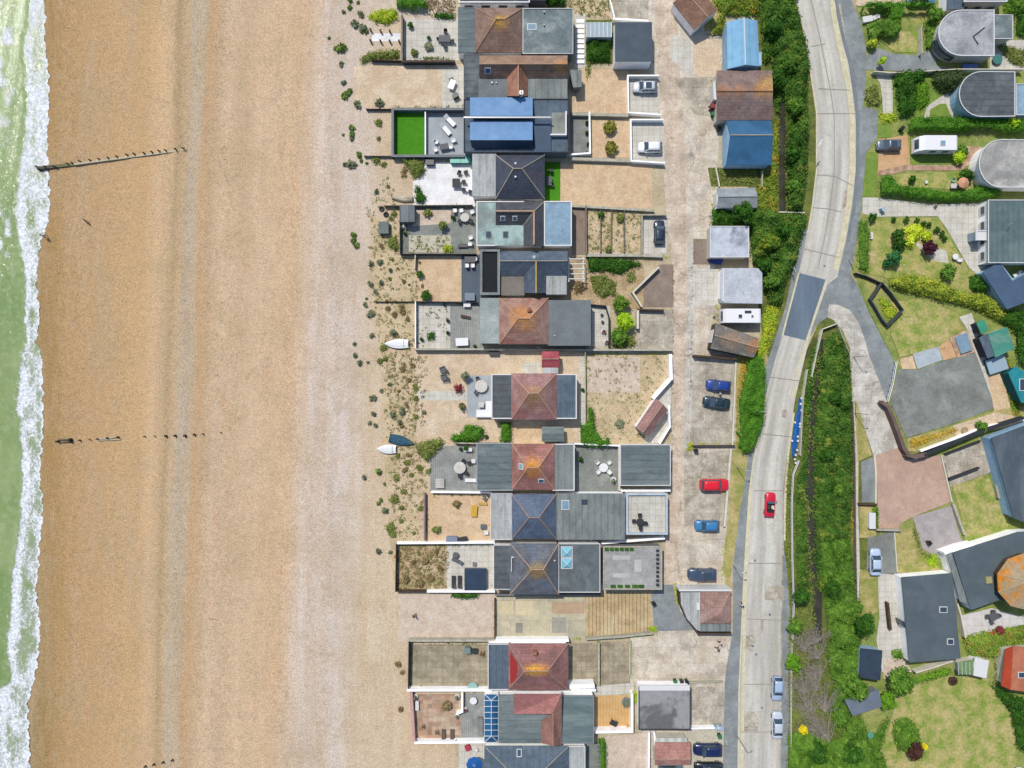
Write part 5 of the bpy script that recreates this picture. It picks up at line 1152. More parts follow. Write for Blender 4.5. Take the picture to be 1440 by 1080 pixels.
for i in range(8): g = MB(); p, n = b.hit(853+i*7, 772 if i < 6 else 824); g.box(p.x, p.y, p.z+.005, .6, .4, p.z+.35); b.part('planter', g, L_dark)
for i in range(5): g = MB(); p, n = b.hit(862+i*10, 824); g.box(p.x, p.y, p.z+.005, .8, .4, p.z+.3); b.part('planter', g, L_dark)
g = MB(); [g.prism([tuple(P(x, y, 2.7).xy) for x, y in rect(*r_)], 2.703, 2.71) for r_ in ((862, 781, 886, 787), (862, 806, 886, 812), (892, 787, 902, 804))]; b.part('pale_patch', g, M('pale_roof_patch', 'c4c4c0', fine=.1))
# 12
b = hh('bungalow with blue grey flat roof and scarlet patch on its red roof', 'house', 742, 937)
b.flat((686, 905, 717, 970), 2.9, R_blue, W_white, FRAME, rimw=.14, win={'W': 3}, door='W')
T12 = tiled('worn_red_tiles', 'a47470', '8e6460', '7a5c56', lich=[(746, 944, 5.6, 1.3, 'e0a030'), (754, 944, 5.6, 1.3, 'e0a830'), (763, 944, 5.6, 1.3, 'e09c20')])
b.hip((715, 905, 799, 970), 3.05, (738, 770), 944, 5.7, T12, W_white, CAP_r, win={'E': 2}, capw=.09); b.chimney(752, 916, .6, .5, .8, W_brick, 2)
b.part('scarlet_patch', MB().face([b.hit(x, y)[0]+Vector((-.01, 0, .03)) for x, y in ((717.5, 917), (717.5, 962), (729, 955), (726, 948), (728, 944), (727, 932))]), flatmat('scarlet_paint', 'a02420', .7))
# 13
b = hh('bungalow with white framed blue conservatory and red L shaped roof', 'house', 760, 1010)
b.flat((701, 977, 791, 1045), 2.9, R_feltg, W_white, None); b.flat((789, 978, 835, 1045), 3.0, M('weathered_blue_green_roof', '6c7e80', '5e6f70', '84938f', sc=.4, fine=.1, st=(.3, 1.5, 1)), W_white, LMET, rimw=.1, win={'E': 2})
RDT = tiled('red_tiles_e', 'b07872', '9c6a64', 'b87c74'); RDB = tiled('brown_red_tiles_f', 'a0766a', '8e675c')
b.faces([[(722, 976, 4.3), (790, 976, 4.3), (777, 1004, 4.3), (722, 1004, 3.05)]], RDT); b.faces([[(790, 978, 4.32), (790, 1048, 3.1), (778, 1049, 4.7), (778, 1003, 4.7)], [(778, 1003, 4.7), (778, 1049, 4.7), (761, 1045, 3.1), (761, 1014, 3.1)]], RDB, 'cross_gable'); b.ridge([((778, 1003, 4.7), (778, 1049, 4.7))], CAP_r, b.last, .07)
for q_ in ([(722.5, 976.5, 4.2), (789.5, 976.5, 4.2)], [(790, 978, 4.25), (790, 1047, 3.05)]):
    w_ = [P(*v) for v in q_]; b.part('gable_end', MB().face([w_[0], w_[1], Vector((w_[1].x, w_[1].y, 2.9)), Vector((w_[0].x, w_[0].y, 2.9))]), W_white)
w_ = [P(722.5, 976.5, 4.2), P(722.5, 1003.5, 3.0)]; b.part('gable_end', MB().face([w_[0], w_[1], Vector((w_[0].x, w_[0].y, 2.9))]), W_white)
b = Bld('conservatory', 'white framed blue glass conservatory facing the beach', 'conservatory', 691, 1010)
for (x0, y0, x1, y1) in ((681, 976, 701, 1044),):
    b.walls(rect(x0, y0, x1, y1), 2.3, W_white, .1)
    bl = flatmat('deep_blue_glass', '1f5f8a', .1, .8); o = b.hip((x0, y0, x1, y1), 2.35, (691, 691.01), 1010, 3.2, bl) if False else b.faces([[(x0, y0, 2.35), (x1, y0, 2.35), (691, y0+9, 3.1)], [(x1, y0, 2.35), (x1, y1, 2.35), (691, y1-9, 3.1), (691, y0+9, 3.1)], [(x1, y1, 2.35), (x0, y1, 2.35), (691, y1-9, 3.1)], [(x0, y1, 2.35), (x0, y0, 2.35), (691, y0+9, 3.1), (691, y1-9, 3.1)]], bl, 'glass_roof')
    sg = [((691, y0+9, 3.1), (691, y1-9, 3.1)), ((x0, y0, 2.35), (691, y0+9, 3.1)), ((x1, y0, 2.35), (691, y0+9, 3.1)), ((x0, y1, 2.35), (691, y1-9, 3.1)), ((x1, y1, 2.35), (691, y1-9, 3.1)), ((x0, y0, 2.35), (x1, y0, 2.35)), ((x0, y1, 2.35), (x1, y1, 2.35)), ((x0, y0, 2.35), (x0, y1, 2.35)), ((x1, y0, 2.35), (x1, y1, 2.35))]
    for i in range(7): yy = y0+9+(y1-y0-18)*i/6; sg += [((691, yy, 3.1), (x0, yy, 2.35)), ((691, yy, 3.1), (x1, yy, 2.35))]
    g = MB(); [g.cyl(P(*a)+Vector((0, 0, .02)), P(*c)+Vector((0, 0, .02)), .06, n=5) for a, c in sg]; b.part('glazing_bar', g, FRAME, o)
# 14
b = hh('bungalow with plain blue grey hip roof cut by the bottom edge', 'house', 740, 1090)
b.hip((681, 1049, 800, 1150), 3.0, (727, 752), 1095, 6.2, R_blue, W_white, CAP_g, win={'W': 3, 'E': 2}, capw=.06); b.flat((795, 1049, 823, 1130), 2.8, R_pale, W_white, FRAME, rimw=.12); b.skylight(730, 1059, .8, 1.2)
# ================= lane side buildings =================
b = Bld('garage', 'dark slate grey flat garage with white side and south wall', 'garage', 890, 60); b.flat((865, 31, 917, 86), 3.2, R_blue if False else M('slate_grey_membrane', '56616c', '4d5863', fine=.06), W_white, None, over=.06); 
b = Bld('garage', 'flat garage half covered with pale dust and white fascia', 'garage', 934, 997); b.flat((898, 966, 971, 1026), 2.8, M('dusty_membrane', '6c6c6c', '9a9b9a', 'a2a3a2', sc=.13, fine=.08, cont=(.44, .5)), W_white, W_dark, rimw=.14); b.part('fascia_board', MB().prism([tuple(P(x, y, 2.9).xy) for x, y in rect(899, 964, 970, 971)], 2.6, 2.94), FRAME)
b = Bld('garage', 'low garage with mottled red roof and row of clear panels', 'garage', 945, 1052)
b.gable((921, 1044, 971, 1076), 2.3, 'x', 1068, 2.9, tiled('mottled_red_roof', 'a8766a', 'b78a7e', '8f5a50'), W_cream, CAP_r); b.flat((922, 1038, 966, 1046), 2.2, M('clear_panels', 'd9dfd4', 'c8cfc2', fine=.05, pat='corr', pk=(1.4,), pc=.7), W_cream)
b = Bld('outbuilding', 'roadside building with brown hipped roof inside curved wall', 'outbuilding', 1006, 855)
b.flat((985, 877, 1028, 888), 2.5, R_felt, W_white); b.polyflat([(957, 833), (985, 832), (985, 888), (980, 886), (966, 870), (958, 850)], 2.4, R_pale, W_white)
b.faces([[(985, 832, 2.8), (1028, 832, 2.8), (1013, 862, 3.9)], [(1028, 832, 2.8), (1028, 877, 2.8), (1013, 862, 3.9)], [(1028, 877, 2.8), (985, 877, 2.8), (1013, 862, 3.9)], [(985, 877, 2.8), (985, 832, 2.8), (1013, 862, 3.9)]], tiled('speckled_brown_tiles', 'a5857a', '8e7064', 'b59a90')); b.walls(rect(985, 832, 1028, 877), 2.75, W_white, .2); b.part('parapet', MB().prism([tuple(P(x, y, 3).xy) for x, y in rect(955, 829, 1029, 831.5)], 0, 3.0), FRAME)
g = MB(); p, n = b.hit(981, 852); g.box(p.x, p.y, p.z, .55, 1.2, p.z+.4, bev=.05); b.part('water_tank', g, FRAME)
def garage(label, F, W4, h, wallm, roofm, cap=None, ridge=None, extra=None, doors=True):
    """F: roof faces, W4: eave corners (px) at height h"""
    b = Bld('garage', label, 'garage', sum(p[0] for p in W4)/len(W4), sum(p[1] for p in W4)/len(W4)); b.walls(W4, h, wallm, .1); o = b.faces(F, roofm)
    if ridge:
        if cap: b.ridge(ridge, cap, o, .1)
    return b
def quadgable(label, c, ax, e, hr, wallm, roofm, cap, ends=True, doorend=0, name='garage', cat='garage', roof2=None):
    """c: four eave corners a,b,c,d; ridge joins midpoint(a,b) to midpoint(c,d)"""
    b = Bld(name, label, cat, sum(p[0] for p in c)/4, sum(p[1] for p in c)/4); W_ = [P(x, y, e) for x, y in c]
    lift = Vector((0, 0, hr-e)); m1 = (W_[0]+W_[1])/2+lift; m2 = (W_[2]+W_[3])/2+lift
    b.walls(c, e-.02, wallm, .12)
    for nm, f in (('roof', [W_[0], m1, m2, W_[3]]), ('roof', [W_[1], W_[2], m2, m1])):
        mb = MB(); n = (f[1]-f[0]).cross(f[2]-f[0]); f = f if n.z > 0 else f[::-1]; mb.mesh([tuple(v) for v in f]+[tuple(v-Vector((0, 0, .1))) for v in f], [[0, 1, 2, 3], [7, 6, 5, 4], [0, 4, 5, 1], [1, 5, 6, 2], [2, 6, 7, 3], [3, 7, 4, 0]]); b.last = b.part(nm, mb, roofm if nm == 'roof' else roofm); b.pl.append(f)
    d1 = (m2-m1).normalized()*.12
    for tri, s_ in (([W_[0], W_[1], m1], 1), ([W_[2], W_[3], m2], -1)): b.part('gable_end', MB().face([v+d1*s_-Vector((0, 0, .05)) for v in tri]), wallm)
    mb = MB(); mb.cyl(m1+Vector((0, 0, .02)), m2+Vector((0, 0, .02)), .09, n=6); b.part('ridge_cap', mb, cap, b.last)
    # garage door on the gable end chosen
    i, j = ((0, 1), (2, 3))[doorend]; a, c_ = W_[i], W_[j]; ctr = sum((v for v in W_), Vector())/4; mid = (a+c_)/2; d = (mid-ctr); d.z = 0; d.normalize(); mb = MB(); u = (c_-a).normalized()
    q = mid-d*.1; L = min(2.2, (c_-a).length*.7); pts = [q-u*L/2, q+u*L/2]; pp = [(pts[0]-d*.04).xy, (pts[1]-d*.04).xy, (pts[1]+d*.05).xy, (pts[0]+d*.05).xy]; mb.prism([tuple(v) for v in pp], .05, min(2.05, e-.2)); b.part('garage_door', mb, FRAME)
    return b
quadgable('angled shed with rusty brown corrugated roof near the top edge', [(976, 42), (1010, 14), (978, -20), (946, 4)], 0, 2.4, 3.3, W_white, M('rusty_corrugated', '8c6a58', '9c7a66', '7a5848', sc=.8, fine=.16, pat='corr', pk=(.4,), pc=.75), CAP_c, name='shed', cat='shed')
b = quadgable('pale sky blue boarded shed with steep gable roof', [(1023, 97), (1068, 93), (1065, 29), (1022, 31)], 0, 3.0, 4.0, W_lb, M('sky_blue_boards_roof', '8cbedc', '80b2d2', sc=.8, fine=.05, pat='plank', pk=(-1.5,), pc=.9), FRAME, name='shed', cat='shed'); b.flat((1064, 73, 1071, 92), 2.6, W_lb, W_lb)
b = Bld('garage', 'garage with purple brown tiled roof and gold edge', 'garage', 1046, 134)
b.gable((1008, 99, 1086, 169), 2.8, 'x', 128, 4.6, tiled('purple_brown_tiles', '907c76', '7e6a64', '786058', lich=[(1083, 120, 4, 2.4, 'c89a40'), (1040, 126, 4.5, 1.4, 'b08058'), (1070, 126, 4.5, 1.6, 'c08848'), (1018, 126, 4.5, 1.4, 'b08058')]), W_cream, M('orange_brown_ridge', 'a87850', '98684a', fine=.15), rr=(1008, 1087)); b.part('bargeboard', MB().prism([tuple(P(x, y, 2.5).xy) for x, y in ((1003, 116), (1006, 112), (1008, 140), (1004, 139))], .1, 2.4), FRAME)
b = Bld('garage', 'deep blue garage with pale blue gable and sandy ridge', 'garage', 1050, 202)
b.gable((1021, 169, 1085, 232), 2.7, 'x', 190, 4.2, M('ocean_blue_roof', '3a6e96', '326488', '2a5678', sc=.6, fine=.08, rough=.6), W_lb, CAP_g, rr=(1027, 1087))
quadgable('small grey gabled shed half under the trees', [(1008, 292), (1008, 265), (1062, 264), (1064, 292)], 0, 2.3, 3.1, W_white, M('light_grey_sheet_roof', '8f9699', 'a2a8aa', fine=.08), LMET, name='shed', cat='shed')
b = Bld('garage', 'flat whitish garage with sooty corner and blue tarpaulin', 'garage', 1025, 341); b.flat((998, 318, 1053, 362), 2.6, M('sooty_white_roof', 'ccd2dc', 'b6bcc6', '6a707a', sc=.5, fine=.12, s3=.3), W_cream, FRAME, rimw=.12); b.part('blue_tarpaulin', MB().prism([tuple(P(x, y, .4).xy) for x, y in ((997, 361), (1018, 364), (1014, 372), (1000, 370))], .06, .4), flatmat('tarp_blue', '28489a', .5))
b = Bld('garage', 'plain pale grey flat garage below the sooty one', 'garage', 1042, 402); b.polyflat([(1015, 377), (1066, 377), (1072, 384), (1072, 427), (1018, 426), (1013, 420), (1014, 382)], 2.6, R_white, W_white, None); g = MB(); g.box(*P(1017, 401, 2.6).xy, 2.6, .18, 5.4, 2.72); b.part('parapet', g, FRAME)
quadgable('tilted shed with grey mossy roof and orange edged ridge', [(999, 490), (1006, 454), (1067, 476), (1060, 503)], 0, 2.5, 3.4, W_brown, M('mossy_grey_tiles', '7a7872', '8e8a80', '66645e', sc=.6, fine=.3, fsc=2.5, pat='tile', pk=(.4, .4), pc=.8, lich=[(1062, 486, 3, 1.8, 'c08040'), (1030, 478, 3.2, 2, 'a88868')]), CAP_c, name='shed', cat='shed')
quadgable('small white outbuilding set diagonally with pink brown tiled roof', [(894, 601), (912, 614), (940, 577), (922, 560)], 0, 2.3, 3.2, W_white, tiled('pink_brown_tiles', '95706a', 'a5807a', '7a5852'), CAP_r, name='outbuilding', cat='outbuilding')
# ================= east side buildings =================
def arc(cx, cy, rx, ry, a0, a1, n=14): return [(cx+rx*math.cos(math.radians(a0+(a1-a0)*i/n)), cy+ry*math.sin(math.radians(a0+(a1-a0)*i/n))) for i in range(n+1)]
def house(*a): return Bld('house', *a)
b = house('round fronted house with patchy white flat roof', 'house', 1360, 46); b.polyflat([(1398, 14), (1398, 79)]+arc(1352, 46.5, 33, 32.5, 90, 270)[0:], 3.0, M('patchy_white_roof', 'b9bbbd', '9ea1a4', '83878a', sc=.5, fine=.2, pat='slab', pk=(2.2, 2.2), pc=.9), W_cream, FRAME, rimw=.15); b.flat((1397, 21, 1424, 55), 2.7, R_lead, W_cream, FRAME, rimw=.1)
b.part('roof_drain', MB().prism([tuple(P(x, y, 3.0).xy) for x, y in ((1368, 51), (1384, 38), (1385, 39.5), (1369.5, 52))], 3.005, 3.06).prism([tuple(P(x, y, 3.0).xy) for x, y in ((1367.6, 52), (1369.4, 52), (1376, 62), (1374.6, 63))], 3.007, 3.062), DMET)
b.part('window_band', MB().prism([tuple(P(x, y, 3.0).xy) for x, y in arc(1352, 46.5, 33.1, 32.6, 100, 170)]+[tuple(P(x, y, 3.0).xy) for x, y in arc(1352, 46.5, 31, 31, 170, 100)], 1.0, 2.1), PANE)
b = house('dark annexe cut by the top edge behind the patchy white roof', 'house', 1370, -12); b.flat((1355, -40, 1416, 3), 3.5, R_felt, W_cream, FRAME, win={'S': 3}); b.flat((1333, -30, 1356, 13), 2.8, R_blue, W_white)
b = house('round fronted house with dark grey flat roof and blue rim', 'house', 1390, 133); b.polyflat([(1427, 101), (1427, 164)]+arc(1380, 132.5, 32, 32, 90, 270), 3.0, R_feltd, W_lb, FRAME, rimw=.12); b.flat((1428, 118, 1490, 162), 2.6, R_skyb, W_white, FRAME, rimw=.1)
b = house('round fronted house with stained pale roof at right edge', 'house', 1410, 229); b.polyflat([(1480, 197), (1480, 264)]+arc(1407, 230, 31, 34, 90, 270), 3.0, M('stained_pale_roof', 'aaa9a4', '8f8e89', 'd0cdc6', sc=.6, fine=.22), W_white, FRAME, rimw=.14)
b = house('house with ribbed green grey roof and glazed white porch', 'house', 1430, 325); b.flat((1389, 281, 1480, 370), 2.9, M('ribbed_green_grey_roof', '64797b', '586c6e', '768886', sc=.4, fine=.06, pat='corr', pk=(.9,), pc=.86), W_white, FRAME, rimw=.12, win={'W': 4}); b.flat((1372, 324, 1389, 338), 2.5, FRAME, PANEL, FRAME); b.part('aerial', MB().cyl(tuple(P(1421, 317, 2.9)), tuple(P(1421, 317, 4.2)), .03).cyl(tuple(P(1416, 317, 4.1)), tuple(P(1425, 313, 4.1)), .03), LMET)
b.flat((1389, 325, 1404, 368), 4.45, R_feltd, W_white) if False else None
b = house('L shaped blue slate roofed bungalow at an angle', 'house', 1415, 400); b.polyflat([(1382, 383), (1406, 368), (1424, 395), (1470, 370), (1470, 415), (1416, 435)], 2.6, M('blue_slate_sheet', '50677f', '485e75', fine=.06), W_lb)
b = Bld('shed', 'square green shed with pale sandy corner stain', 'shed', 1408, 482); b.polyflat([(1389, 469), (1416, 460), (1427, 490), (1400, 503)], 2.4, M('sea_green_roof', '4f9683', '468a78', 'b5bca8', sc=.3, fine=.08, s3=.12), W_cream)
b = Bld('shed', 'narrow black roofed shed against the square green shed', 'shed', 1390, 486); b.polyflat([(1377, 475), (1388, 469), (1400, 500), (1389, 504)], 2.3, R_blue, W_dark)
b = Bld('shed', 'small bright green shed above the narrow black shed', 'shed', 1380, 458); b.polyflat([(1373, 454), (1384, 449), (1391, 464), (1380, 470)], 2.2, M('mid_green_roof', '45997c', '3a8a6e', fine=.05), W_dark)
b = Bld('shed', 'teal shed with framed skylight at the right edge', 'shed', 1432, 541); b.polyflat([(1418, 524), (1429, 515), (1460, 535), (1460, 570), (1436, 566)], 2.6, M('teal_roof', '2a9098', '228088', fine=.05), M('dark_teal_wall', '0f5c60', '0d5256')); b.skylight(1439, 541, 1.4, 2.0)
b = house('long slate roofed house with pale blue walls at right edge', 'house', 1425, 665); b.polyflat([(1394, 616), (1470, 588), (1470, 745), (1425, 727)], 2.9, M('streaked_slate_roof', '55616a', '4c5861', '65727a', sc=.4, fine=.08, st=(1.5, .5, 1)), W_lb, None, over=.1)
b = house('long grey flat roofed house with white wall and two square skylights', 'house', 1305, 868); b.polyflat([(1268, 812), (1339, 806), (1351, 926), (1279, 932)], 2.7, M('cool_grey_membrane', '5b676d', '535f65', '66737a', sc=.3, fine=.05), W_white, None, over=.1); b.skylight(1326, 857, 1.3, 1.0, hgt=.15); b.skylight(1336, 902, 1.1, 1.0, hgt=.15); b.part('window', MB().prism([tuple(P(x, y, 1.5).xy) for x, y in ((1264.5, 871), (1268, 872), (1271, 882), (1266, 878))], .4, 2.2), PANE)
b = house('large angled grey house beneath the orange octagonal roof', 'house', 1390, 800); b.polyflat([(1340, 777), (1432, 748), (1500, 745), (1500, 850), (1440, 856), (1408, 843), (1365, 858)], 2.8, M('cool_grey_membrane_b', '5b686e', '536066', '66737a', sc=.3, fine=.05), W_white, None, over=.1)
b.polyflat([(1332, 780), (1338, 777), (1362, 850), (1350, 846)], 2.6, R_felt, W_white); g = MB(); p, n = b.hit(1389, 815); g.box(p.x, p.y, p.z, 1.0, 1.1, p.z+.35, .1); b.part('rusty_cowl', g, M('cowl_rust', 'b8a058', '8aa088', fine=.2, sc=2))
oc = arc(1446, 818, 45, 41, 15+180-7.5*0, 15+180+360, 10)[:-1]; cz = (1446, 818, 5.6); b.faces([[(oc[i][0], oc[i][1], 4.4), (oc[(i+1) % 10][0], oc[(i+1) % 10][1], 4.4), cz] for i in range(10)], M('orange_lichened_boards', 'b0966e', 'd08420', 'b8a88c', cont=(.46,.54), sc=.4, fine=.2, pat='plank', pk=(.3,), pc=.75), 'octagonal_roof'); b.ridge([((x, y, 4.4), cz) for x, y in oc], CAP_g, b.last, .07); b.walls(oc, 4.3, W_brown, .3)
b = house('terracotta roofed house with scarlet slope near the bottom right', 'house', 1430, 940)
b.faces([[(1425, 909, 3.4), (1480, 912, 3.4), (1480, 978, 3.4), (1421, 970, 3.4)]], M('terracotta_roof', 'c07a5c', 'b06c50', sc=.5, fine=.1, pat='tile', pk=(.35, .35), pc=.85)); b.faces([[(1414, 913, 2.5), (1425, 909, 3.4), (1421, 970, 3.4), (1408, 964, 2.5)]], M('scarlet_roof', 'b84a2c', 'a84026', fine=.1), 'roof_slope'); b.walls([(1414, 914), (1470, 914), (1470, 966), (1412, 964)], 2.4, W_cream, .1); b.skylight(1437, 949, 1.3, 1.0)
b = Bld('shed', 'dark ribbed blue shed beside the green tree', 'shed', 1223, 934); b.polyflat([(1211, 912), (1241, 915), (1238, 957), (1209, 953)], 2.6, M('dark_ribbed_roof', '38485a', '303f50', fine=.05, pat='corr', pk=(.5,), pc=.85), W_lb)
b = Bld('shed', 'low blue grey shed roof half hidden by round tree', 'shed', 1215, 990); b.polyflat([(1188, 985), (1236, 970), (1240, 994), (1199, 1007)], 2.3, M('blue_grey_felt', '76818e', '6a7582', fine=.08), W_grey)
b = Bld('greenhouse', 'greenhouse with opaque white end section at lawn top', 'greenhouse', 1368, 938); b.polyflat([(1371, 925), (1391, 929), (1387, 954), (1369, 950)], 2.2, FRAME, W_white); b.polyflat([(1347, 932), (1370, 928), (1369, 949), (1349, 948)], 2.0, M('green_glass', '7f9a6a', '6d8858', rough=.2, fine=.2, sc=1.5), W_cream); g = MB(); [g.cyl(P(1347+i*5.5, 931, 2.05), P(1348+i*5.3, 949, 2.05), .04, n=4) for i in range(5)]; b.part('glazing_bar', g, FRAME)
MARKS += [('the artificial lawn', 575, 188), ('the pale patio with the boardwalk', 590, 55), ('the white patio', 610, 262), ('the square of orange shingle', 616, 392), ('the larger white boat', 558, 483), ('the upturned blue boat', 564, 619), ('the pale planks path', 610, 556), ('the orange shingle yard', 645, 728), ('the brown dry garden', 590, 800), ('the open gravel yard', 560, 122), ('the small grey beach shed', 570, 300), ('the dry lane garden', 865, 325), ('the boarded slab yard', 870, 866), ('the mottled paving yard', 625, 935), ('the top left corner of the gardens', 510, 20), ('the narrow deck steps', 540, 340)]
# ================= walls and fences =================
wall([(640, 86), (566, 86)], 1.2, W_dark, 'dark garden wall between patio and open gravel yard', th=.25, coping=W_brown); fence([(566, 85), (522, 84)], 'brown timber fence running to the beach beside yellow shrubs', .9, W_brown)
wall([(565, 20), (565, 85)], 1.3, W_fenceb, 'weathered fence across the seaward end of pale patio', th=.25, name='fence', cat='fence')
wall([(652, 153), (597, 153), (552, 153), (552, 219), (598, 219), (652, 219)], 1.3, W_blueg, 'blue grey wall wrapped round artificial lawn and grey deck', th=.3, coping=W_grey); wall([(598, 157), (598, 218)], 1.0, W_white, 'thin white divider between artificial lawn and deck', th=.18)
fence([(515, 153), (551, 153)], 'short low fence left of the artificial lawn', .7, W_brown, 1.5); fence([(512, 219), (551, 219)], 'bleached rail fence below left of artificial lawn', .7, W_fenceb, 1.5)
fence([(540, 289), (664, 288)], 'thin grey fence below the white patio', 1.0, W_fenceb); fence([(562, 290), (562, 356)], 'pale fence across the grey gravel garden', 1.1, W_fenceb)
wall([(562, 357), (670, 357)], 1.2, W_dark, 'dark boundary fence below grey gravel garden', th=.12, name='fence', cat='fence'); wall([(584, 358), (583, 378)], 1.0, W_cream, 'short cream post fence left of orange shingle', th=.14, name='fence', cat='fence'); wall([(584, 424), (672, 425)], 1.0, W_dark, 'dark low fence between orange shingle and pale patio', th=.12, name='fence', cat='fence')
fence([(528, 424), (584, 424)], 'low rusty rail fence below the scrub', .5, W_brown, 1.6); wall([(584, 424), (584, 491)], 1.1, W_white, 'white fence at seaward end of pale pebble patio', th=.14, name='fence', cat='fence'); wall([(584, 491), (684, 491), (770, 492), (945, 492)], 1.2, W_stone, 'long stone boundary wall below the rust orange pyramid roof', th=.3)
fence([(823, 496), (824, 622)], 'dark post fence crossing behind the dusky red roof', 1.0, W_cream, 2); wall([(711, 624), (640, 623)], 1.0, W_stone, 'pale wall between hedge and grey deck below', th=.2)
wall([(943, 500), (944, 532), (920, 559)], 1.5, W_white, 'angled white wall at lane end of dry garden', th=.5); wall([(941, 571), (942, 600), (928, 623)], 1.4, W_white, 'angled white wall right of diagonal outbuilding', th=.3)
wall([(606, 692), (692, 693)], 1.0, W_white, 'white wall below grey deck with round table', th=.26); wall([(597, 694), (597, 760)], 1.0, M('purple_brick', '9c8088', '8a7078', fine=.15), 'purple brick wall at seaward end of orange shingle', th=.25)
wall([(558, 764), (696, 763)], 1.1, W_white, 'long white wall above the brown dry garden', th=.3); wall([(557, 765), (556, 832), (600, 832)], 1.2, W_brown, 'brown fence round seaward corner of dry garden', th=.1, name='fence', cat='fence'); wall([(600, 832), (696, 832)], 1.1, W_white, 'white wall below dark covered hot tub', th=.3)
wall([(696, 842), (696, 898)], .6, W_brown, 'low rusty retaining edge of cast slab yard', th=.25); wall([(697, 901), (575, 901)], 1.1, W_stone, 'pale stone wall below open pebble gap', th=.35); wall([(697, 901), (800, 901)], 1.6, W_white, 'bright white wall above the scarlet patched roof', th=.35)
wall([(575, 903), (574, 968)], 1.3, W_dark, 'dark fence at seaward end of mottled paving', th=.15, name='fence', cat='fence', posts=2); wall([(572, 971), (838, 971)], 1.3, W_white, 'thick white wall above pink paved garden', th=.34)
wall([(578, 974), (582, 1044)], 1.1, M('pink_render', 'd0a8a0', 'c09890', fine=.1), 'pink rendered wall at seaward end of paved garden', th=.5); wall([(584, 1045), (686, 1044), (800, 1046)], 1.3, W_white, 'thick white wall above the blue parasol', th=.3); wall([(650, 975), (650, 1001), (643, 1004)], 1.0, W_white, 'short white bent wall beside potted plants', th=.3)
wall([(825, 899), (870, 896), (917, 891)], 1.0, W_stone, 'stone wall below the yellow boarded yard', th=.3); wall([(842, 904), (842, 964)], 1.0, W_stone, 'stone wall dividing two mottled courtyards', th=.25, coping=W_stone); wall([(886, 900), (886, 950)], .9, W_cream, 'low pale wall left of the concrete forecourt', th=.15)
wall([(800, 966), (836, 965)], 2.0, W_white, 'bright white wall top beside mottled courtyard', th=.7); wall([(838, 1030), (889, 1029), (889, 978)], 1.6, W_white, 'white wall round two sides of tan deck', th=.38)
wall([(913, 1030), (912, 1100)], 1.4, W_white, 'white wall right of pale gravel square at bottom', th=.3); wall([(920, 1030), (923, 1060)], 1.2, W_white, 'narrow white wall left of mottled red roof', th=.3)
wall([(955, 832), (957, 850), (966, 870), (982, 891), (1028, 891)], 1.6, W_brown, 'dark curved wall sweeping round roadside building', th=.25); wall([(957, 1025), (1016, 1024)], 1.0, W_white, 'white wall above two dark parked cars', th=.25)
wall([(970, 960), (1018, 959)], .6, W_stone, 'low kerb wall below the wide forecourt', th=.15); wall([(862, 26), (912, 29)], 1.0, W_white, 'white wall between top yard and dark garage', th=.3); wall([(858, 0), (864, 24)], 1.0, W_white, 'short white wall left of concrete yard at top', th=.2)
wall([(926, 106), (883, 106), (884, 158), (928, 161)], 1.1, W_white, 'white wall round bay of silver car with dark sunroof', th=.22); wall([(932, 168), (887, 168), (888, 226), (934, 229)], 1.1, W_white, 'white wall round bay of plain white car', th=.22); wall([(804, 160), (884, 162)], .8, W_stone, 'rough stone wall between two orange gravel yards', th=.5)
wall([(829, 158), (830, 215), (803, 217)], 1.2, W_white, 'white parapet wall round grey terrace', th=.25); wall([(802, 223), (888, 226)], .8, W_stone, 'stone wall above the big gravel rectangle', th=.5); wall([(800, 289), (920, 296)], .7, W_stone, 'stone wall below the big gravel rectangle', th=.4)
wall([(937, 302), (903, 302), (903, 356)], 1.0, W_stone, 'grey wall round bay of dark blue car', th=.2); wall([(826, 359), (902, 359), (930, 360)], .8, W_stone, 'long stone wall below dry lane garden', th=.45); wall([(824, 288), (825, 358)], 1.1, W_fenceb, 'timber fence at house end of dry lane garden', th=.15, name='fence', cat='fence')
fence([(845, 296), (845, 354)], 'thin post line in dry garden nearest house', .7, W_fenceb, 1.5); fence([(860, 296), (860, 354)], 'middle thin post line in the dry garden', .7, W_fenceb, 1.5); fence([(878, 296), (878, 354)], 'thin post line in dry garden nearest lane', .7, W_fenceb, 1.5)
wall([(926, 376), (890, 411), (902, 430)], 1.1, W_cream, 'angled cream wall round brown block drive', th=.3); wall([(897, 436), (897, 462)], 1.2, W_cream, 'short cream wall right of the lime tree', th=.4); wall([(897, 435), (934, 436)], 1.0, W_brown, 'dark timber wall above small concrete yard', th=.25)
wall([(831, 428), (852, 430), (857, 446), (857, 488)], 1.0, W_dark, 'dark curved fence round potted plant yard', th=.12, name='fence', cat='fence'); wall([(976, 500), (1036, 505)], 1.3, W_brown, 'dark timber boundary below the tilted shed', th=.3, name='fence', cat='fence'); wall([(975, 627), (1034, 627)], .8, W_brown, 'low dark wall below concrete bay with blue cars', th=.2)
wall([(1019, 741), (1028, 632)], .6, W_cream, 'low cream wall between red car bay and verge', th=.35); wall([(1035, 508), (1030, 628)], .5, W_cream, 'low cream kerb wall beside golden verge', th=.25)
wall([(873, 690), (943, 690)], 1.3, W_white, 'white wall between square garage and roof terrace', th=.3); wall([(871, 626), (871, 690)], 1.1, W_cream, 'cream wall right of white table courtyard', th=.3); wall([(808, 624), (872, 627)], 1.2, W_white, 'white topped wall above the white table courtyard', th=.2)
wall([(846, 764), (935, 757)], 1.4, W_white, 'white wall strip above the planted garage roof', th=.35); wall([(696, 837), (845, 837)], .9, W_grey, 'low grey wall under long slate roofed bungalow', th=.2)
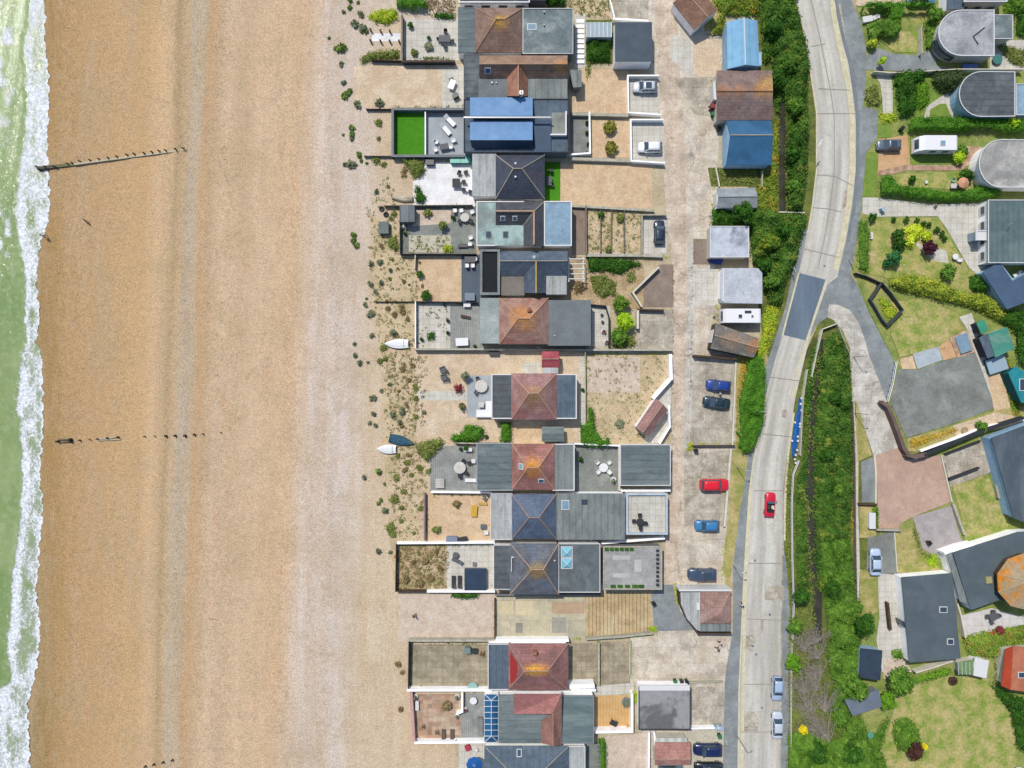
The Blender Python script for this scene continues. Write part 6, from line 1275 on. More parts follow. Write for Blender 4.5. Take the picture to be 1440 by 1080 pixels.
fence([(700, 594), (720, 594)], 'short fence piece by square hedge', 1.0, W_fenceb, 1); wall([(755, 488), (766, 494)], 1.0, W_cream, 'tiny cream wall stub above the red shed', th=.2)
b = thing('pergola', 'white beamed pergola joined to blue slate cross gable', 'pergola', P(810, 377))
for i in range(5): g = MB(); a = P(799, 364+i*7, 2.4); c = P(823, 364+i*7, 2.4); g.box((a.x+c.x)/2, a.y, 2.3, c.x-a.x, .14, 2.42); obj('rafter', g, FRAME, b, P(810, 377))
for x in (800, 820): g = MB(); a = P(x, 362, 2.3); c = P(x, 396, 2.3); g.box(a.x, (a.y+c.y)/2, 2.15, .16, a.y-c.y, 2.3); obj('beam', g, FRAME, b, P(810, 377)); 
for x in (800, 820):
    for y in (362, 396): g = MB(); a = P(x, y, 2.2); g.box(a.x, a.y, 0, .12, .12, 2.2); obj('post', g, FRAME, b, P(810, 377))
b = thing('greenhouse', 'narrow white framed greenhouse with pale slab roof strips by the planted bed', 'greenhouse', P(843, 42)); off = P(843, 42)
a = P(825, 52, 2); c = P(860, 31, 2); g = MB(); g.prism([(a.x, a.y), (c.x, a.y), (c.x, c.y), (a.x, c.y)], 0, 1.95); obj('glass_body', g, flatmat('greenhouse_glass', 'a9b8c0', .1, .7), b, off)
for i in range(7): g = MB(); x = a.x+(c.x-a.x)*i/6; g.box(x, (a.y+c.y)/2, 1.95, .08, c.y-a.y, 2.03); obj('glazing_bar', g, FRAME, b, off)
b = thing('slatted_gate', 'white slatted steps beside stained green roofed bungalow', 'steps', P(815, 58)); off = P(815, 58)
for i in range(9): g = MB(); a = P(811, 30+i*7.2); g.box(a.x+.6, a.y, 0, 1.3, .55, .1+.02*i); obj('step', g, W_white, b, off)
# road side railing, ditch fences
def rail(pts, label, h=1.0, sp=2.0, mat=None):
    t = thing('railing', label, 'railing', P(*pts[0])); off = P(*pts[0]); g = MB(); W_ = [P(x, y, h) for x, y in pts]
    for a, c in zip(W_, W_[1:]): g.cyl(a, c, .07, n=5); d = Vector((0, 0, .45)); g.cyl(a-d, c-d, .05, n=5)
    obj('rail', g, mat or FRAME, t, off)
    for a, c in zip(W_, W_[1:]):
        n = max(1, int((c-a).length/sp))
        for i in range(n): p = a+(c-a)*i/n; g = MB(); g.box(p.x, p.y, 0, .1, .1, h+.05); obj('post', g, mat or FRAME, t, off)
rail([(1124, 648), (1116, 668), (1114, 710), (1115, 790), (1117, 850), (1115, 900)], 'long white two bar railing between road and stream', 1.0, 2.4)
rail([(1114, 905), (1113, 1000), (1112, 1090)], 'pale railing along the bottom verge near parked cars', 1.0, 2.4, W_cream)
fence([(1136, 520), (1130, 560), (1126, 640)], 'thin pale fence beside blue sheeting', 1.0, W_cream, 2.2); wall([(1142, 530), (1148, 500), (1157, 463), (1178, 455), (1180, 458)], 1.0, W_cream, 'pale rail round the top of the stream', th=.12, name='fence', cat='fence', posts=2); fence([(1179, 458), (1196, 500), (1199, 560)], 'cream fence between stream bank and curved drive', 1.0, W_cream, 2.2)
fence([(1200, 565), (1203, 650), (1204, 760), (1206, 860)], 'long grey lattice fence right of the stream bank', 1.1, W_fenceb, 2.2); 
t = thing('plastic_sheet', 'long blue plastic sheet on verge with white clips', 'sheet', P(1122, 600)); off = P(1122, 600); g = MB(); Lp = [(1126, 558, 5), (1125, 575, 6), (1122, 590, 8), (1120, 605, 9), (1118, 620, 8), (1117, 632, 7), (1116, 642, 4)]; 
v = []
for x, y, w_ in Lp: v += [P(x-w_/2, y, .15), P(x, y+1, .55), P(x+w_/2, y, .25)]
g.mesh(v, [[i*3+j, (i+1)*3+j, (i+1)*3+j+1, i*3+j+1] for i in range(6) for j in range(2)]); obj('sheet', g, M('blue_plastic', '1e5aa0', '2a6cb8', sc=2, fine=.2, rough=.4), t, off)
for x, y in ((1127, 560), (1126, 568), (1127, 577), (1125, 596), (1125, 600), (1122, 614), (1122, 620), (1121, 633), (1119, 640), (1114, 620), (1118, 594), (1119, 651), (1118, 646)): g = MB(); a = P(x, y, .5); g.box(a.x, a.y, .3, .3, .35, .55, bev=.08); obj('clip', g, FRAME, t, off)
# fenced triangle and walls on the east side
wall([(1241, 397), (1232, 411), (1225, 421), (1242, 450), (1249, 458), (1271, 436), (1254, 412)], 1.2, M('grey_black_boards', '55595c', '45494c', fine=.15), 'dark timber fence enclosing small overgrown triangle', th=.14, name='fence', cat='fence', closed=True, posts=2.2); wall([(1204, 384), (1218, 388), (1240, 398)], 1.0, W_dark, 'dark fence from pavement to overgrown triangle', th=.15, name='fence', cat='fence', posts=2)
wall([(1243, 567), (1250, 572), (1262, 602), (1272, 630), (1278, 640), (1288, 643), (1302, 640)], 1.5, M('brown_brick_b', '7d6a62', '6a5850', fine=.12), 'curved brown brick wall round the asphalt yard', th=.6); wall([(1302, 640), (1385, 605), (1440, 588)], 1.6, M('slate_black_fence', '353a42', '2c3138', fine=.1), 'black fence running up to the right edge', th=.4, name='fence', cat='fence'); wall([(1296, 634), (1340, 618), (1386, 600), (1440, 590)], .8, W_white, 'low white wall just above the black fence', th=.3)
rail([(1262, 508), (1256, 540), (1249, 565)], 'white barred metal gate of the asphalt yard', 1.3, 1.0); wall([(1330, 639), (1380, 620)], .7, W_dark, 'dark low wall above the small concrete drive', th=.15); wall([(1336, 674), (1378, 658)], .8, W_dark, 'dark low wall below the small concrete drive', th=.25); wall([(1324, 640), (1339, 706)], .4, W_cream, 'pale kerb wall right of pink block yard', th=.2)
wall([(1341, 709), (1357, 752)], .7, W_stone, 'stone wall on right of lilac block drive', th=.4); wall([(1230, 640), (1232, 665), (1232, 707)], .5, W_cream, 'curved pale kerb wall left of pink block yard', th=.25); wall([(1208, 709), (1233, 710)], .7, W_brown, 'short dark wall between path and white trailer', th=.3); wall([(1233, 745), (1268, 746)], .8, W_stone, 'stone wall below the pink block yard', th=.35)
wall([(1258, 748), (1262, 804)], .3, W_cream, 'thin pale kerb right of silver car drive', th=.15); wall([(1330, 778), (1352, 770), (1370, 766)], 2.2, W_white, 'white wall at corner of large angled house', th=.4); wall([(1344, 840), (1352, 866), (1358, 896)], 1.2, W_cream, 'pale fence between grey house and white patio', th=.25, name='fence', cat='fence')
wall([(1289, 946), (1316, 938), (1340, 930)], 1.4, W_cream, 'pale fence below the long grey flat roof', th=.2, name='fence', cat='fence'); wall([(1249, 848), (1253, 886)], 1.0, W_brown, 'brown timber strip fence in the pebble yard', th=.35, name='fence', cat='fence'); fence([(1296, 36), (1297, 74)], 'pale fence left of round white roofed house', 1.2, W_cream, 2)
wall([(1230, 100), (1252, 102), (1285, 101), (1345, 97), (1440, 97)], 1.2, W_cream, 'pale wall between the two round fronted houses', th=.15); fence([(1072, 262), (1073, 240)], 'short pale fence by the deep blue garage', 1.0, W_cream, 1.5); wall([(1007, 236), (1012, 262)], .5, W_cream, 'low kerb wall below deep blue garage', th=.2)
wall([(1096, 298), (1132, 299)], .8, W_cream, 'pale culvert wall at end of dark ditch', th=.2)
# ================= groynes =================
def groyne():
    t = thing('groyne', 'long timber groyne running from surf up the beach', 'groyne', P(160, 223)); off = P(160, 223); zb = lambda x: beachz(x)
    tim = M('wet_groyne_timber', '6e6a5a', '55533f', '7c7a50', sc=1, fine=.25); pale = M('bleached_groyne_timber', 'cdc2a4', 'b8ad90', sc=1, fine=.2)
    for (a, b_, m_, w_, h_) in (((54, 237.5), (108, 231), tim, .5, .5), ((106, 232), (262, 210.5), pale, .3, .45)):
        A0 = P(*a, zb(a[0])); B0 = P(*b_, zb(b_[0])); d = (B0-A0); d.z = 0; L = d.length; d.normalize(); n = Vector((-d.y, d.x, 0)); g = MB()
        v = []
        for p in (A0, B0):
            for s_ in (-1, 1):
                for z in (-.4, h_ if p is A0 else h_-.3): v.append(tuple(p+n*s_*w_/2+Vector((0, 0, z))))
        g.mesh(v, [[0, 1, 3, 2], [4, 6, 7, 5], [0, 4, 5, 1], [2, 3, 7, 6], [1, 5, 7, 3], [0, 2, 6, 4]]); obj('planks', g, m_, t, off)
    for x, y in ((54, 236), (58, 240), (66, 236), (67, 239), (78, 236), (81, 237), (97, 232), (104, 231), (114, 228.5), (128.5, 227), (141, 225.5), (154, 224), (166, 222), (180, 219.5), (190, 218), (204, 217), (215, 215.5), (225, 214), (234, 213), (248, 211.5), (259, 210.5)):
        p = P(x, y, zb(x)); g = MB(); g.cyl((p.x, p.y+.1, p.z-.4), (p.x, p.y+.1, p.z+.75), .13, .12, 8); obj('post', g, W_dark, t, off)
groyne()
t = thing('groyne', 'short remnant groyne box nearest the surf', 'groyne', P(92, 621)); tim = MATS['wet_groyne_timber']
for a, c in (((83, 618.5), (101, 618)), ((83, 622), (101, 621.5))): A0 = P(*a, beachz(90)); B0 = P(*c, beachz(99)); g = MB(); g.cyl(A0+Vector((0, 0, .1)), B0+Vector((0, 0, .2)), .13, n=6); obj('plank', g, tim, t, P(92, 621))
for x, y in ((83, 620.5), (101, 620), (101, 617.5)): g = MB(); p = P(x, y, beachz(x)); g.cyl(p, p+Vector((0, 0, .8)), .18, n=8); obj('post', g, W_dark, t, P(92, 621))
t = thing('groyne', 'remnant double plank groyne with pale rails', 'groyne', P(155, 616))
for a, c in (((139, 617), (160, 615.5)), ((153, 615), (167, 615)), ((139, 619), (170, 618))): A0 = P(*a, beachz(150)); B0 = P(*c, beachz(160)); g = MB(); g.cyl(A0+Vector((0, 0, .15)), B0+Vector((0, 0, .15)), .11, n=6); obj('plank', g, MATS['bleached_groyne_timber'], t, P(155, 616))
for x, y in ((139, 617), (153, 615.5), (167, 614.5)): g = MB(); p = P(x, y, beachz(x)); g.cyl(p, p+Vector((0, 0, .7)), .13, n=8); obj('post', g, W_dark, t, P(155, 616))
names = ['first', 'second', 'third', 'fourth', 'fifth', 'sixth', 'seventh', 'eighth', 'ninth', 'tenth', 'eleventh', 'twelfth']
for i, (x, y, r) in enumerate(((113, 619, .2), (127, 618, .14), (204, 613.5, .16), (218, 613, .12), (234, 613, .28), (247, 612.5, .3), (261, 612.5, .32), (274, 611, .26), (286, 610, .16), (311, 608, .12))):
    r *= .7; g = MB(); p = P(x, y, beachz(x)); g.cyl((0, 0, -.3), (0, 0, .35+r), r, r*.9, 8); g.cyl((.15, -.1, -.2), (.16, -.12, .1+r), r*.6, r*.5, 7); o = obj('timber_post', g, W_brown); o.location = p; tagit(o, names[i]+' stub post from the surf in the lower post line', 'post', 'stub posts of the lower groyne')
for i, (x, y) in enumerate(((205, 1077), (217, 1074), (230, 1071), (243, 1068))):
    g = MB(); p = P(x, y, beachz(x)); g.cyl((0, 0, -.3), (0, 0, .55), .16, .14, 8); g.cyl((0, 0, .55), (0, 0, .6), .14, .1, 8); o = obj('timber_post', g, W_brown); o.location = p; tagit(o, names[i]+' short post in the row at the bottom edge', 'post', 'posts at the bottom of the beach')
t = thing('gull', 'white gull gliding over the road bend', 'gull', P(1154, 201, 4), 2.6)
g = MB(); g.lathe((0, 0, 0), [(.001, -.3), (.06, -.2), (.09, 0), (.06, .18), (.04, .24), (.001, .3)], 8); g.v = [(z, x, y) for x, y, z in g.v]
for s_ in (-1, 1): g.mesh([(.12, s_*.05, .03), (.16, s_*.4, .12), (-.02, s_*.8, .06), (-.04, s_*.4, .1), (-.08, s_*.05, .03), (.1, s_*.05, .05), (.14, s_*.4, .15), (-.02, s_*.8, .07), (-.03, s_*.4, .13), (-.06, s_*.05, .05)], [[0, 1, 2, 3, 4], [9, 8, 7, 6, 5], [0, 5, 6, 1], [3, 8, 9, 4]])
g.mesh([(-.26, -.03, 0), (-.26, .03, 0), (-.42, .09, .01), (-.42, -.09, .01)], [[0, 1, 2, 3]]); obj('body', g, WHT, t)
# ================= cars =================
car(906, 125, 180, 'c9d0d6', 'hatch', 'silver hatchback with dark sunroof in white walled bay', 'sunroof'); car(913, 209, 180, 'eceef0', 'hatch', 'plain white hatchback parked in white walled bay'); car(926, 328, 90, '1c2c3c', 'hatch', 'dark blue car parked alone nose up beside dry garden')
car(1009, 542, 175, '1c3e8c', 'hatch', 'bright blue car above dark green blue car'); car(1006, 566, 173, '18303c', 'saloon', 'dark green blue saloon below bright blue car'); car(1003, 681, 0, 'e01828', 'suv', 'red car parked on concrete below the dark bin'); car(993, 738, 180, '3c7eae', 'hatch', 'small sky blue car by the verge wall')
car(986, 806, 180, '3c4c66', 'suv', 'large navy estate car with glass roof', 'sunroof'); car(1081, 709, 86, 'd01434', 'convertible', 'red open top car driving on the road')
car(1091, 966, 268, 'a9bcd4', 'hatch', 'pale blue car parked at the road edge, upper of two'); car(1091, 1017, 90, 'c2cad4', 'saloon', 'silver saloon parked at the road edge, lower of two')
car(994, 1051, 180, '16204e', 'suv', 'dark navy car beside mottled red garage roof'); car(995, 1077, 180, '14181c', 'suv', 'black car cut by the bottom edge'); car(942, 1079, 0, '5a6a70', 'hatch', 'grey car cut by the bottom edge below red garage')
car(1247, 206, 180, '5c6874', 'hatch', 'grey car with big glass roof beside motorhome', 'sunroof'); car(1228, 789, 270 if False else 90, 'b9cbe0', 'saloon', 'pale silver blue car on grey drive, right side'); car(1292, 1, 0, '4a86a4', 'suv', 'blue car cut by top edge behind the hedge', 'sunroof')
p = caravan_fn('white motorhome on the lawn beside grey glass roofed car', motor=True, L=6.6, W_=2.4); p.location = P(1307, 208); p.rotation_euler = (0, 0, math.pi)
p = caravan_fn('white touring caravan parked above tilted shed', L=6.4, W_=2.3); p.location = P(1037, 446); p.rotation_euler = (0, 0, math.pi)
g = MB(); 
put('trailer', box_fn(1.0, 2.6, .9, WHT, FRAME, 'trailer', 'trailer', 'cover'), 1223, 731, 0, 'long white covered trailer on dry grass'); put('tub1', box_fn(3.6, 3.6, .95, W_grey, M('dark_blue_cover', '34465c', '2c3c50', fine=.05), 'hot_tub', 'hot tub', 'cover'), 669, 813, 0, 'large square hot tub under dark blue cover')
put('tub2', box_fn(3.2, 2.4, .9, M('teal_frame', '1f5f58', fine=.05), flatmat('pale_blue_cover', '9fb6c4', .4), 'hot_tub', 'hot tub', 'cover'), 1397, 513, 18, 'rectangular tub with pale blue cover near green sheds')
put('pool', box_fn(2.0, 3.0, .5, FRAME, PANEL, 'cold_frame', 'cold frame', 'cover'), 1353, 483, 20, 'white framed glass cold frame on patio')
put('bin_g', bin_fn(M('bin_green', '2c6b42', fine=.03), flatmat('bin_green_lid', '2f7a48', .4)), 948, 956, -90, 'green wheelie bin on the forecourt, left of two'); put('bin_k', bin_fn(flatmat('bin_black', '2a2c30', .5), flatmat('bin_black_lid', '202226', .4)), 957, 956, -90, 'black wheelie bin beside the green one on forecourt'); put('bin_k', None, 964, 956, -80, 'black wheelie bin on the forecourt nearest the road')
put('bin_k', None, 977, 633, 180, 'lone dark bin above the red parked car'); put('bin_g', None, 1001, 163, 180, 'green wheelie bin left of the purple brown garage'); put('bin_k', None, 1009, 183, 180, 'black bin by the deep blue garage door'); put('bin_g', None, 970, 824, 90, 'green wheelie bin above the roadside building'); put('bin_k', None, 963, 824, 90, 'black wheelie bin above the roadside building'); put('bin_r', bin_fn(flatmat('bin_maroon', '7a3030', .5), flatmat('bin_maroon_lid', '8a3838', .4)), 956, 824, 90, 'maroon bin above the roadside building')
put('bin_b', bin_fn(flatmat('bin_blue', '8fb0c8', .5), flatmat('bin_blue_lid', 'a4c0d4', .4)), 1005, 1020, -90, 'pale blue bin by white wall at the pavement, left of two'); put('bin_b', None, 1011, 1020, -90, 'pale blue bin nearest the pavement'); put('bin_g', None, 1010, 1032, -90, 'green bin below white wall near dark navy car'); put('bin_k', None, 918, 847, 30, 'black bin lying at edge of boarded yard'); put('bin_k', None, 1303, 762, 120, 'black bin on the lilac block drive'); put('bin_r', None, 1000, 153, 0, 'red lidded bin left of the purple brown garage', sc=1.5); put('bin_k', None, 1265, 183, 60, 'black bin at the drive mouth by the long hedge'); put('bin_b', None, 1238, 296, 20, 'pale blue bin at the drive gate below hedge')
# ================= boats =================
HW = flatmat('boat_white', 'f3f3f1', .35); HB = M('faded_blue_hull', '2c5068', '3a6070', '50705c', sc=1.5, fine=.2)
t = boat_fn(4.1, 1.55, HW, WHT, seats=1)('larger white boat lying by pale patio fence'); t.location = P(558, 483.5); t.rotation_euler = (0, 0, math.pi)
t = boat_fn(4.3, 1.7, HB, HB, upturned=True)('upturned dark blue boat on the scrub'); t.location = P(565, 620); t.rotation_euler = (0, 0, math.radians(-14))
t = boat_fn(3.3, 1.5, HW, WHT, seats=1)('smaller white boat next to upturned blue boat'); t.location = P(544, 631); t.rotation_euler = (0, 0, math.pi)
t = boat_fn(3.6, 1.1, M('weathered_hull', 'c9c0ac', 'a89c88', sc=1, fine=.2), W_cream, upturned=True)('weathered upturned boat beside the white patio'); t.location = P(566, 280); t.rotation_euler = (0, 0, math.radians(178))
# ================= garden furniture =================
T_rw = table_fn(1.9, 1.9, PALET, True); T_d = table_fn(1.5, .95, GRYP); T_w = table_fn(1.6, 1.0, WHT); C_w = chair_fn(WHT, .62); C_g = chair_fn(GRYP, .6); C_k = chair_fn(BLK, .6); Lw = lounger_fn(WHT); Lk = lounger_fn(BLK); Lg = lounger_fn(GRYP)
def chairs(key, fn, L, label, group): 
    for i, (x, y, a) in enumerate(L): put(key, fn, x, y, a, label[i], group)
put('picnic', table_fn(1.9, 1.1, GRYP), 626, 57, 0, 'grey garden table on the pale patio by the top bungalow'); chairs('C_k', C_k, [(618, 57, 0), (636, 60, 180), (627, 47, 270), (626, 66, 90)], ['black chair left of the grey patio table', 'black chair right of the grey patio table', 'black chair above the grey patio table', 'black chair below the grey patio table'], 'black chairs round the grey patio table')
put('whitetab', T_w, 636, 121, 70, 'white table beside the long ridged bungalow'); put('roundsmall', table_fn(.8, .8, PALET, True), 633, 109, 0, 'tiny round table above the white table'); put('bbq', box_fn(1.0, .6, .9, DMET, DMET, 'barbecue', 'barbecue'), 641, 137, 30, 'dark barbecue below the white table')
put('Lw', Lw, 633, 171, -45, 'white lounger on grey deck, upper of the pair', 'white loungers on grey deck', sc=1.2); put('Lw', None, 627, 183, -50, 'white lounger on grey deck, lower of the pair', 'white loungers on grey deck', sc=1.2)
put('deckt', T_d, 625, 208, 10, 'grey slatted table on blue house deck'); chairs('C_w', C_w, [(614, 201, -30), (638, 199, 200), (634, 208, 180), (613, 212, 20)], ['white chair upper left of the slatted table', 'white chair upper right of the slatted table', 'white chair right of the slatted table', 'white chair lower left of the slatted table'], 'white chairs on the blue house deck')
put('sqd', table_fn(1.3, 1.5, BLK), 642, 259, 0, 'square black table on the white patio'); chairs('C_k', None, [(646, 245, 250), (652, 257, 180), (652, 268, 170), (661, 271, 160), (655, 244, 200)], ['black chair above the square black table', 'black chair right of the square black table', 'black chair lower right of the square black table', 'black chair at the white patio house corner', 'lone black chair at top of white patio'], 'black chairs on the white patio')
for i, (x, l) in enumerate(((641, 'mint green storage box, left of the pair'), (655, 'mint green storage box, right of the pair'))): put('mint', box_fn(1.7, 1.1, .9, M('mint_box', '4f9a86', fine=.04), flatmat('mint_lid', '7cc4b0', .5), lidn='lid'), x, 226.5, 0, l, 'mint green storage boxes')
put('blk2', box_fn(1.3, .8, .8, DMET, DMET), 605, 230, 0, 'black storage box at top of white patio'); put('binbox', box_fn(1.6, 1.9, 1.1, M('weathered_grey_green', '7b8480', '6d7672', fine=.12), M('weathered_grey_green', '7b8480')), 541, 322, 0, 'grey green deck box on beach below grey shed')
t = Bld('shed', 'small grey felt roofed shed at the beach end of garden', 'shed', 572, 300); t.gable((563, 288, 583, 312), 1.9, 'y', 573, 2.25, R_corrd, W_fenceb, LMET, capw=.04)
chairs('C_w', None, [(640, 297, 90), (649, 297, 100), (664, 299, 200)], ['white chair above round stone table, left of two', 'white chair above round stone table, right of two', 'white chair against the mint roofed bungalow'], 'white chairs by the mint roofed bungalow'); put('rt2', table_fn(1.5, 1.5, PALET, True), 654, 307, 0, 'round stone table by mint roofed bungalow'); chairs('C_k', None, [(647, 312, 60), (662, 312, 160), (638, 307, 0)], ['black chair lower left of round stone table', 'black chair lower right of round stone table', 'black chair left of round stone table'], 'black chairs round the stone table')
chairs('C_w', None, [(662, 335, 200), (661, 344, 180)], ['white chair upper of two on grey gravel', 'white chair lower of two on grey gravel'], 'pair of white chairs on grey gravel'); put('bench', box_fn(1.6, .5, .45, DMET, DMET, 'garden_bench', 'bench', 'seat'), 651, 346, 0, 'dark bench beside two white chairs on gravel')
put('roundpot', pot_fn(.35, FRAME, L_kale), 566, 320, 0, 'white pot by the fence in grey gravel garden'); put('darkpot', pot_fn(.32, DMET, L_dark), 570, 329, 0, 'dark pot in corner of grey gravel garden'); put('darkpot', None, 638, 307, 0, 'dark pot left of black chair on grey gravel')
put('deckt2', table_fn(1.8, 1.0, GRYP), 661, 366, 0, 'dark table on slate blue deck'); chairs('C_w', None, [(668, 365, 180), (657, 374, 90), (665, 374, 90)], ['white chair right of table on slate blue deck', 'white chair below left of slate deck table', 'white chair below right of slate deck table'], 'white chairs on slate blue deck'); put('planter', box_fn(1.6, 1.2, .7, W_blueg, M('planter_top', '8a98a6', fine=.1), 'storage_box', 'box'), 661, 418, 0, 'blue grey box at bottom of slate deck'); put('whiteb', box_fn(1.1, .7, .7, FRAME, FRAME), 657, 429, 0, 'white box below the blue grey deck box')
put('wt2', table_fn(2.1, 1.3, WHT), 650, 481, 3, 'white rectangular table on grey deck by stone wall'); put('driftwood', box_fn(1.6, .4, .3, W_brown, W_brown, 'garden_bench', 'bench', 'seat'), 655, 446, -10, 'dark low bench on the grey ribbed deck')
for x, y, l in ((630, 451, 'upper dark pot at edge of pebble patio'), (630, 468, 'lower dark pot at edge of pebble patio'), (625, 428, 'dark pot at top of pebble patio'), (593, 477, 'dark pot in lower left of pebble patio'), (668, 487, 'small dark pot right of white rectangular table')): put('darkpot', None, x, y, 0, l)
put('C_g', C_g, 623, 520, 200, 'grey armchair on shingle, upper of the pair', 'grey armchairs on shingle', sc=1.6); put('C_g', None, 624.5, 530.5, 190, 'grey armchair on shingle, lower of the pair', 'grey armchairs on shingle', sc=1.6); put('rt3', table_fn(2.1, 2.1, PALET, True), 677, 543, 0, 'large round pale table beside dusky red bungalow'); chairs('C_g', None, [(672, 533, 280), (670, 551, 60)], ['grey chair above the large round pale table', 'grey chair below the large round pale table'], 'chairs round the large pale table')
t = thing('corner_sofa', 'white corner sofa on the deck by dusky red bungalow', 'sofa', P(682, 575)); o_ = P(682, 575)
for nm, r_, h_ in (('seat', (670, 576, 690, 584), .42), ('seat', (683, 564, 690, 576), .42), ('backrest', (670, 584, 691, 586.5), .8), ('backrest', (690, 564, 692, 584), .8)): g = MB(); a = P(r_[0], r_[3]); c = P(r_[2], r_[1]); g.prism([(a.x, a.y), (c.x, a.y), (c.x, c.y), (a.x, c.y)], .1, h_); obj(nm, g, WHT, t, o_)
put('sqt', table_fn(.9, .9, PALET), 677, 569, 0, 'small square table in front of white corner sofa'); put('tree_pot', pot_fn(.6, W_brown, L_olive, .7, 140), 650, 571, 0, 'brown bowl planted with a yucca left of deck'); put('logs', box_fn(1.6, .7, .6, DMET, DMET), 695, 497, 0, 'dark storage chest under the stone wall'); put('kettle', pot_fn(.4, DMET, L_dark, .2), 684, 614, 0, 'black pot beside bright hedge block')
put('rt4', table_fn(2.0, 2.0, PALET, True), 647, 657, 0, 'round pale table on grey deck above white wall'); chairs('C_k', None, [(660, 651, 200), (655, 664, 150), (647, 668, 100), (652, 648, 240)], ['black chair right of table on grey deck', 'black chair lower right of table on grey deck', 'black chair below table on grey deck', 'black chair above table on grey deck'], 'black chairs on the grey deck')
put('whitetab2', box_fn(1.2, .5, .7, FRAME, FRAME), 659, 632, 0, 'white box at the top of grey deck'); put('whitecube', box_fn(.6, .6, .6, FRAME, FRAME), 666, 648, 0, 'white cube by the door of lichen roofed bungalow'); put('slat', box_fn(1.4, 1.6, .45, M('striped_slats', 'cfccc4', 'aaa79f', fine=.1, pat='plank', pk=(-.4,), pc=.5), M('striped_slats', 'cfccc4'), 'garden_bench', 'bench', 'seat'), 619, 679, 0, 'pale striped square bench on grey deck'); put('Lw', None, 662, 675, 180, 'white lounger on deck above white wall'); put('darkpot', None, 656, 630, 0, 'dark pot at top of the grey deck', sc=1.5); put('darkpot', None, 648, 631, 0, 'small dark pot left of dark pot on grey deck')
put('rt5', table_fn(1.5, 1.5, WHT, True), 848, 657, 0, 'round white table in the grey courtyard'); chairs('C_w', None, [(840, 650, -45), (856, 650, 225), (841, 663, 45), (856, 663, 135)], ['white chair upper left in grey courtyard', 'white chair upper right in grey courtyard', 'white chair lower left in grey courtyard', 'white chair lower right in grey courtyard'], 'white chairs round the courtyard table'); put('roundpot', None, 862, 674, 0, 'white pot by the courtyard cream wall', sc=1.5); put('darkpot', None, 816, 645, 0, 'dark pot at left wall of courtyard', sc=1.4)
put('yel', box_fn(.9, 1.8, .5, M('yellow_bench', 'd6b040', fine=.06), M('yellow_bench', 'd6b040'), 'garden_bench', 'bench', 'seat'), 667, 718, -5, 'yellow bench on orange shingle'); put('yel2', box_fn(1.4, .35, .35, M('tan_bench', 'cfa860', fine=.06), M('tan_bench', 'cfa860'), 'garden_bench', 'bench', 'seat'), 679, 708, -6, 'low tan plank right of yellow bench'); put('bluebox', box_fn(.9, .7, .5, W_blueg, W_blueg), 680, 740, 0, 'blue grey box on orange shingle'); put('whitecube', None, 684, 748, 0, 'white cube below the blue grey box'); put('roundpot', None, 682, 699, 0, 'white pot at top right of orange shingle', sc=1.4)
put('bbqc', box_fn(1.8, .9, 1.0, M('grey_cover', '8a94a4', fine=.05), M('grey_cover', '8a94a4'), 'barbecue', 'barbecue', 'cover'), 636, 757, 0, 'grey covered barbecue at foot of orange shingle'); put('motor', box_fn(1.4, .6, .9, DMET, DMET), 651, 757, 10, 'black crate right of grey covered barbecue')
put('Lk', Lk, 638, 817, 90, 'black lounger beside hot tub, left of pair', 'black loungers beside the hot tub', sc=1.05); put('Lk', None, 646.5, 817, 90, 'black lounger beside hot tub, right of pair', 'black loungers beside the hot tub', sc=1.05); put('rtd', table_fn(.95, .95, GRYP, True), 641, 779, 0, 'small round dark table above brown lounger'); put('Lg', Lg, 643, 788, 155, 'grey lounger under the small round dark table'); put('step', box_fn(.6, .6, .3, W_grey, W_grey, 'step', 'step', 'tread'), 667.5, 793, 0, 'small step at the top of hot tub')
put('rtdark', table_fn(1.3, 1.3, BLK, True), 899, 733, 0, 'round black table on white framed terrace', z=2.5); chairs('C_k', None, [(899, 724, 270), (891, 732, 0), (906, 735, 180), (900, 741, 90)], ['black chair above terrace table', 'black chair left of terrace table', 'black chair right of terrace table', 'black chair below terrace table'], 'black chairs on the white framed terrace')
for o in list(COL.objects):
    if o.parent is None and 'terrace table' in str(o.get('label', '')): o.location = P(720+(o.location.x/S), 540-(o.location.y/S), 2.5)
put('cab', box_fn(.9, .9, 1.0, M('green_grey_cabinet', '7c9490', fine=.06), M('green_grey_cabinet', '7c9490'), 'cabinet', 'cabinet'), 658, 912, 0, 'green grey cabinet on mottled paving'); put('cab2', box_fn(1.0, .6, .8, DMET, DMET), 668, 914, 0, 'dark box right of green grey cabinet'); put('teal', table_fn(1.7, 1.7, M('teal_table', '9cc2bc', fine=.05), True), 665, 964, 0, 'round teal table by thick white wall'); put('lowb', box_fn(1.6, .4, .4, W_cream, W_cream, 'garden_bench', 'bench', 'seat'), 585, 965, 0, 'cream low bench in corner of mottled paving'); put('orangepot', pot_fn(.5, CAP_c, L_dryb, .6, 90), 677, 916, 0, 'terracotta pot with dry plant near blue grey roof')
put('wb', box_fn(.5, 1.5, .45, FRAME, FRAME, 'garden_bench', 'bench', 'seat'), 587, 991, 0, 'white bench by the pink rendered wall'); put('roundpot', None, 585, 978, 0, 'pot in top left corner of pink paving', sc=1.3); put('roundpot', None, 643, 978, 0, 'pot in top right corner of pink paving', sc=1.3); put('roundpot', None, 643, 1005, 0, 'pot at the end of short bent wall', sc=1.2); put('redpot', pot_fn(.42, FRAME, L_red), 587, 1039, 0, 'red plant pot in bottom left of pink paving'); put('roundpot', None, 643, 1039, 0, 'pot in bottom right corner of pink paving', sc=1.3)
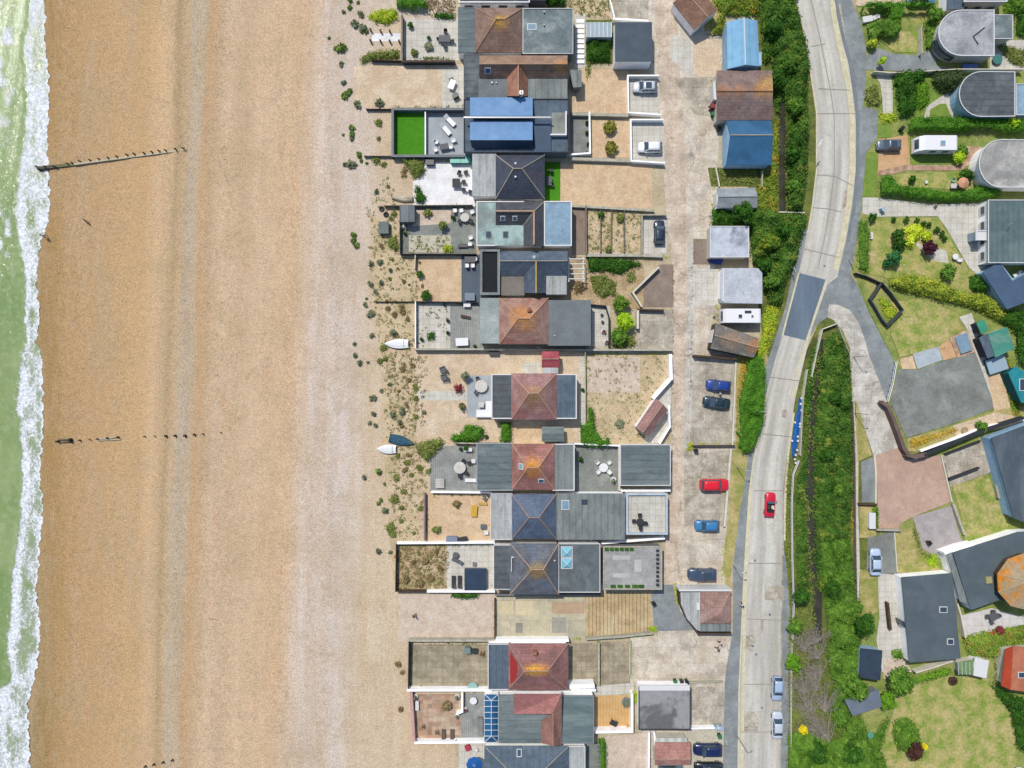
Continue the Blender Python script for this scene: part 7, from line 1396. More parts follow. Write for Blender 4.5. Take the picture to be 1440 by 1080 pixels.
put('orangepot', None, 595, 1019, 0, 'terracotta pot on left of pink paving', sc=.7); put('orangepot', None, 614, 1027, 0, 'terracotta pot above dark loungers', sc=.8); put('Lbr', lounger_fn(M('brown_sling', '6a5a50', fine=.05)), 624, 1032, 90, 'brown lounger on pink paving, left of pair', 'brown loungers on pink paving'); put('Lbr', None, 636, 1032, 90, 'brown lounger on pink paving, right of pair', 'brown loungers on pink paving'); put('redpot', None, 654, 996, 0, 'red potted plant beside grey deck')
put('owt', table_fn(1.2, .9, WHT, True), 666, 983, 0, 'oval white table on grey deck by conservatory'); put('gb', box_fn(.8, 2.8, .8, W_grey, W_grey, 'storage_box', 'box'), 675.5, 1019, 0, 'long brown grey box against conservatory'); t = parasol_fn(1.38, M('royal_blue_canvas', '1f62a8', '1a5898', fine=.04))('royal blue octagonal parasol below thick white wall'); t.location = P(668, 1067)
put('redbag', box_fn(.8, .8, .5, M('pinkred', 'c04050', fine=.08), M('pinkred', 'c04050'), 'cool_box', 'box'), 658, 1050, 20, 'red box above the blue parasol'); put('whitecube', None, 670, 1053, 30, 'white cube above the blue parasol', sc=.8)
put('bt', table_fn(1.2, .9, BLK), 862, 1014, -25, 'black table on the tan deck'); put('rock', pot_fn(.9, M('grey_rock', '8c8f8e', '7c7f7e', fine=.15), L_kale, .5, 120, 'raised_planter', 'planter'), 880, 984, 0, 'big round stone planter on tan deck corner'); put('ypot', pot_fn(.45, CAP_y, L_yel, .5), 883, 1022, 0, 'yellow potted shrub in tan deck corner')
for i, (x, y) in enumerate(((824, 169), (824, 183), (826, 199), (824, 212))): put('darkpot', None, x+1, y+5, 0, ['topmost', 'second', 'third', 'lowest'][i]+' dark pot along the white terrace parapet', 'pots along the terrace parapet', sc=1.1)
put('rat', T_d, 772, 256, 90, 'dark table on artificial lawn behind slate pyramid roof'); chairs('C_k', None, [(775, 241, 90), (776, 262, 270)], ['black chair at top of narrow artificial lawn', 'black chair at bottom of narrow artificial lawn'], 'black chairs on narrow artificial lawn')
for x, y, l, kf in ((846, 442, 'white pot in narrow potted plant yard, topmost', 'roundpot'), (847, 452, 'white pot in narrow yard, lower', 'roundpot'), (848, 466, 'red plant pot in narrow yard', 'redpot'), (852, 481, 'red plant pot at bottom of narrow yard', 'redpot'), (819, 548, 'dark pot on path behind dusky red roof', 'darkpot'), (1436, 495, 'white pot by the dark shed', 'roundpot'), (1381, 477, 'white pot on the narrow black shed step', 'roundpot')): put(kf, None, x, y, 0, l)
put('hammock', box_fn(1.6, .9, .6, FRAME, FRAME, 'storage_box', 'box'), 1218, 29, 10, 'white box among dark hedge shade, left'); put('whitecube', None, 1228, 27, 20, 'white cube in hedge shade, middle'); put('whitecube', None, 1232, 25, 0, 'white cube in hedge shade, right'); put('tramp', table_fn(1.7, 1.7, M('pool_teal', '4a8480', fine=.1), True, .5, 'paddling_pool'), 1400, 85, 0, 'round teal tub beside white roofed house'); put('bluemat', box_fn(2.4, .9, .5, flatmat('periwinkle', '6f8fd0', .5), flatmat('periwinkle', '6f8fd0', .5), 'storage_box', 'box'), 1362, 96, 0, 'long periwinkle blue box below white round roof')
t = parasol_fn(.95, M('salmon_canvas', 'dca482', 'cf9674', fine=.05), 2.1)('salmon pink parasol on hedge side lawn'); t.location = P(1346, 261); put('lt', table_fn(1.1, .8, PALET), 1338, 263, 0, 'pale table left of the salmon parasol'); put('mintc', chair_fn(flatmat('mint_chair', '8ecbb4', .5)), 1338, 255, 270, 'mint green chair above the pale table'); put('whitecube', None, 1301, 257, 30, 'white cube on lawn above long hedge', sc=.7); put('roundpot', None, 1314, 290, 0, 'white pot on drive verge')
put('gbench', box_fn(.4, 1.1, .45, W_cream, W_cream, 'garden_bench', 'bench', 'seat'), 1224, 332, 0, 'cream bench on parched lawn'); put('wt3', table_fn(1.0, 1.0, WHT, True), 1340, 362, 0, 'round white table on garden patio'); put('wc3', C_w, 1346, 366, 160, 'white chair on garden patio'); put('wc3', None, 1425, 388, 120, 'white chair in nook of L shaped roof, left'); put('wc3', None, 1432, 384, 120, 'white chair in nook of L shaped roof, right'); put('pt', table_fn(1.4, 1.3, GRYP), 1393, 865, 25, 'square grey table on white slab patio'); chairs('C_g', None, [(1386, 866, 0), (1400, 864, 180), (1394, 859, 270), (1392, 872, 90)], ['grey chair left of square patio table', 'grey chair right of square patio table', 'grey chair above square patio table', 'grey chair below square patio table'], 'grey chairs on white slab patio')
for i, (x, y) in enumerate(((1314, 480), (1324, 467), (1295, 461))): put('stepst', box_fn(.8, .8, .06, G_pavel, G_pavel, 'paving_stone', 'paving stone', 'slab'), x, y+(-2 if i == 0 else 0), 20, ['lowest', 'middle', 'upper left'][i]+' square slab on the parched lawn', 'square slabs on the lawn')
put('firepit', table_fn(1.2, 1.2, G_dry2, True, .35, 'fire_pit'), 1355, 605, 0, 'round rusty fire pit by the shingle bed'); put('tank', box_fn(.9, 2.2, .8, M('pale_green_frame', '9ab0a8', fine=.05), M('tan_lid', 'b8a888', fine=.05), 'cold_frame', 'cold frame'), 1401, 690, 12, 'pale framed box against slate roofed house'); put('pot9', pot_fn(.6, W_brown, L_brown, .3), 1337, 955, 0, 'dark brown pot on lawn below greenhouse', sc=1.3); put('gtable', table_fn(1.1, 1.0, M('teal_seat', '5aa088', fine=.1), True), 1221, 1031, 0, 'round teal table on path among shrubs'); put('wc3', None, 1429, 1080, 0, 'white chair at the bottom right lawn corner', sc=1.5)
for i, (x, y) in enumerate(((522, 44), (536, 45.5), (549, 46), (522, 59.5), (536, 60), (549, 60), (562, 60))): g = MB(); g.box(0, 0, -.1, .22, .22, .75); g.box(0, 0, .75, .3, .3, .8); o = obj('timber_post', g, W_brown); o.location = P(x, y); tagit(o, ['left', 'middle', 'right', 'left', 'second', 'third', 'right'][i]+' dark post on '+('upper' if i < 3 else 'lower')+' side of white boardwalk', 'post', 'posts along the boardwalk')
for i, (x, y) in enumerate(((537, 294), (543, 302))): g = MB(); n_ = 14
for i, (x, y, nm_) in enumerate(((537, 294, 'upper'), (543, 302, 'lower'))):
    g = MB(); g.lathe((0, 0, 0), [(.28, .02), (.42, 0), (.48, .1), (.42, .2), (.28, .18), (.26, .1), (.28, .02)], 14); o = obj('tyre', g, RUB); o.location = P(x, y); tagit(o, nm_+' old tyre lying by the small grey shed', 'tyre', 'old tyres on the shingle')
# lamp posts and poles
def lamp(px, py, h, ang, label, arm=1.0, col=None):
    t = thing('street_lamp', label, 'street lamp', P(px, py)); g = MB(); g.cyl((0, 0, 0), (0, 0, 1.2), .09, .08); g.cyl((0, 0, 1.2), (0, 0, h), .06, .045); obj('pole', g, col or LMET, t); arm *= .4; d = Vector((math.cos(ang), math.sin(ang), 0)); g = MB(); g.cyl((0, 0, h), tuple(d*arm+Vector((0, 0, h+.1))), .03); obj('arm', g, LMET, t)
    g = MB(); p = d*(arm+.2); g.box(p.x, p.y, h+.05, .4, .18, h+.16, ang, bev=.04); obj('lamp_head', g, LMET, t)
lamp(1030, 1024, 7.6, .5, 'tall street lamp on pavement near the bottom edge'); lamp(1200, 502, 4.6, 0, 'street lamp on curved concrete drive, upper'); lamp(1201, 581, 4.6, 0, 'street lamp on curved concrete drive, lower'); lamp(1057, 577, 4.5, 0, 'street lamp standing in the roadside hedge'); lamp(1036, 657, 4.2, 0, 'street lamp by verge above the red convertible'); lamp(1031, 795, 4.4, 0, 'street lamp at pavement beside navy estate car')
def sign(px, py, h, label, w_=.9, c=FRAME):
    t = thing('road_sign', label, 'sign', P(px, py)); g = MB(); g.cyl((0, 0, 0), (0, 0, h), .04); obj('post', g, LMET, t); g = MB(); g.box(0, 0, h-.5, .06, w_, h+.1, .3); obj('board', g, c, t)
sign(1110, 382, 2.2, 'small white sign on pavement at dark road patch'); sign(1193, 367, 2.0, 'cream sign post at the mouth of side road', .8, G_cream); sign(1018, 1038, 1.5, 'small sign board by the green bin', .6)
# people and dog
def person(px, py, a, label, top, legs, hair, z=0): 
    t = person_fn(top, legs, hair)(label); t.location = P(px, py, z); t.rotation_euler = (0, 0, math.radians(a)); return t
c_w = flatmat('white_shirt', 'e8e8ea', .8); c_n = flatmat('navy_cloth', '28303e', .8); c_d = flatmat('dark_cloth', '2a2a2c', .8); c_r = flatmat('rust_cloth', '8a5a48', .8); hr = flatmat('dark_hair', '2a2018', .7)
person(66, 333, 110, 'person with white top walking along the water edge', c_w, c_n, hr, -1.2); person(583, 864, 60, 'person in dark clothes walking on open pebbles', c_r, c_d, hr); person(1041, 848, 100, 'person in white top walking on the pavement', c_w, c_n, hr); person(1011, 901, 200, 'person in pale top on forecourt, upper of two', c_w, c_d, hr); person(1007, 909, 30, 'person in brown top on forecourt, lower of two', c_r, c_n, hr); person(1011, 554, 60, 'person in white standing between two parked blue cars', c_w, c_w, hr)
t = thing('dog', 'dark brown dog trotting on the sand near the sea', 'dog', P(124, 313, beachz(124)), 2.3); fur = flatmat('dark_fur', '4a3828', .9)
v = [(-.3, 0, .52), (0, 0, .5), (.25, 0, .52), (.42, 0, .68), (.56, 0, .74), (.7, 0, .7)]; r_ = [.1, .1, .13, .07, .08, .04]; e = [(0, 1), (1, 2), (2, 3), (3, 4), (4, 5)]
for x, s_, k_ in ((-.3, -1, .1), (-.3, 1, -.12), (.26, -1, .14), (.26, 1, -.1)): b = len(v); v += [(x+(-.04 if x < 0 else 0), s_*.1, .36), (x+k_*.5+(.05 if x < 0 else -.02), s_*.1, .2), (x+k_, s_*.1, .03)]; r_ += [.06, .035, .03]; e += [(0 if x < 0 else 2, b), (b, b+1), (b+1, b+2)]
b = len(v); v += [(-.45, 0, .6), (-.62, 0, .78)]; r_ += [.03, .015]; e += [(0, b), (b, b+1)]; b = len(v); v += [(.53, .06, .86), (.53, -.06, .86)]; r_ += [.02, .02]; e += [(4, b), (4, b+1)]
skinmesh('body', v, e, r_, fur, t)
# ================= vegetation =================
gr = 'hedges of the gardens'
def hedge(pts, h, label, mat=None, **k): return mass('hedge', pts, h, mat or L_hedge, label, 'hedge', R_=.7, flat=.7, edge=.4, dens=60, leaf=.11, wob=.3, group=gr, **k)
def bush(pts, h, mat, label, **k): return mass('bush', pts, h, mat, label, 'bush', **{**dict(R_=.9, flat=.3, edge=.7, dens=50, leaf=.14), **k})
def cover(pts, h, mat, label, name='ground_cover', **k): return mass(name, pts, h, mat, label, 'ground cover', kind='stuff', **{**dict(R_=1.3, flat=.12, edge=1.0, dens=46, leaf=.155, wob=.7), **k})
# west gardens
hedge([(558, 0), (600, 0), (602, 17), (580, 18), (558, 14)], 1.6, 'dense green hedge block at top of beach gardens'); bush([(518, 22), (535, 14), (558, 14), (560, 28), (545, 36), (530, 33), (518, 27)], 1.0, L_yel, 'yellow green shrub above the white boardwalk'); bush([(517, 74), (530, 72), (562, 70), (562, 84), (530, 84), (508, 92), (506, 82)], .8, L_olive, 'olive strip of shrubs below the white boardwalk'); bush([(600, 20), (620, 18), (640, 20), (640, 30), (615, 27)], .8, L_dark, 'dark shrubs along top of pale patio')
bush([(564, 226), (580, 224), (596, 226), (600, 240), (590, 252), (580, 250), (574, 238)], 1.3, L_olive, 'olive shrub at top left of white patio'); bush([(583, 262), (592, 264), (600, 278), (596, 288), (584, 287)], 1.2, L_dark, 'dark green shrub at lower left of white patio'); tree(622, 317, 8, 1.8, L_olive, 'round olive bush in grey gravel garden', 'bush', 'bush', leaf=.14); tree(601, 322 if False else 299, 7, 1.0, L_olive, 'low olive bush above pink gravel bed', 'bush', 'bush', leaf=.12)
bush([(622, 345), (636, 345), (638, 355), (624, 356)], .8, L_yel, 'yellow green shrub at foot of grey gravel garden'); bush([(546, 333), (558, 332), (562, 348), (556, 356), (546, 348)], .9, L_olive, 'olive shrub outside the grey garden fence'); tree(590, 386, 6, 1.2, L_dark, 'small dark bush at left of orange shingle', 'bush', 'bush', leaf=.12); tree(598, 415, 9, 1.5, L_dark, 'larger dark green bush at corner of orange shingle', 'bush', 'bush', leaf=.14)
bush([(600, 468), (612, 466), (613, 478), (602, 479)], .7, L_dark, 'dark little shrub on pebble patio'); tree(654, 528, 7, 2.4, L_kale, 'small grey green tree on shingle', leaf=.13); bush([(638, 540), (650, 539), (651, 552), (640, 553)], 1.4, L_red, 'dark red shrub beside the path'); bush([(652, 598), (662, 596), (668, 598), (680, 600), (681, 614), (668, 622), (640, 622), (632, 618), (636, 610), (650, 608)], 1.8, L_hedge, 'bright green shrub mass above grey deck'); hedge([(703, 593), (719, 593), (719, 621), (702, 621)], 1.6, 'square hedge block beside tan gravel square')
bush([(590, 622), (605, 618), (622, 615), (625, 624), (612, 638), (600, 650), (592, 642), (585, 632)], 1.2, L_olive, 'sprawling olive shrub left of grey deck'); bush([(636, 834), (674, 834), (674, 841), (655, 843), (634, 839)], .7, L_dark, 'dark creeper strip under the hot tub wall'); tree(642, 709, 7, .9, L_dryb, 'round dry shrub in upper orange shingle', 'bush', 'bush', leaf=.12); tree(614, 745, 8, .9, L_olive, 'round olive shrub in lower orange shingle', 'bush', 'bush', leaf=.12); tree(628, 993, 9, 1.1, L_dryb, 'brown bush on pink paving', 'bush', 'bush', leaf=.12)
bush([(575, 236), (572, 250), (566, 252), (563, 242), (568, 234)], .4, L_dryb, 'purple brown dead shrub above weathered boat')
plants('kale', L_kaleg, [(492, 11, 5), (463, 54, 3), (482, 69, 10), (473, 69, 5), (487, 132, 6), (485, 136, 7), (493, 128, 5), (495, 180, 6), (495, 190, 6), (505, 218, 6), (508, 226, 4), (516, 230, 3), (492, 1, 5), (545, 26, 5), (497, 338, 6), (501, 345, 6), (498, 331, 6), (533, 664, 7), (536, 703, 4), (532, 708, 4), (515, 420, 3)], 'bright green clump')
plants('kale', L_kale, [(508, 21, 7), (500, 36, 8), (512, 40, 8), (484, 17, 4), (480, 91, 5), (484, 116, 5), (503, 148, 7), (534, 145, 9), (495, 196, 5), (495, 232, 9), (487, 232, 5), (530, 270, 5), (559, 386 if False else 371, 1.5), (522, 371, 6), (535, 368, 6), (549, 380, 5), (520, 399, 6), (537, 398, 6), (529, 411, 5), (514, 429, 5), (521, 443, 7), (553, 467, 8), (523, 472, 5), (498, 484, 4), (500, 500, 5), (506, 510, 6), (518, 509, 3), (548, 540, 5), (536, 550, 4), (526, 560, 7), (526, 582, 6), (520, 594, 4), (528, 598, 5), (565, 577, 7), (553, 582, 6), (562, 593, 6), (512, 671, 5), (533, 775, 6), (549, 776, 4), (541, 717, 7), (597, 580, 4)], 'grey green sea kale clump')
plants('dry', L_olive, [(533, 196 if False else 174, 8), (533, 195, 5), (483, 190, 3), (530, 225, 9), (540, 232, 6), (548, 392, 4), (540, 490, 7), (573, 487, 7), (541, 505, 6), (535, 508, 6), (584, 560 if False else 545, 7), (585, 560, 6), (585, 585, 6), (560, 640, 6), (572, 650, 7), (558, 672, 7), (568, 690, 6), (556, 702, 10), (550, 740, 10), (553, 752, 8), (564, 714, 5), (564, 732, 5), (582, 750, 4), (592, 715, 6), (541, 681, 4), (578, 668, 5), (590, 658, 6), (603, 662, 6), (546, 262, 4), (555, 300, 7), (565, 300, 5), (550, 308, 5), (504, 330 if False else 4, 4), (515, 45, 6)], 'olive dry scrub clump')
plants('dry', L_dryb, [(566, 432, 5), (546, 434, 6), (556, 442, 7), (566, 440, 7), (574, 448, 5), (545, 424, 4), (536, 346, 5), (568, 395, 4), (575, 400, 3), (560, 378, 3), (552, 366, 3), (590, 370, 3), (594, 402, 4), (560, 830 if False else 780, 7), (570, 815, 8), (590, 820, 9), (605, 812, 8), (600, 790, 7), (580, 790, 6), (618, 800, 6), (615, 775, 6), (575, 640, 6), (570, 660, 6), (566, 520, 6), (575, 535, 6), (580, 515, 5), (560, 550, 4), (566, 600, 5), (572, 570, 5), (560, 935, 7), (565, 945, 5), (563, 998, 6)], 'brown withered clump')
tree(583, 749 if False else 1011, 1, .5, L_kaleg, 'tiny green tuft left of pink rendered wall', 'bush', 'bush') if False else None
def tufts(name, pts, n, mat, label, r=(.05, .2), h=.14, leaf=.09, k_=9):
    poly = [(P(*p).x, P(*p).y) for p in pts]; xs = [p[0] for p in poly]; ys = [p[1] for p in poly]
    X = rng.uniform(min(xs), max(xs), n*3); Y = rng.uniform(min(ys), max(ys), n*3); s_ = inpoly(X, Y, poly); X, Y = X[s_][:n], Y[s_][:n]
    C = []; 
    for x, y in zip(X, Y):
        rr = rng.uniform(*r)*2; m = int(k_*rr/.3)+3; a = rng.uniform(0, 6.28, m); d = rr*np.sqrt(rng.random(m)); C.append(np.stack([x+d*np.cos(a), y+d*np.sin(a), rng.uniform(.03, h, m)], 1))
    C = np.concatenate(C); N = rng.normal(size=C.shape)*.7+np.array([0, 0, 1]); N /= np.linalg.norm(N, axis=1)[:, None]
    o = leafmesh(name, C, N, leaf*rng.uniform(.6, 1.5, len(C)), mat); tagit(o, label, 'ground cover', kind='stuff')
scr = [(515, 290), (545, 240), (583, 345), (584, 470), (586, 600), (604, 690), (596, 760), (556, 764), (545, 640), (535, 500), (520, 420)]
tufts('scrub', scr, 560, L_olive, 'low olive scrub scattered over the upper beach'); tufts('scrub', [(540, 470), (586, 470), (586, 600), (600, 690), (556, 700), (548, 600)], 260, L_dryb, 'withered brown stems behind the boats', leaf=.1)
tufts('scrub', rect(559, 766, 630, 831), 220, L_dryb, 'dense brown weeds in the dry garden', leaf=.1); tufts('scrub', rect(559, 766, 630, 831), 160, L_olive, 'green weeds in the dry garden'); tufts('scrub', rect(826, 296, 902, 355), 170, L_olive, 'sparse weeds between post lines by the lane', h=.3); tufts('scrub', [(826, 500), (940, 500), (930, 545), (900, 590), (912, 620), (826, 620)], 170, L_olive, 'sparse weeds in dry garden behind red roof'); tufts('scrub', [(765, 14), (860, 28), (860, 0), (765, 0)], 200, L_olive, 'weeds at the top edge beside concrete yard'); tufts('scrub', [(588, 0), (640, 0), (640, 18), (604, 18)], 130, L_dryb, 'weeds in the pink gravel at the top edge'); tufts('scrub', rect(588, 430, 632, 488), 26, L_dryb, 'dry stems on pebble patio'); tufts('scrub', rect(578, 332, 634, 354), 60, L_olive, 'sparse stems on grey gravel bed'); tufts('scrub', rect(584, 500, 600, 600), 60, L_dryb, 'stems at edge of big shingle garden')
tree(577, 35, 5, 1.0, L_dark, 'dark leafy pot shrub in top left of pale patio', 'bush', 'bush', leaf=.12); tree(582, 73, 6, .9, L_olive, 'olive shrub in lower left of pale patio', 'bush', 'bush', leaf=.12); tree(603, 65, 8, .8, L_kale, 'grey green shrub in middle of pale patio', 'bush', 'bush', leaf=.12, dens=30); tree(603, 53, 3.5, .8, L_dark, 'tiny dark shrub above the grey green patio shrub', 'bush', 'bush', leaf=.1)
bush(rect(595, 80, 625, 84), .4, L_olive, 'low trough planting at foot of pale patio', R_=.4)

bush([(765, -6), (792, -6), (796, 8), (788, 12), (768, 10)], 1.4, L_dark, 'dark bush at top edge beside stained green roof'); bush(rect(825, 55, 858, 88), 1.5, L_dark, 'dark green planting in the bed by greenhouse'); bush([(823, 80), (832, 84), (830, 108), (824, 112)], .8, L_olive, 'olive shrub at foot of planted bed')
for x, y, l in ((858, 179, 'upper'), (859, 208, 'lower')): tree(x, y, 10.5, 1.4, leafmat('ornamental_grass', '8c8a3c', '75782e', 'a8a050', sc=2), l+' round ornamental grass on orange gravel', 'ornamental_grass', 'grass clump', leaf=.2, dens=90)
tree(873, 426, 14, 3.6, leafmat('mid_olive_green', '6b8a30', '587a26', '7f9a3c'), 'small olive green tree above the lime tree'); tree(879, 452, 15, 3.2, L_lime, 'vivid lime green tree by narrow potted yard', leaf=.17, dens=80); tree(870, 474, 14, 2.6, L_green, 'green tree below the vivid lime tree'); bush([(858, 480), (890, 470), (896, 485), (880, 490), (860, 490)], .9, L_olive, 'grey green shrubs below the green tree')
bush([(824, 362), (876, 364), (900, 368), (903, 376), (885, 378), (874, 388), (850, 382), (828, 384)], 1.1, L_dark, 'dark shrubs along stone wall below dry garden', R_=.6); bush([(828, 388), (850, 386), (866, 396), (866, 415), (846, 420), (834, 410)], .8, L_olive, 'olive scrub left of angled cream wall', R_=.6); bush([(806, 396), (820, 396), (822, 410), (808, 414)], .9, L_dryb, 'dry bush at foot of pergola'); bush([(880, 384), (892, 380), (894, 394), (884, 400)], .7, L_olive, 'olive shrub in the angle of cream wall'); tree(856, 350, 6, .9, L_olive, 'round shrub in dry lane garden, lower', 'bush', 'bush', leaf=.12); tree(872, 312 if False else 306, 7, 1, L_olive, 'round shrub in dry lane garden, upper', 'bush', 'bush', leaf=.12); tree(846, 302, 6, .9, L_dark, 'dark shrub in dry lane garden', 'bush', 'bush', leaf=.12)
hedge([(826, 572), (834, 572), (836, 600), (846, 616), (856, 614), (858, 628), (828, 629), (816, 624), (816, 596), (826, 590)], 1.6, 'bright L shaped hedge above the grey courtyard'); hedge([(841, 1036), (851, 1036), (853, 1090), (842, 1090)], 1.6, 'narrow hedge beside pale gravel square at bottom'); bush([(966, 622), (974, 622), (975, 634), (965, 634)], .8, L_yel, 'yellow green tuft by the lone dark bin'); tree(872, 590 if False else 596, 8, .6, L_kale, 'low silver bush in pebble garden', 'bush', 'bush', leaf=.1); bush([(910, 880), (924, 880), (924, 888), (912, 890)], .5, L_yel, 'yellow weeds at edge of asphalt apron'); bush([(946, 820), (952, 820), (956, 855), (951, 850)], .5, L_yel, 'yellow green strip by the curved wall')
bush([(891, 970), (898, 970), (898, 990), (891, 988)], .9, L_yel, 'small shrub between tan deck and dusty garage')
# road side thickets (uncountable growth)
cover([(1066, -20), (1118, -20), (1120, 20), (1131, 60), (1137, 90), (1133, 120), (1135, 200), (1132, 260), (1125, 300), (1104, 300), (1104, 160), (1098, 130), (1096, 160), (1088, 160), (1084, 90), (1070, 90), (1068, 20)], 2.6, L_thick, 'dense green thicket left of the road at the top', 'thicket', R_=1.5)
cover([(1000, 0), (1066, -10), (1068, 24), (1020, 24), (1016, 50), (990, 52), (1004, 40), (1012, 20)], 1.6, leafmat('gold_green_growth', '7f8f34', '567a28', 'c9a040', sc=.25), 'golden green undergrowth above sky blue shed', 'thicket')
cover([(1086, 168), (1096, 170), (1094, 230), (1092, 300), (1066, 310), (1064, 262), (1084, 240)], 1.0, leafmat('verge_gold', '8f9a38', '6f8a2e', 'c09a40', sc=.3), 'yellow green growth between garages and ditch', 'thicket'); cover(rect(1000, 236, 1070, 262), .35, L_olive, 'rough weeds below the deep blue garage', 'thicket')
cover([(1062, 292), (1096, 300), (1132, 302), (1128, 330), (1118, 370), (1108, 378), (1096, 430), (1080, 428), (1072, 400), (1070, 376), (1054, 372), (1054, 322), (1040, 316)], 2.8, L_thick, 'dense thicket between garages and road, middle', 'thicket', R_=1.5); cover([(1000, 296), (1012, 288), (1030, 300), (1060, 318), (1052, 320), (998, 318)], 1.6, L_dark, 'dark undergrowth above sooty garage', 'thicket')
cover([(1074, 430), (1098, 430), (1090, 462), (1078, 500), (1068, 505), (1062, 500), (1070, 470)], .5, L_yel, 'low yellow green verge beside the caravan', 'thicket'); tree(1047, 300, 17, 5.0, L_dark, 'dark round tree over small grey shed', leaf=.24, dens=55)
tree(1086, 395, 14, 4.0, L_green, 'green tree at right of pale grey garage', leaf=.22); tree(1082, 340, 15, 4.5, leafmat('gold_tipped', '6b8c2c', '5a7a24', 'b8a030'), 'gold tipped tree right of the sooty garage', leaf=.22)
hedge([(1050, 494), (1072, 504), (1074, 530), (1073, 560), (1072, 590), (1064, 612), (1055, 634), (1038, 636), (1034, 610), (1035, 580), (1036, 560), (1044, 530)], 2.2, 'broad clipped hedge between blue cars and road')
cover([(1046, 502), (1056, 504), (1048, 530), (1040, 560), (1036, 560), (1040, 520)], .4, L_gold, 'golden weeds left of the broad hedge', 'thicket', leaf=.15)
# stream banks
cover([(1156, 480), (1180, 462), (1194, 510), (1196, 560), (1197, 640), (1197, 700), (1193, 720), (1188, 760), (1176, 760), (1148, 760), (1146, 700), (1146, 600), (1152, 540), (1156, 500)], 1.8, L_thick, 'dense green growth on the right bank of stream', 'thicket', R_=1.2)
cover([(1134, 520), (1142, 490), (1152, 470), (1152, 500), (1144, 540), (1138, 600), (1134, 700), (1136, 800), (1140, 826), (1120, 826), (1117, 760), (1118, 680), (1128, 645), (1130, 560)], .9, L_thick, 'low growth on the left bank of stream', 'thicket', R_=.8); cover([(1107, 640), (1114, 660), (1112, 720), (1112, 850), (1108, 850), (1104, 760), (1105, 690)], .5, L_olive, 'narrow weedy strip outside the white railing', 'thicket', R_=.6, leaf=.15)
cover([(1150, 745), (1170, 752), (1192, 740), (1197, 790), (1203, 830), (1210, 850), (1204, 872), (1190, 880), (1176, 874), (1164, 880), (1158, 850), (1153, 800)], 2.0, L_green, 'bright green bank growth below the thicket', 'thicket')
cover([(1162, 878), (1178, 868), (1192, 876), (1206, 868), (1205, 900), (1210, 920), (1206, 965), (1198, 1000), (1190, 1016), (1174, 1030), (1166, 1004), (1170, 960), (1161, 930), (1164, 900)], 2.2, L_green, 'green shrub mass left of the dark ribbed shed', 'thicket'); cover([(1106, 1030), (1130, 1020), (1150, 1030), (1176, 1040), (1190, 1010), (1240, 1060), (1255, 1120), (1104, 1120)], 2.8, L_green, 'dense shrubs filling the bottom edge by road', 'thicket', R_=1.4); cover([(1190, 1005), (1212, 1010), (1222, 1040), (1250, 1000), (1238, 1060), (1210, 1050), (1196, 1030)], 1.2, L_green, 'green growth round the shrub path', 'thicket')
cover([(1118, 830), (1144, 826), (1146, 870), (1150, 940), (1162, 1000), (1166, 1030), (1130, 1024), (1110, 1030), (1107, 950), (1109, 870)], .6, L_olive, 'scrub under the bare branches by the pavement', 'thicket'); cover([(1196, 640), (1202, 560), (1203, 640), (1203, 820), (1199, 780), (1196, 700)], .3, L_gold, 'dry grass fringe right of stream bank', 'thicket', leaf=.13, R_=.5, edge=.4)
tree(1128, 838, 15, 4.0, L_dark, 'dark green tree beside white railing, upper'); tree(1120, 882, 13, 3.0, L_green, 'green tree beside railing, middle'); tree(1116, 932, 13, 2.6, leafmat('fresh_green', '6f9a2a', '5f8c24'), 'fresh green bush at kerb above pale blue car', 'bush', 'bush'); tree(1217, 880, 18, 5.0, L_dark, 'round dark green tree beside pebble yard', leaf=.22); tree(1208, 972, 18, 4.5, L_green, 'round tree hiding low blue grey shed', leaf=.22); tree(1268, 962, 22, 4.8, L_green, 'broad green tree at top left of big lawn', leaf=.22); tree(1248, 985, 15, 3, leafmat('fresh_green', '6f9a2a', '5f8c24'), 'bright bush below the broad green tree', 'bush', 'bush'); tree(1289, 1058, 15, 3.0, L_brown, 'copper brown round bush on big lawn', 'bush', 'bush', leaf=.15, dens=90); tree(1301, 1050, 5, 1.6, leafmat('yellow_flower', 'e8d820', 'd8c820'), 'small yellow shrub beside the copper bush', 'bush', 'bush', leaf=.12); tree(1130, 1026, 8, 2.8, leafmat('yellow_flower', 'e8d820', 'd8c820'), 'yellow flowering shrub above bottom thicket', 'bush', 'bush', leaf=.14)
bush([(1256, 1010), (1275, 1008), (1288, 1020), (1295, 1045), (1280, 1060), (1262, 1055), (1252, 1030)], 1.2, L_green, 'bright island bed on the big lawn'); bush([(1288, 950), (1330, 938), (1340, 944), (1300, 958), (1285, 962)], 1.1, leafmat('fresh_green', '6f9a2a', '5f8c24'), 'green border under long grey house')
bush([(1390, 958), (1400, 962), (1420, 975), (1440, 985), (1440, 1060), (1428, 1050), (1418, 1000), (1400, 978)], 1.6, L_dark, 'dark border along right edge of big lawn'); bush([(1352, 895), (1385, 886), (1440, 878), (1440, 903), (1410, 910), (1400, 925), (1385, 922), (1360, 922)], 1.1, leafmat('flower_bed_leaves', '6f9034', '8ca040', 'a85a40', sc=.35), 'mixed flower border below white slab patio'); tree(1407, 887, 8, 1.4, L_red, 'dark red shrub in mixed flower border', 'bush', 'bush', leaf=.13); bush([(1250, 914), (1268, 912), (1272, 926), (1256, 928)], 1, L_green, 'green shrub right of the dark ribbed shed')
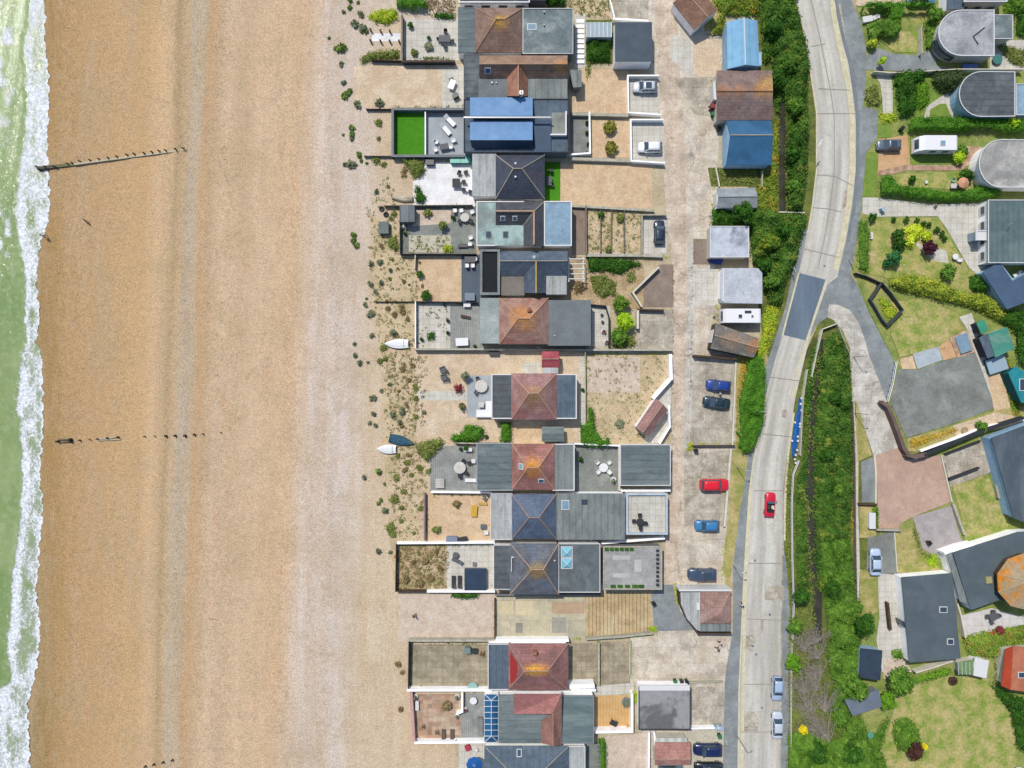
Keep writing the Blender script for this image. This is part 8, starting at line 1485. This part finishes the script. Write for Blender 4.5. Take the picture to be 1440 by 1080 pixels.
tufts('scrub', [(1150, 500), (1162, 500), (1154, 560), (1149, 640), (1150, 760), (1158, 830), (1150, 830), (1143, 760), (1143, 640), (1148, 560)], 130, L_thick, 'leaves overhanging the right edge of stream', h=.7, leaf=.16, r=(.1, .4)); tufts('scrub', [(1144, 500), (1150, 500), (1141, 570), (1134, 640), (1135, 700), (1137, 780), (1143, 826), (1138, 826), (1130, 700), (1132, 600)], 110, L_olive, 'leaves overhanging the left edge of stream', h=.6, leaf=.15, r=(.1, .35))
for i, (x, y, r, h, m_, l) in enumerate(((1090, 40, 17, 4.2, L_dark, 'dark crowned tree in roadside thicket, topmost'), (1108, 90, 15, 3.8, L_green, 'mid green tree at road edge of the top thicket'), (1092, 110, 15, 4.2, L_dark, 'dark tree in thicket right of purple brown garage'), (1120, 150, 13, 3.6, L_green, 'green crown in narrow thicket beside road bend'), (1116, 215, 13, 3.4, L_dark, 'dark crown in narrow thicket right of ditch'), (1118, 262, 12, 3.2, L_green, 'lower green crown in narrow thicket right of ditch'), (1102, 325, 15, 4.2, L_dark, 'dark crown in middle thicket near the pavement'), (1076, 372, 12, 4.0, L_dark, 'dark crown between the two whitish garages and road'), (1175, 560, 11, 2.6, L_dark, 'dark shrub crown high on the stream bank'), (1164, 640, 12, 2.6, L_dark, 'dark shrub crown on stream bank beside trailer path'), (1180, 690, 10, 2.4, L_green, 'green shrub crown low on the right stream bank'), (1172, 830, 15, 3.4, L_dark, 'dark crowned tree right of the stream end'), (1150, 1060, 17, 4.0, L_dark, 'dark crowned tree in the bottom thicket'), (1200, 1062, 16, 3.6, L_dark, 'rounded dark tree at the bottom edge left of lawn'))): tree(x, y, r, h, m_, l, leaf=.17, dens=85)
# bare shrubs
def bare(pts, label, name='bare_shrub'):
    o_ = P(*pts[0][:2]); t = thing(name, label, 'bare shrub', o_); m_ = M('bare_grey_twigs', 'a8a193', '8b8476', sc=2, fine=.2); g = MB()
    for (x, y, r, h, a0) in pts:
        p = P(x, y, .7)-o_
        for i in range(26):
            a = a0+random.gauss(0, .55); L = r*S*random.uniform(.5, 1.25); q = Vector(p)+Vector((random.uniform(-.2, .2), random.uniform(-.2, .2), .1)); d = Vector((math.cos(a), math.sin(a), h/L*random.uniform(.2, .7))); last = q
            for k in range(5):
                nx = last+d*L/5+Vector((random.gauss(0, .09), random.gauss(0, .09), 0)); g.cyl(last, nx, .055-.008*k, n=3)
                for s_ in (-1, 1): e = nx+Vector((d.x*.3-d.y*s_*random.uniform(.2, .6), d.y*.3+d.x*s_*random.uniform(.2, .6), random.uniform(.05, .3)))*random.uniform(.5, 1.1); g.cyl(nx, e, .025, n=3)
                last = nx
    obj('branches', g, m_, t, uv=False)
bare([(1164, 1042, 46, 1.4, 2.0), (1150, 1025, 40, 1.2, 2.2), (1140, 1000, 36, 1.2, 1.9), (1160, 1000, 32, 1.2, 1.7), (1130, 975, 30, 1.2, 1.8), (1148, 970, 36, 1.2, 2.0), (1152, 950, 26, 1.2, 2.3)], 'large bare grey shrub with fanned branches right of parked cars'); bare([(1150, 925, 26, 1.2, 2.2), (1130, 915, 26, 1.1, 1.8), (1142, 905, 24, 1.1, 1.4)], 'smaller bare shrub above the large bare one')
# upper east gardens
hedge([(1204, 14), (1216, 8), (1296, 9), (1310, 12), (1305, 26), (1298, 18), (1290, 19), (1264, 19), (1262, 36), (1246, 38), (1240, 22), (1212, 18), (1207, 28)], 2.2, 'tall hedge framing the corner garden at top'); hedge([(1216, 36), (1232, 32), (1258, 30), (1264, 44), (1258, 56), (1244, 60), (1236, 52), (1222, 66), (1214, 52)], 1.8, 'rounded hedge around corner garden lawn', L_green); tree(1227, 60, 8, 2, L_yel, 'pale green bush at corner drive', 'bush', 'bush'); tree(1316, 22, 11, 3, L_green, 'palm like green shrub above round white house', leaf=.24); bush([(1298, 32), (1308, 28), (1318, 50), (1312, 70), (1300, 72)], 1.4, L_green, 'green border left of round white house'); tree(1241, 85, 5, 2.6, L_lime, 'slender lime tree standing in the drive'); bush([(1252, 104), (1296, 100), (1300, 112), (1284, 120), (1284, 160), (1262, 168), (1256, 130)], 2.2, L_dark, 'dark hedge block left of grassy front garden'); bush([(1305, 104), (1352, 102), (1350, 120), (1338, 134), (1318, 130), (1306, 118)], 2.4, leafmat('dusky_green', '4c5c34', '3f4f2c'), 'dusky green tree mass above forked path')
bush([(1284, 118), (1304, 116), (1304, 148), (1290, 158), (1284, 140)], 1.0, leafmat('fresh_green', '6f9a2a', '5f8c24'), 'fresh green shrub between dark hedge and path'); hedge([(1272, 170), (1290, 167), (1440, 169), (1440, 192), (1400, 190), (1390, 186), (1275, 188)], 2.0, 'long straight hedge between two front gardens'); tree(1424, 174, 8, 2.8, L_lime, 'lime bush at right end of long hedge', 'bush', 'bush'); tree(1350, 221, 10, 1.8, L_lime, 'lime shrub right of the motorhome', 'bush', 'bush'); tree(1354, 212, 10, 1.4, L_green, 'green shrub behind the motorhome', 'bush', 'bush')
hedge([(1234, 250), (1250, 247), (1258, 262), (1300, 266), (1320, 270), (1345, 272), (1372, 262), (1400, 268), (1402, 276), (1380, 284), (1300, 284), (1262, 278), (1232, 276)], 1.9, 'thick hedge above the concrete drive'); tree(1360, 246, 11, 2.2, L_dark, 'dark bush at left of stained round roof', 'bush', 'bush'); tree(1283, 252, 6, 1.2, L_dark, 'small dark bush on narrow lawn', 'bush', 'bush'); bush(rect(1370, 264, 1402, 280), 1.4, L_green, 'green bush right of thick hedge')
hedge([(1205, 312), (1218, 308), (1222, 330), (1220, 384), (1204, 378), (1206, 340)], .9, 'low green verge hedge along the side road', L_green); tree(1228, 305, 6, 1.6, L_dark, 'small dark tree at gate of concrete drive')
for i, (x, y, r) in enumerate(((1257, 308, 4), (1275, 309, 6), (1290, 310, 4.5), (1300, 314, 5), (1307, 315, 4.5), (1318, 323, 6), (1325, 328, 5), (1329, 335, 5))): tree(x, y, r, 1.1, L_dark, names[i]+' clipped ball bush along the curving drive', 'bush', 'bush', leaf=.11, group='clipped ball bushes along the drive', nl=5)
bush([(1268, 322), (1280, 316), (1296, 318), (1300, 328), (1290, 334), (1284, 342), (1280, 352), (1270, 346), (1272, 332)], 1.6, leafmat('chartreuse', 'd4e040', 'b8cc2c'), 'chartreuse shrub hooked round the garden bed', leaf=.16); tree(1304, 332, 8, 1.6, leafmat('chartreuse', 'd4e040', 'b8cc2c'), 'round chartreuse shrub beside purple tree', 'bush', 'bush'); tree(1308, 348, 12, 2.4, L_purple, 'dark purple leaved tree', leaf=.17, dens=90)
tree(1264, 330, 9, 2.6, L_dark, 'dark bush left of the chartreuse shrub', 'bush', 'bush'); tree(1265, 342, 10, 2.2, L_dark, 'flat dark bush below left of chartreuse shrub', 'bush', 'bush'); tree(1258, 362, 12, 2.6, leafmat('blue_green', '3f7a48', '336838'), 'blue green tree on left garden lawn'); tree(1248, 370, 6, 1.6, leafmat('blue_green', '3f7a48', '336838'), 'small blue green bush beside the blue green tree', 'bush', 'bush'); tree(1335, 382, 13, 2.4, L_green, 'dark centred round bush on garden lawn', 'bush', 'bush')
bush([(1243, 395), (1270, 386), (1290, 388), (1320, 396), (1345, 412), (1380, 414), (1402, 428), (1412, 442), (1400, 452), (1378, 440), (1350, 428), (1320, 424), (1290, 414), (1264, 410), (1250, 402)], 2.0, leafmat('gold_lime_hedge', 'a2ac3c', '76902e', 'c0bc4c', sc=.4), 'long ragged yellow lime hedge crossing the gardens', leaf=.15, dens=55); bush([(1362, 388), (1378, 384), (1390, 404), (1384, 414), (1362, 408)], 1.8, L_dark, 'dark shrub beside L shaped slate roof'); bush([(1232, 420), (1240, 416), (1262, 438), (1256, 448), (1248, 450)], .7, L_lime if False else L_yel, 'yellow growth inside fenced triangle')
bush([(1404, 440), (1440, 436), (1440, 520), (1428, 510), (1424, 470), (1414, 458), (1400, 455)], 1.8, L_dark, 'dark bushes right of square green shed'); tree(1381, 600, 9, 2.0, L_green, 'small green tree above black fence'); bush([(1283, 732), (1287, 745), (1296, 775), (1312, 783), (1306, 786), (1292, 778), (1284, 756), (1281, 740)], 1.2, L_olive, 'narrow hedge left of the lilac drive', R_=.6); bush(rect(1225, 712, 1234, 745), .8, L_green, 'green strip shrub right of white trailer'); bush([(1298, 780), (1316, 778), (1320, 798), (1302, 796)], .5, L_lime, 'lime ground shrub near grey house corner'); bush([(1214, 128), (1230, 118), (1238, 140), (1236, 150), (1218, 150)], .9, L_olive, 'olive shrubs on pavement verge'); bush([(1235, 160), (1258, 158), (1262, 170), (1240, 176)], .5, L_yel, 'pale flowering verge strip'); bush(rect(1410, 0, 1440, 22), 1.5, L_green, 'green bush at top right corner'); bush([(1425, 22), (1440, 22), (1440, 56), (1426, 48)], 1.4, L_dark, 'dark bush right of flat annex'); bush([(1398, 60), (1420, 66), (1440, 70), (1440, 95), (1424, 92), (1408, 76)], .9, L_olive, 'patchy shrubs right of the teal tub'); bush([(1275, 617), (1300, 612), (1345, 600), (1348, 606), (1300, 624), (1280, 632)], .5, L_gold, 'golden weeds below asphalt yard', leaf=.13); bush([(1395, 664), (1408, 662), (1410, 672), (1398, 674)], .8, L_olive, 'little shrub by slate roofed long house'); bush([(1407, 500), (1420, 505), (1434, 580), (1440, 590), (1424, 586), (1412, 540)], .7, leafmat('verge_gold', '8f9a38', '6f8a2e', 'c09a40', sc=.3), 'gold green growth left of teal shed')
bush([(1412, 975), (1418, 975), (1440, 980), (1440, 990), (1420, 985)], 1.5, L_dark, 'dark bush below terracotta house'); bush([(1398, 925), (1408, 930), (1406, 965), (1396, 960)], .9, L_olive, 'climbing shrubs between greenhouse and terracotta house')
def weeds(lines, n, mat, label, spread=2.2, **k):
    C = []
    tot = sum(math.hypot(b[0]-a[0], b[1]-a[1]) for l in lines for a, b in zip(l, l[1:]))
    for l in lines:
        for a, b in zip(l, l[1:]):
            for i in range(int(n*math.hypot(b[0]-a[0], b[1]-a[1])/tot)):
                u = random.random(); p = P(a[0]+(b[0]-a[0])*u+random.gauss(0, spread*.5), a[1]+(b[1]-a[1])*u+random.gauss(0, spread*.5)); r = random.uniform(.06, .3)
                for q in range(int(r*22)+3): C.append((p.x+random.gauss(0, r*.5), p.y+random.gauss(0, r*.5), random.uniform(.03, .18)))
    C = np.array(C); N = rng.normal(size=C.shape)*.8+np.array([0, 0, 1]); N /= np.linalg.norm(N, axis=1)[:, None]
    tagit(leafmesh('weeds', C, N, k.get('leaf', .09)*rng.uniform(.5, 1.5, len(C)), mat), label, 'ground cover', kind='stuff')
weeds([[(566, 84), (640, 84)], [(553, 150), (650, 150)], [(600, 158), (652, 158)], [(566, 291), (668, 291)], [(564, 295), (564, 352)], [(586, 362), (586, 422)], [(590, 427), (670, 427)], [(587, 430), (587, 488)], [(600, 695), (600, 758)], [(604, 696), (690, 696)], [(560, 767), (692, 767)], [(578, 904), (680, 904)], [(578, 906), (578, 966)], [(585, 1042), (680, 1042)], [(696, 842), (696, 898)]], 420, L_olive, 'straggling weeds along the garden wall feet', leaf=.08)
weeds([[(888, 402), (902, 430)], [(826, 360), (925, 363)], [(825, 899), (915, 893)], [(700, 897), (820, 898)], [(844, 905), (844, 962)], [(888, 902), (888, 960)], [(976, 500), (1034, 505)], [(976, 624), (1034, 624)], [(1018, 740), (1024, 640)], [(1000, 110), (1003, 165)], [(1006, 236), (1000, 330)], [(1008, 430), (1000, 490)], [(972, 958), (1018, 958)], [(905, 362), (945, 362)], [(1020, 760), (1014, 820)], [(824, 500), (824, 620)], [(826, 498), (940, 498)]], 520, L_yel, 'yellow green weeds along lane side walls', leaf=.09)
weeds([[(975, 340), (973, 500), (966, 640)], [(947, 370), (946, 620), (938, 745)], [(1210, 650), (1208, 840)], [(1285, 730), (1297, 770)], [(1253, 568), (1275, 616), (1340, 596)], [(1262, 506), (1400, 470)]], 220, L_dryb, 'dry brown litter along lane edges', leaf=.07)
weeds([[(74, -20), (78, 240), (70, 420), (72, 700), (66, 880), (58, 1090)], [(262, -20), (256, 400), (246, 700), (238, 1090)], [(318, -20), (306, 500), (292, 1090)]], 260, L_dryb, 'thin strandlines of dark dried weed on the beach', spread=7, leaf=.06)
relabel()
print('LAYERS', max(l[4] for l in LAY), 'TOPS', sum(1 for o in COL.objects if o.parent is None), 'OBJ', len(COL.objects))
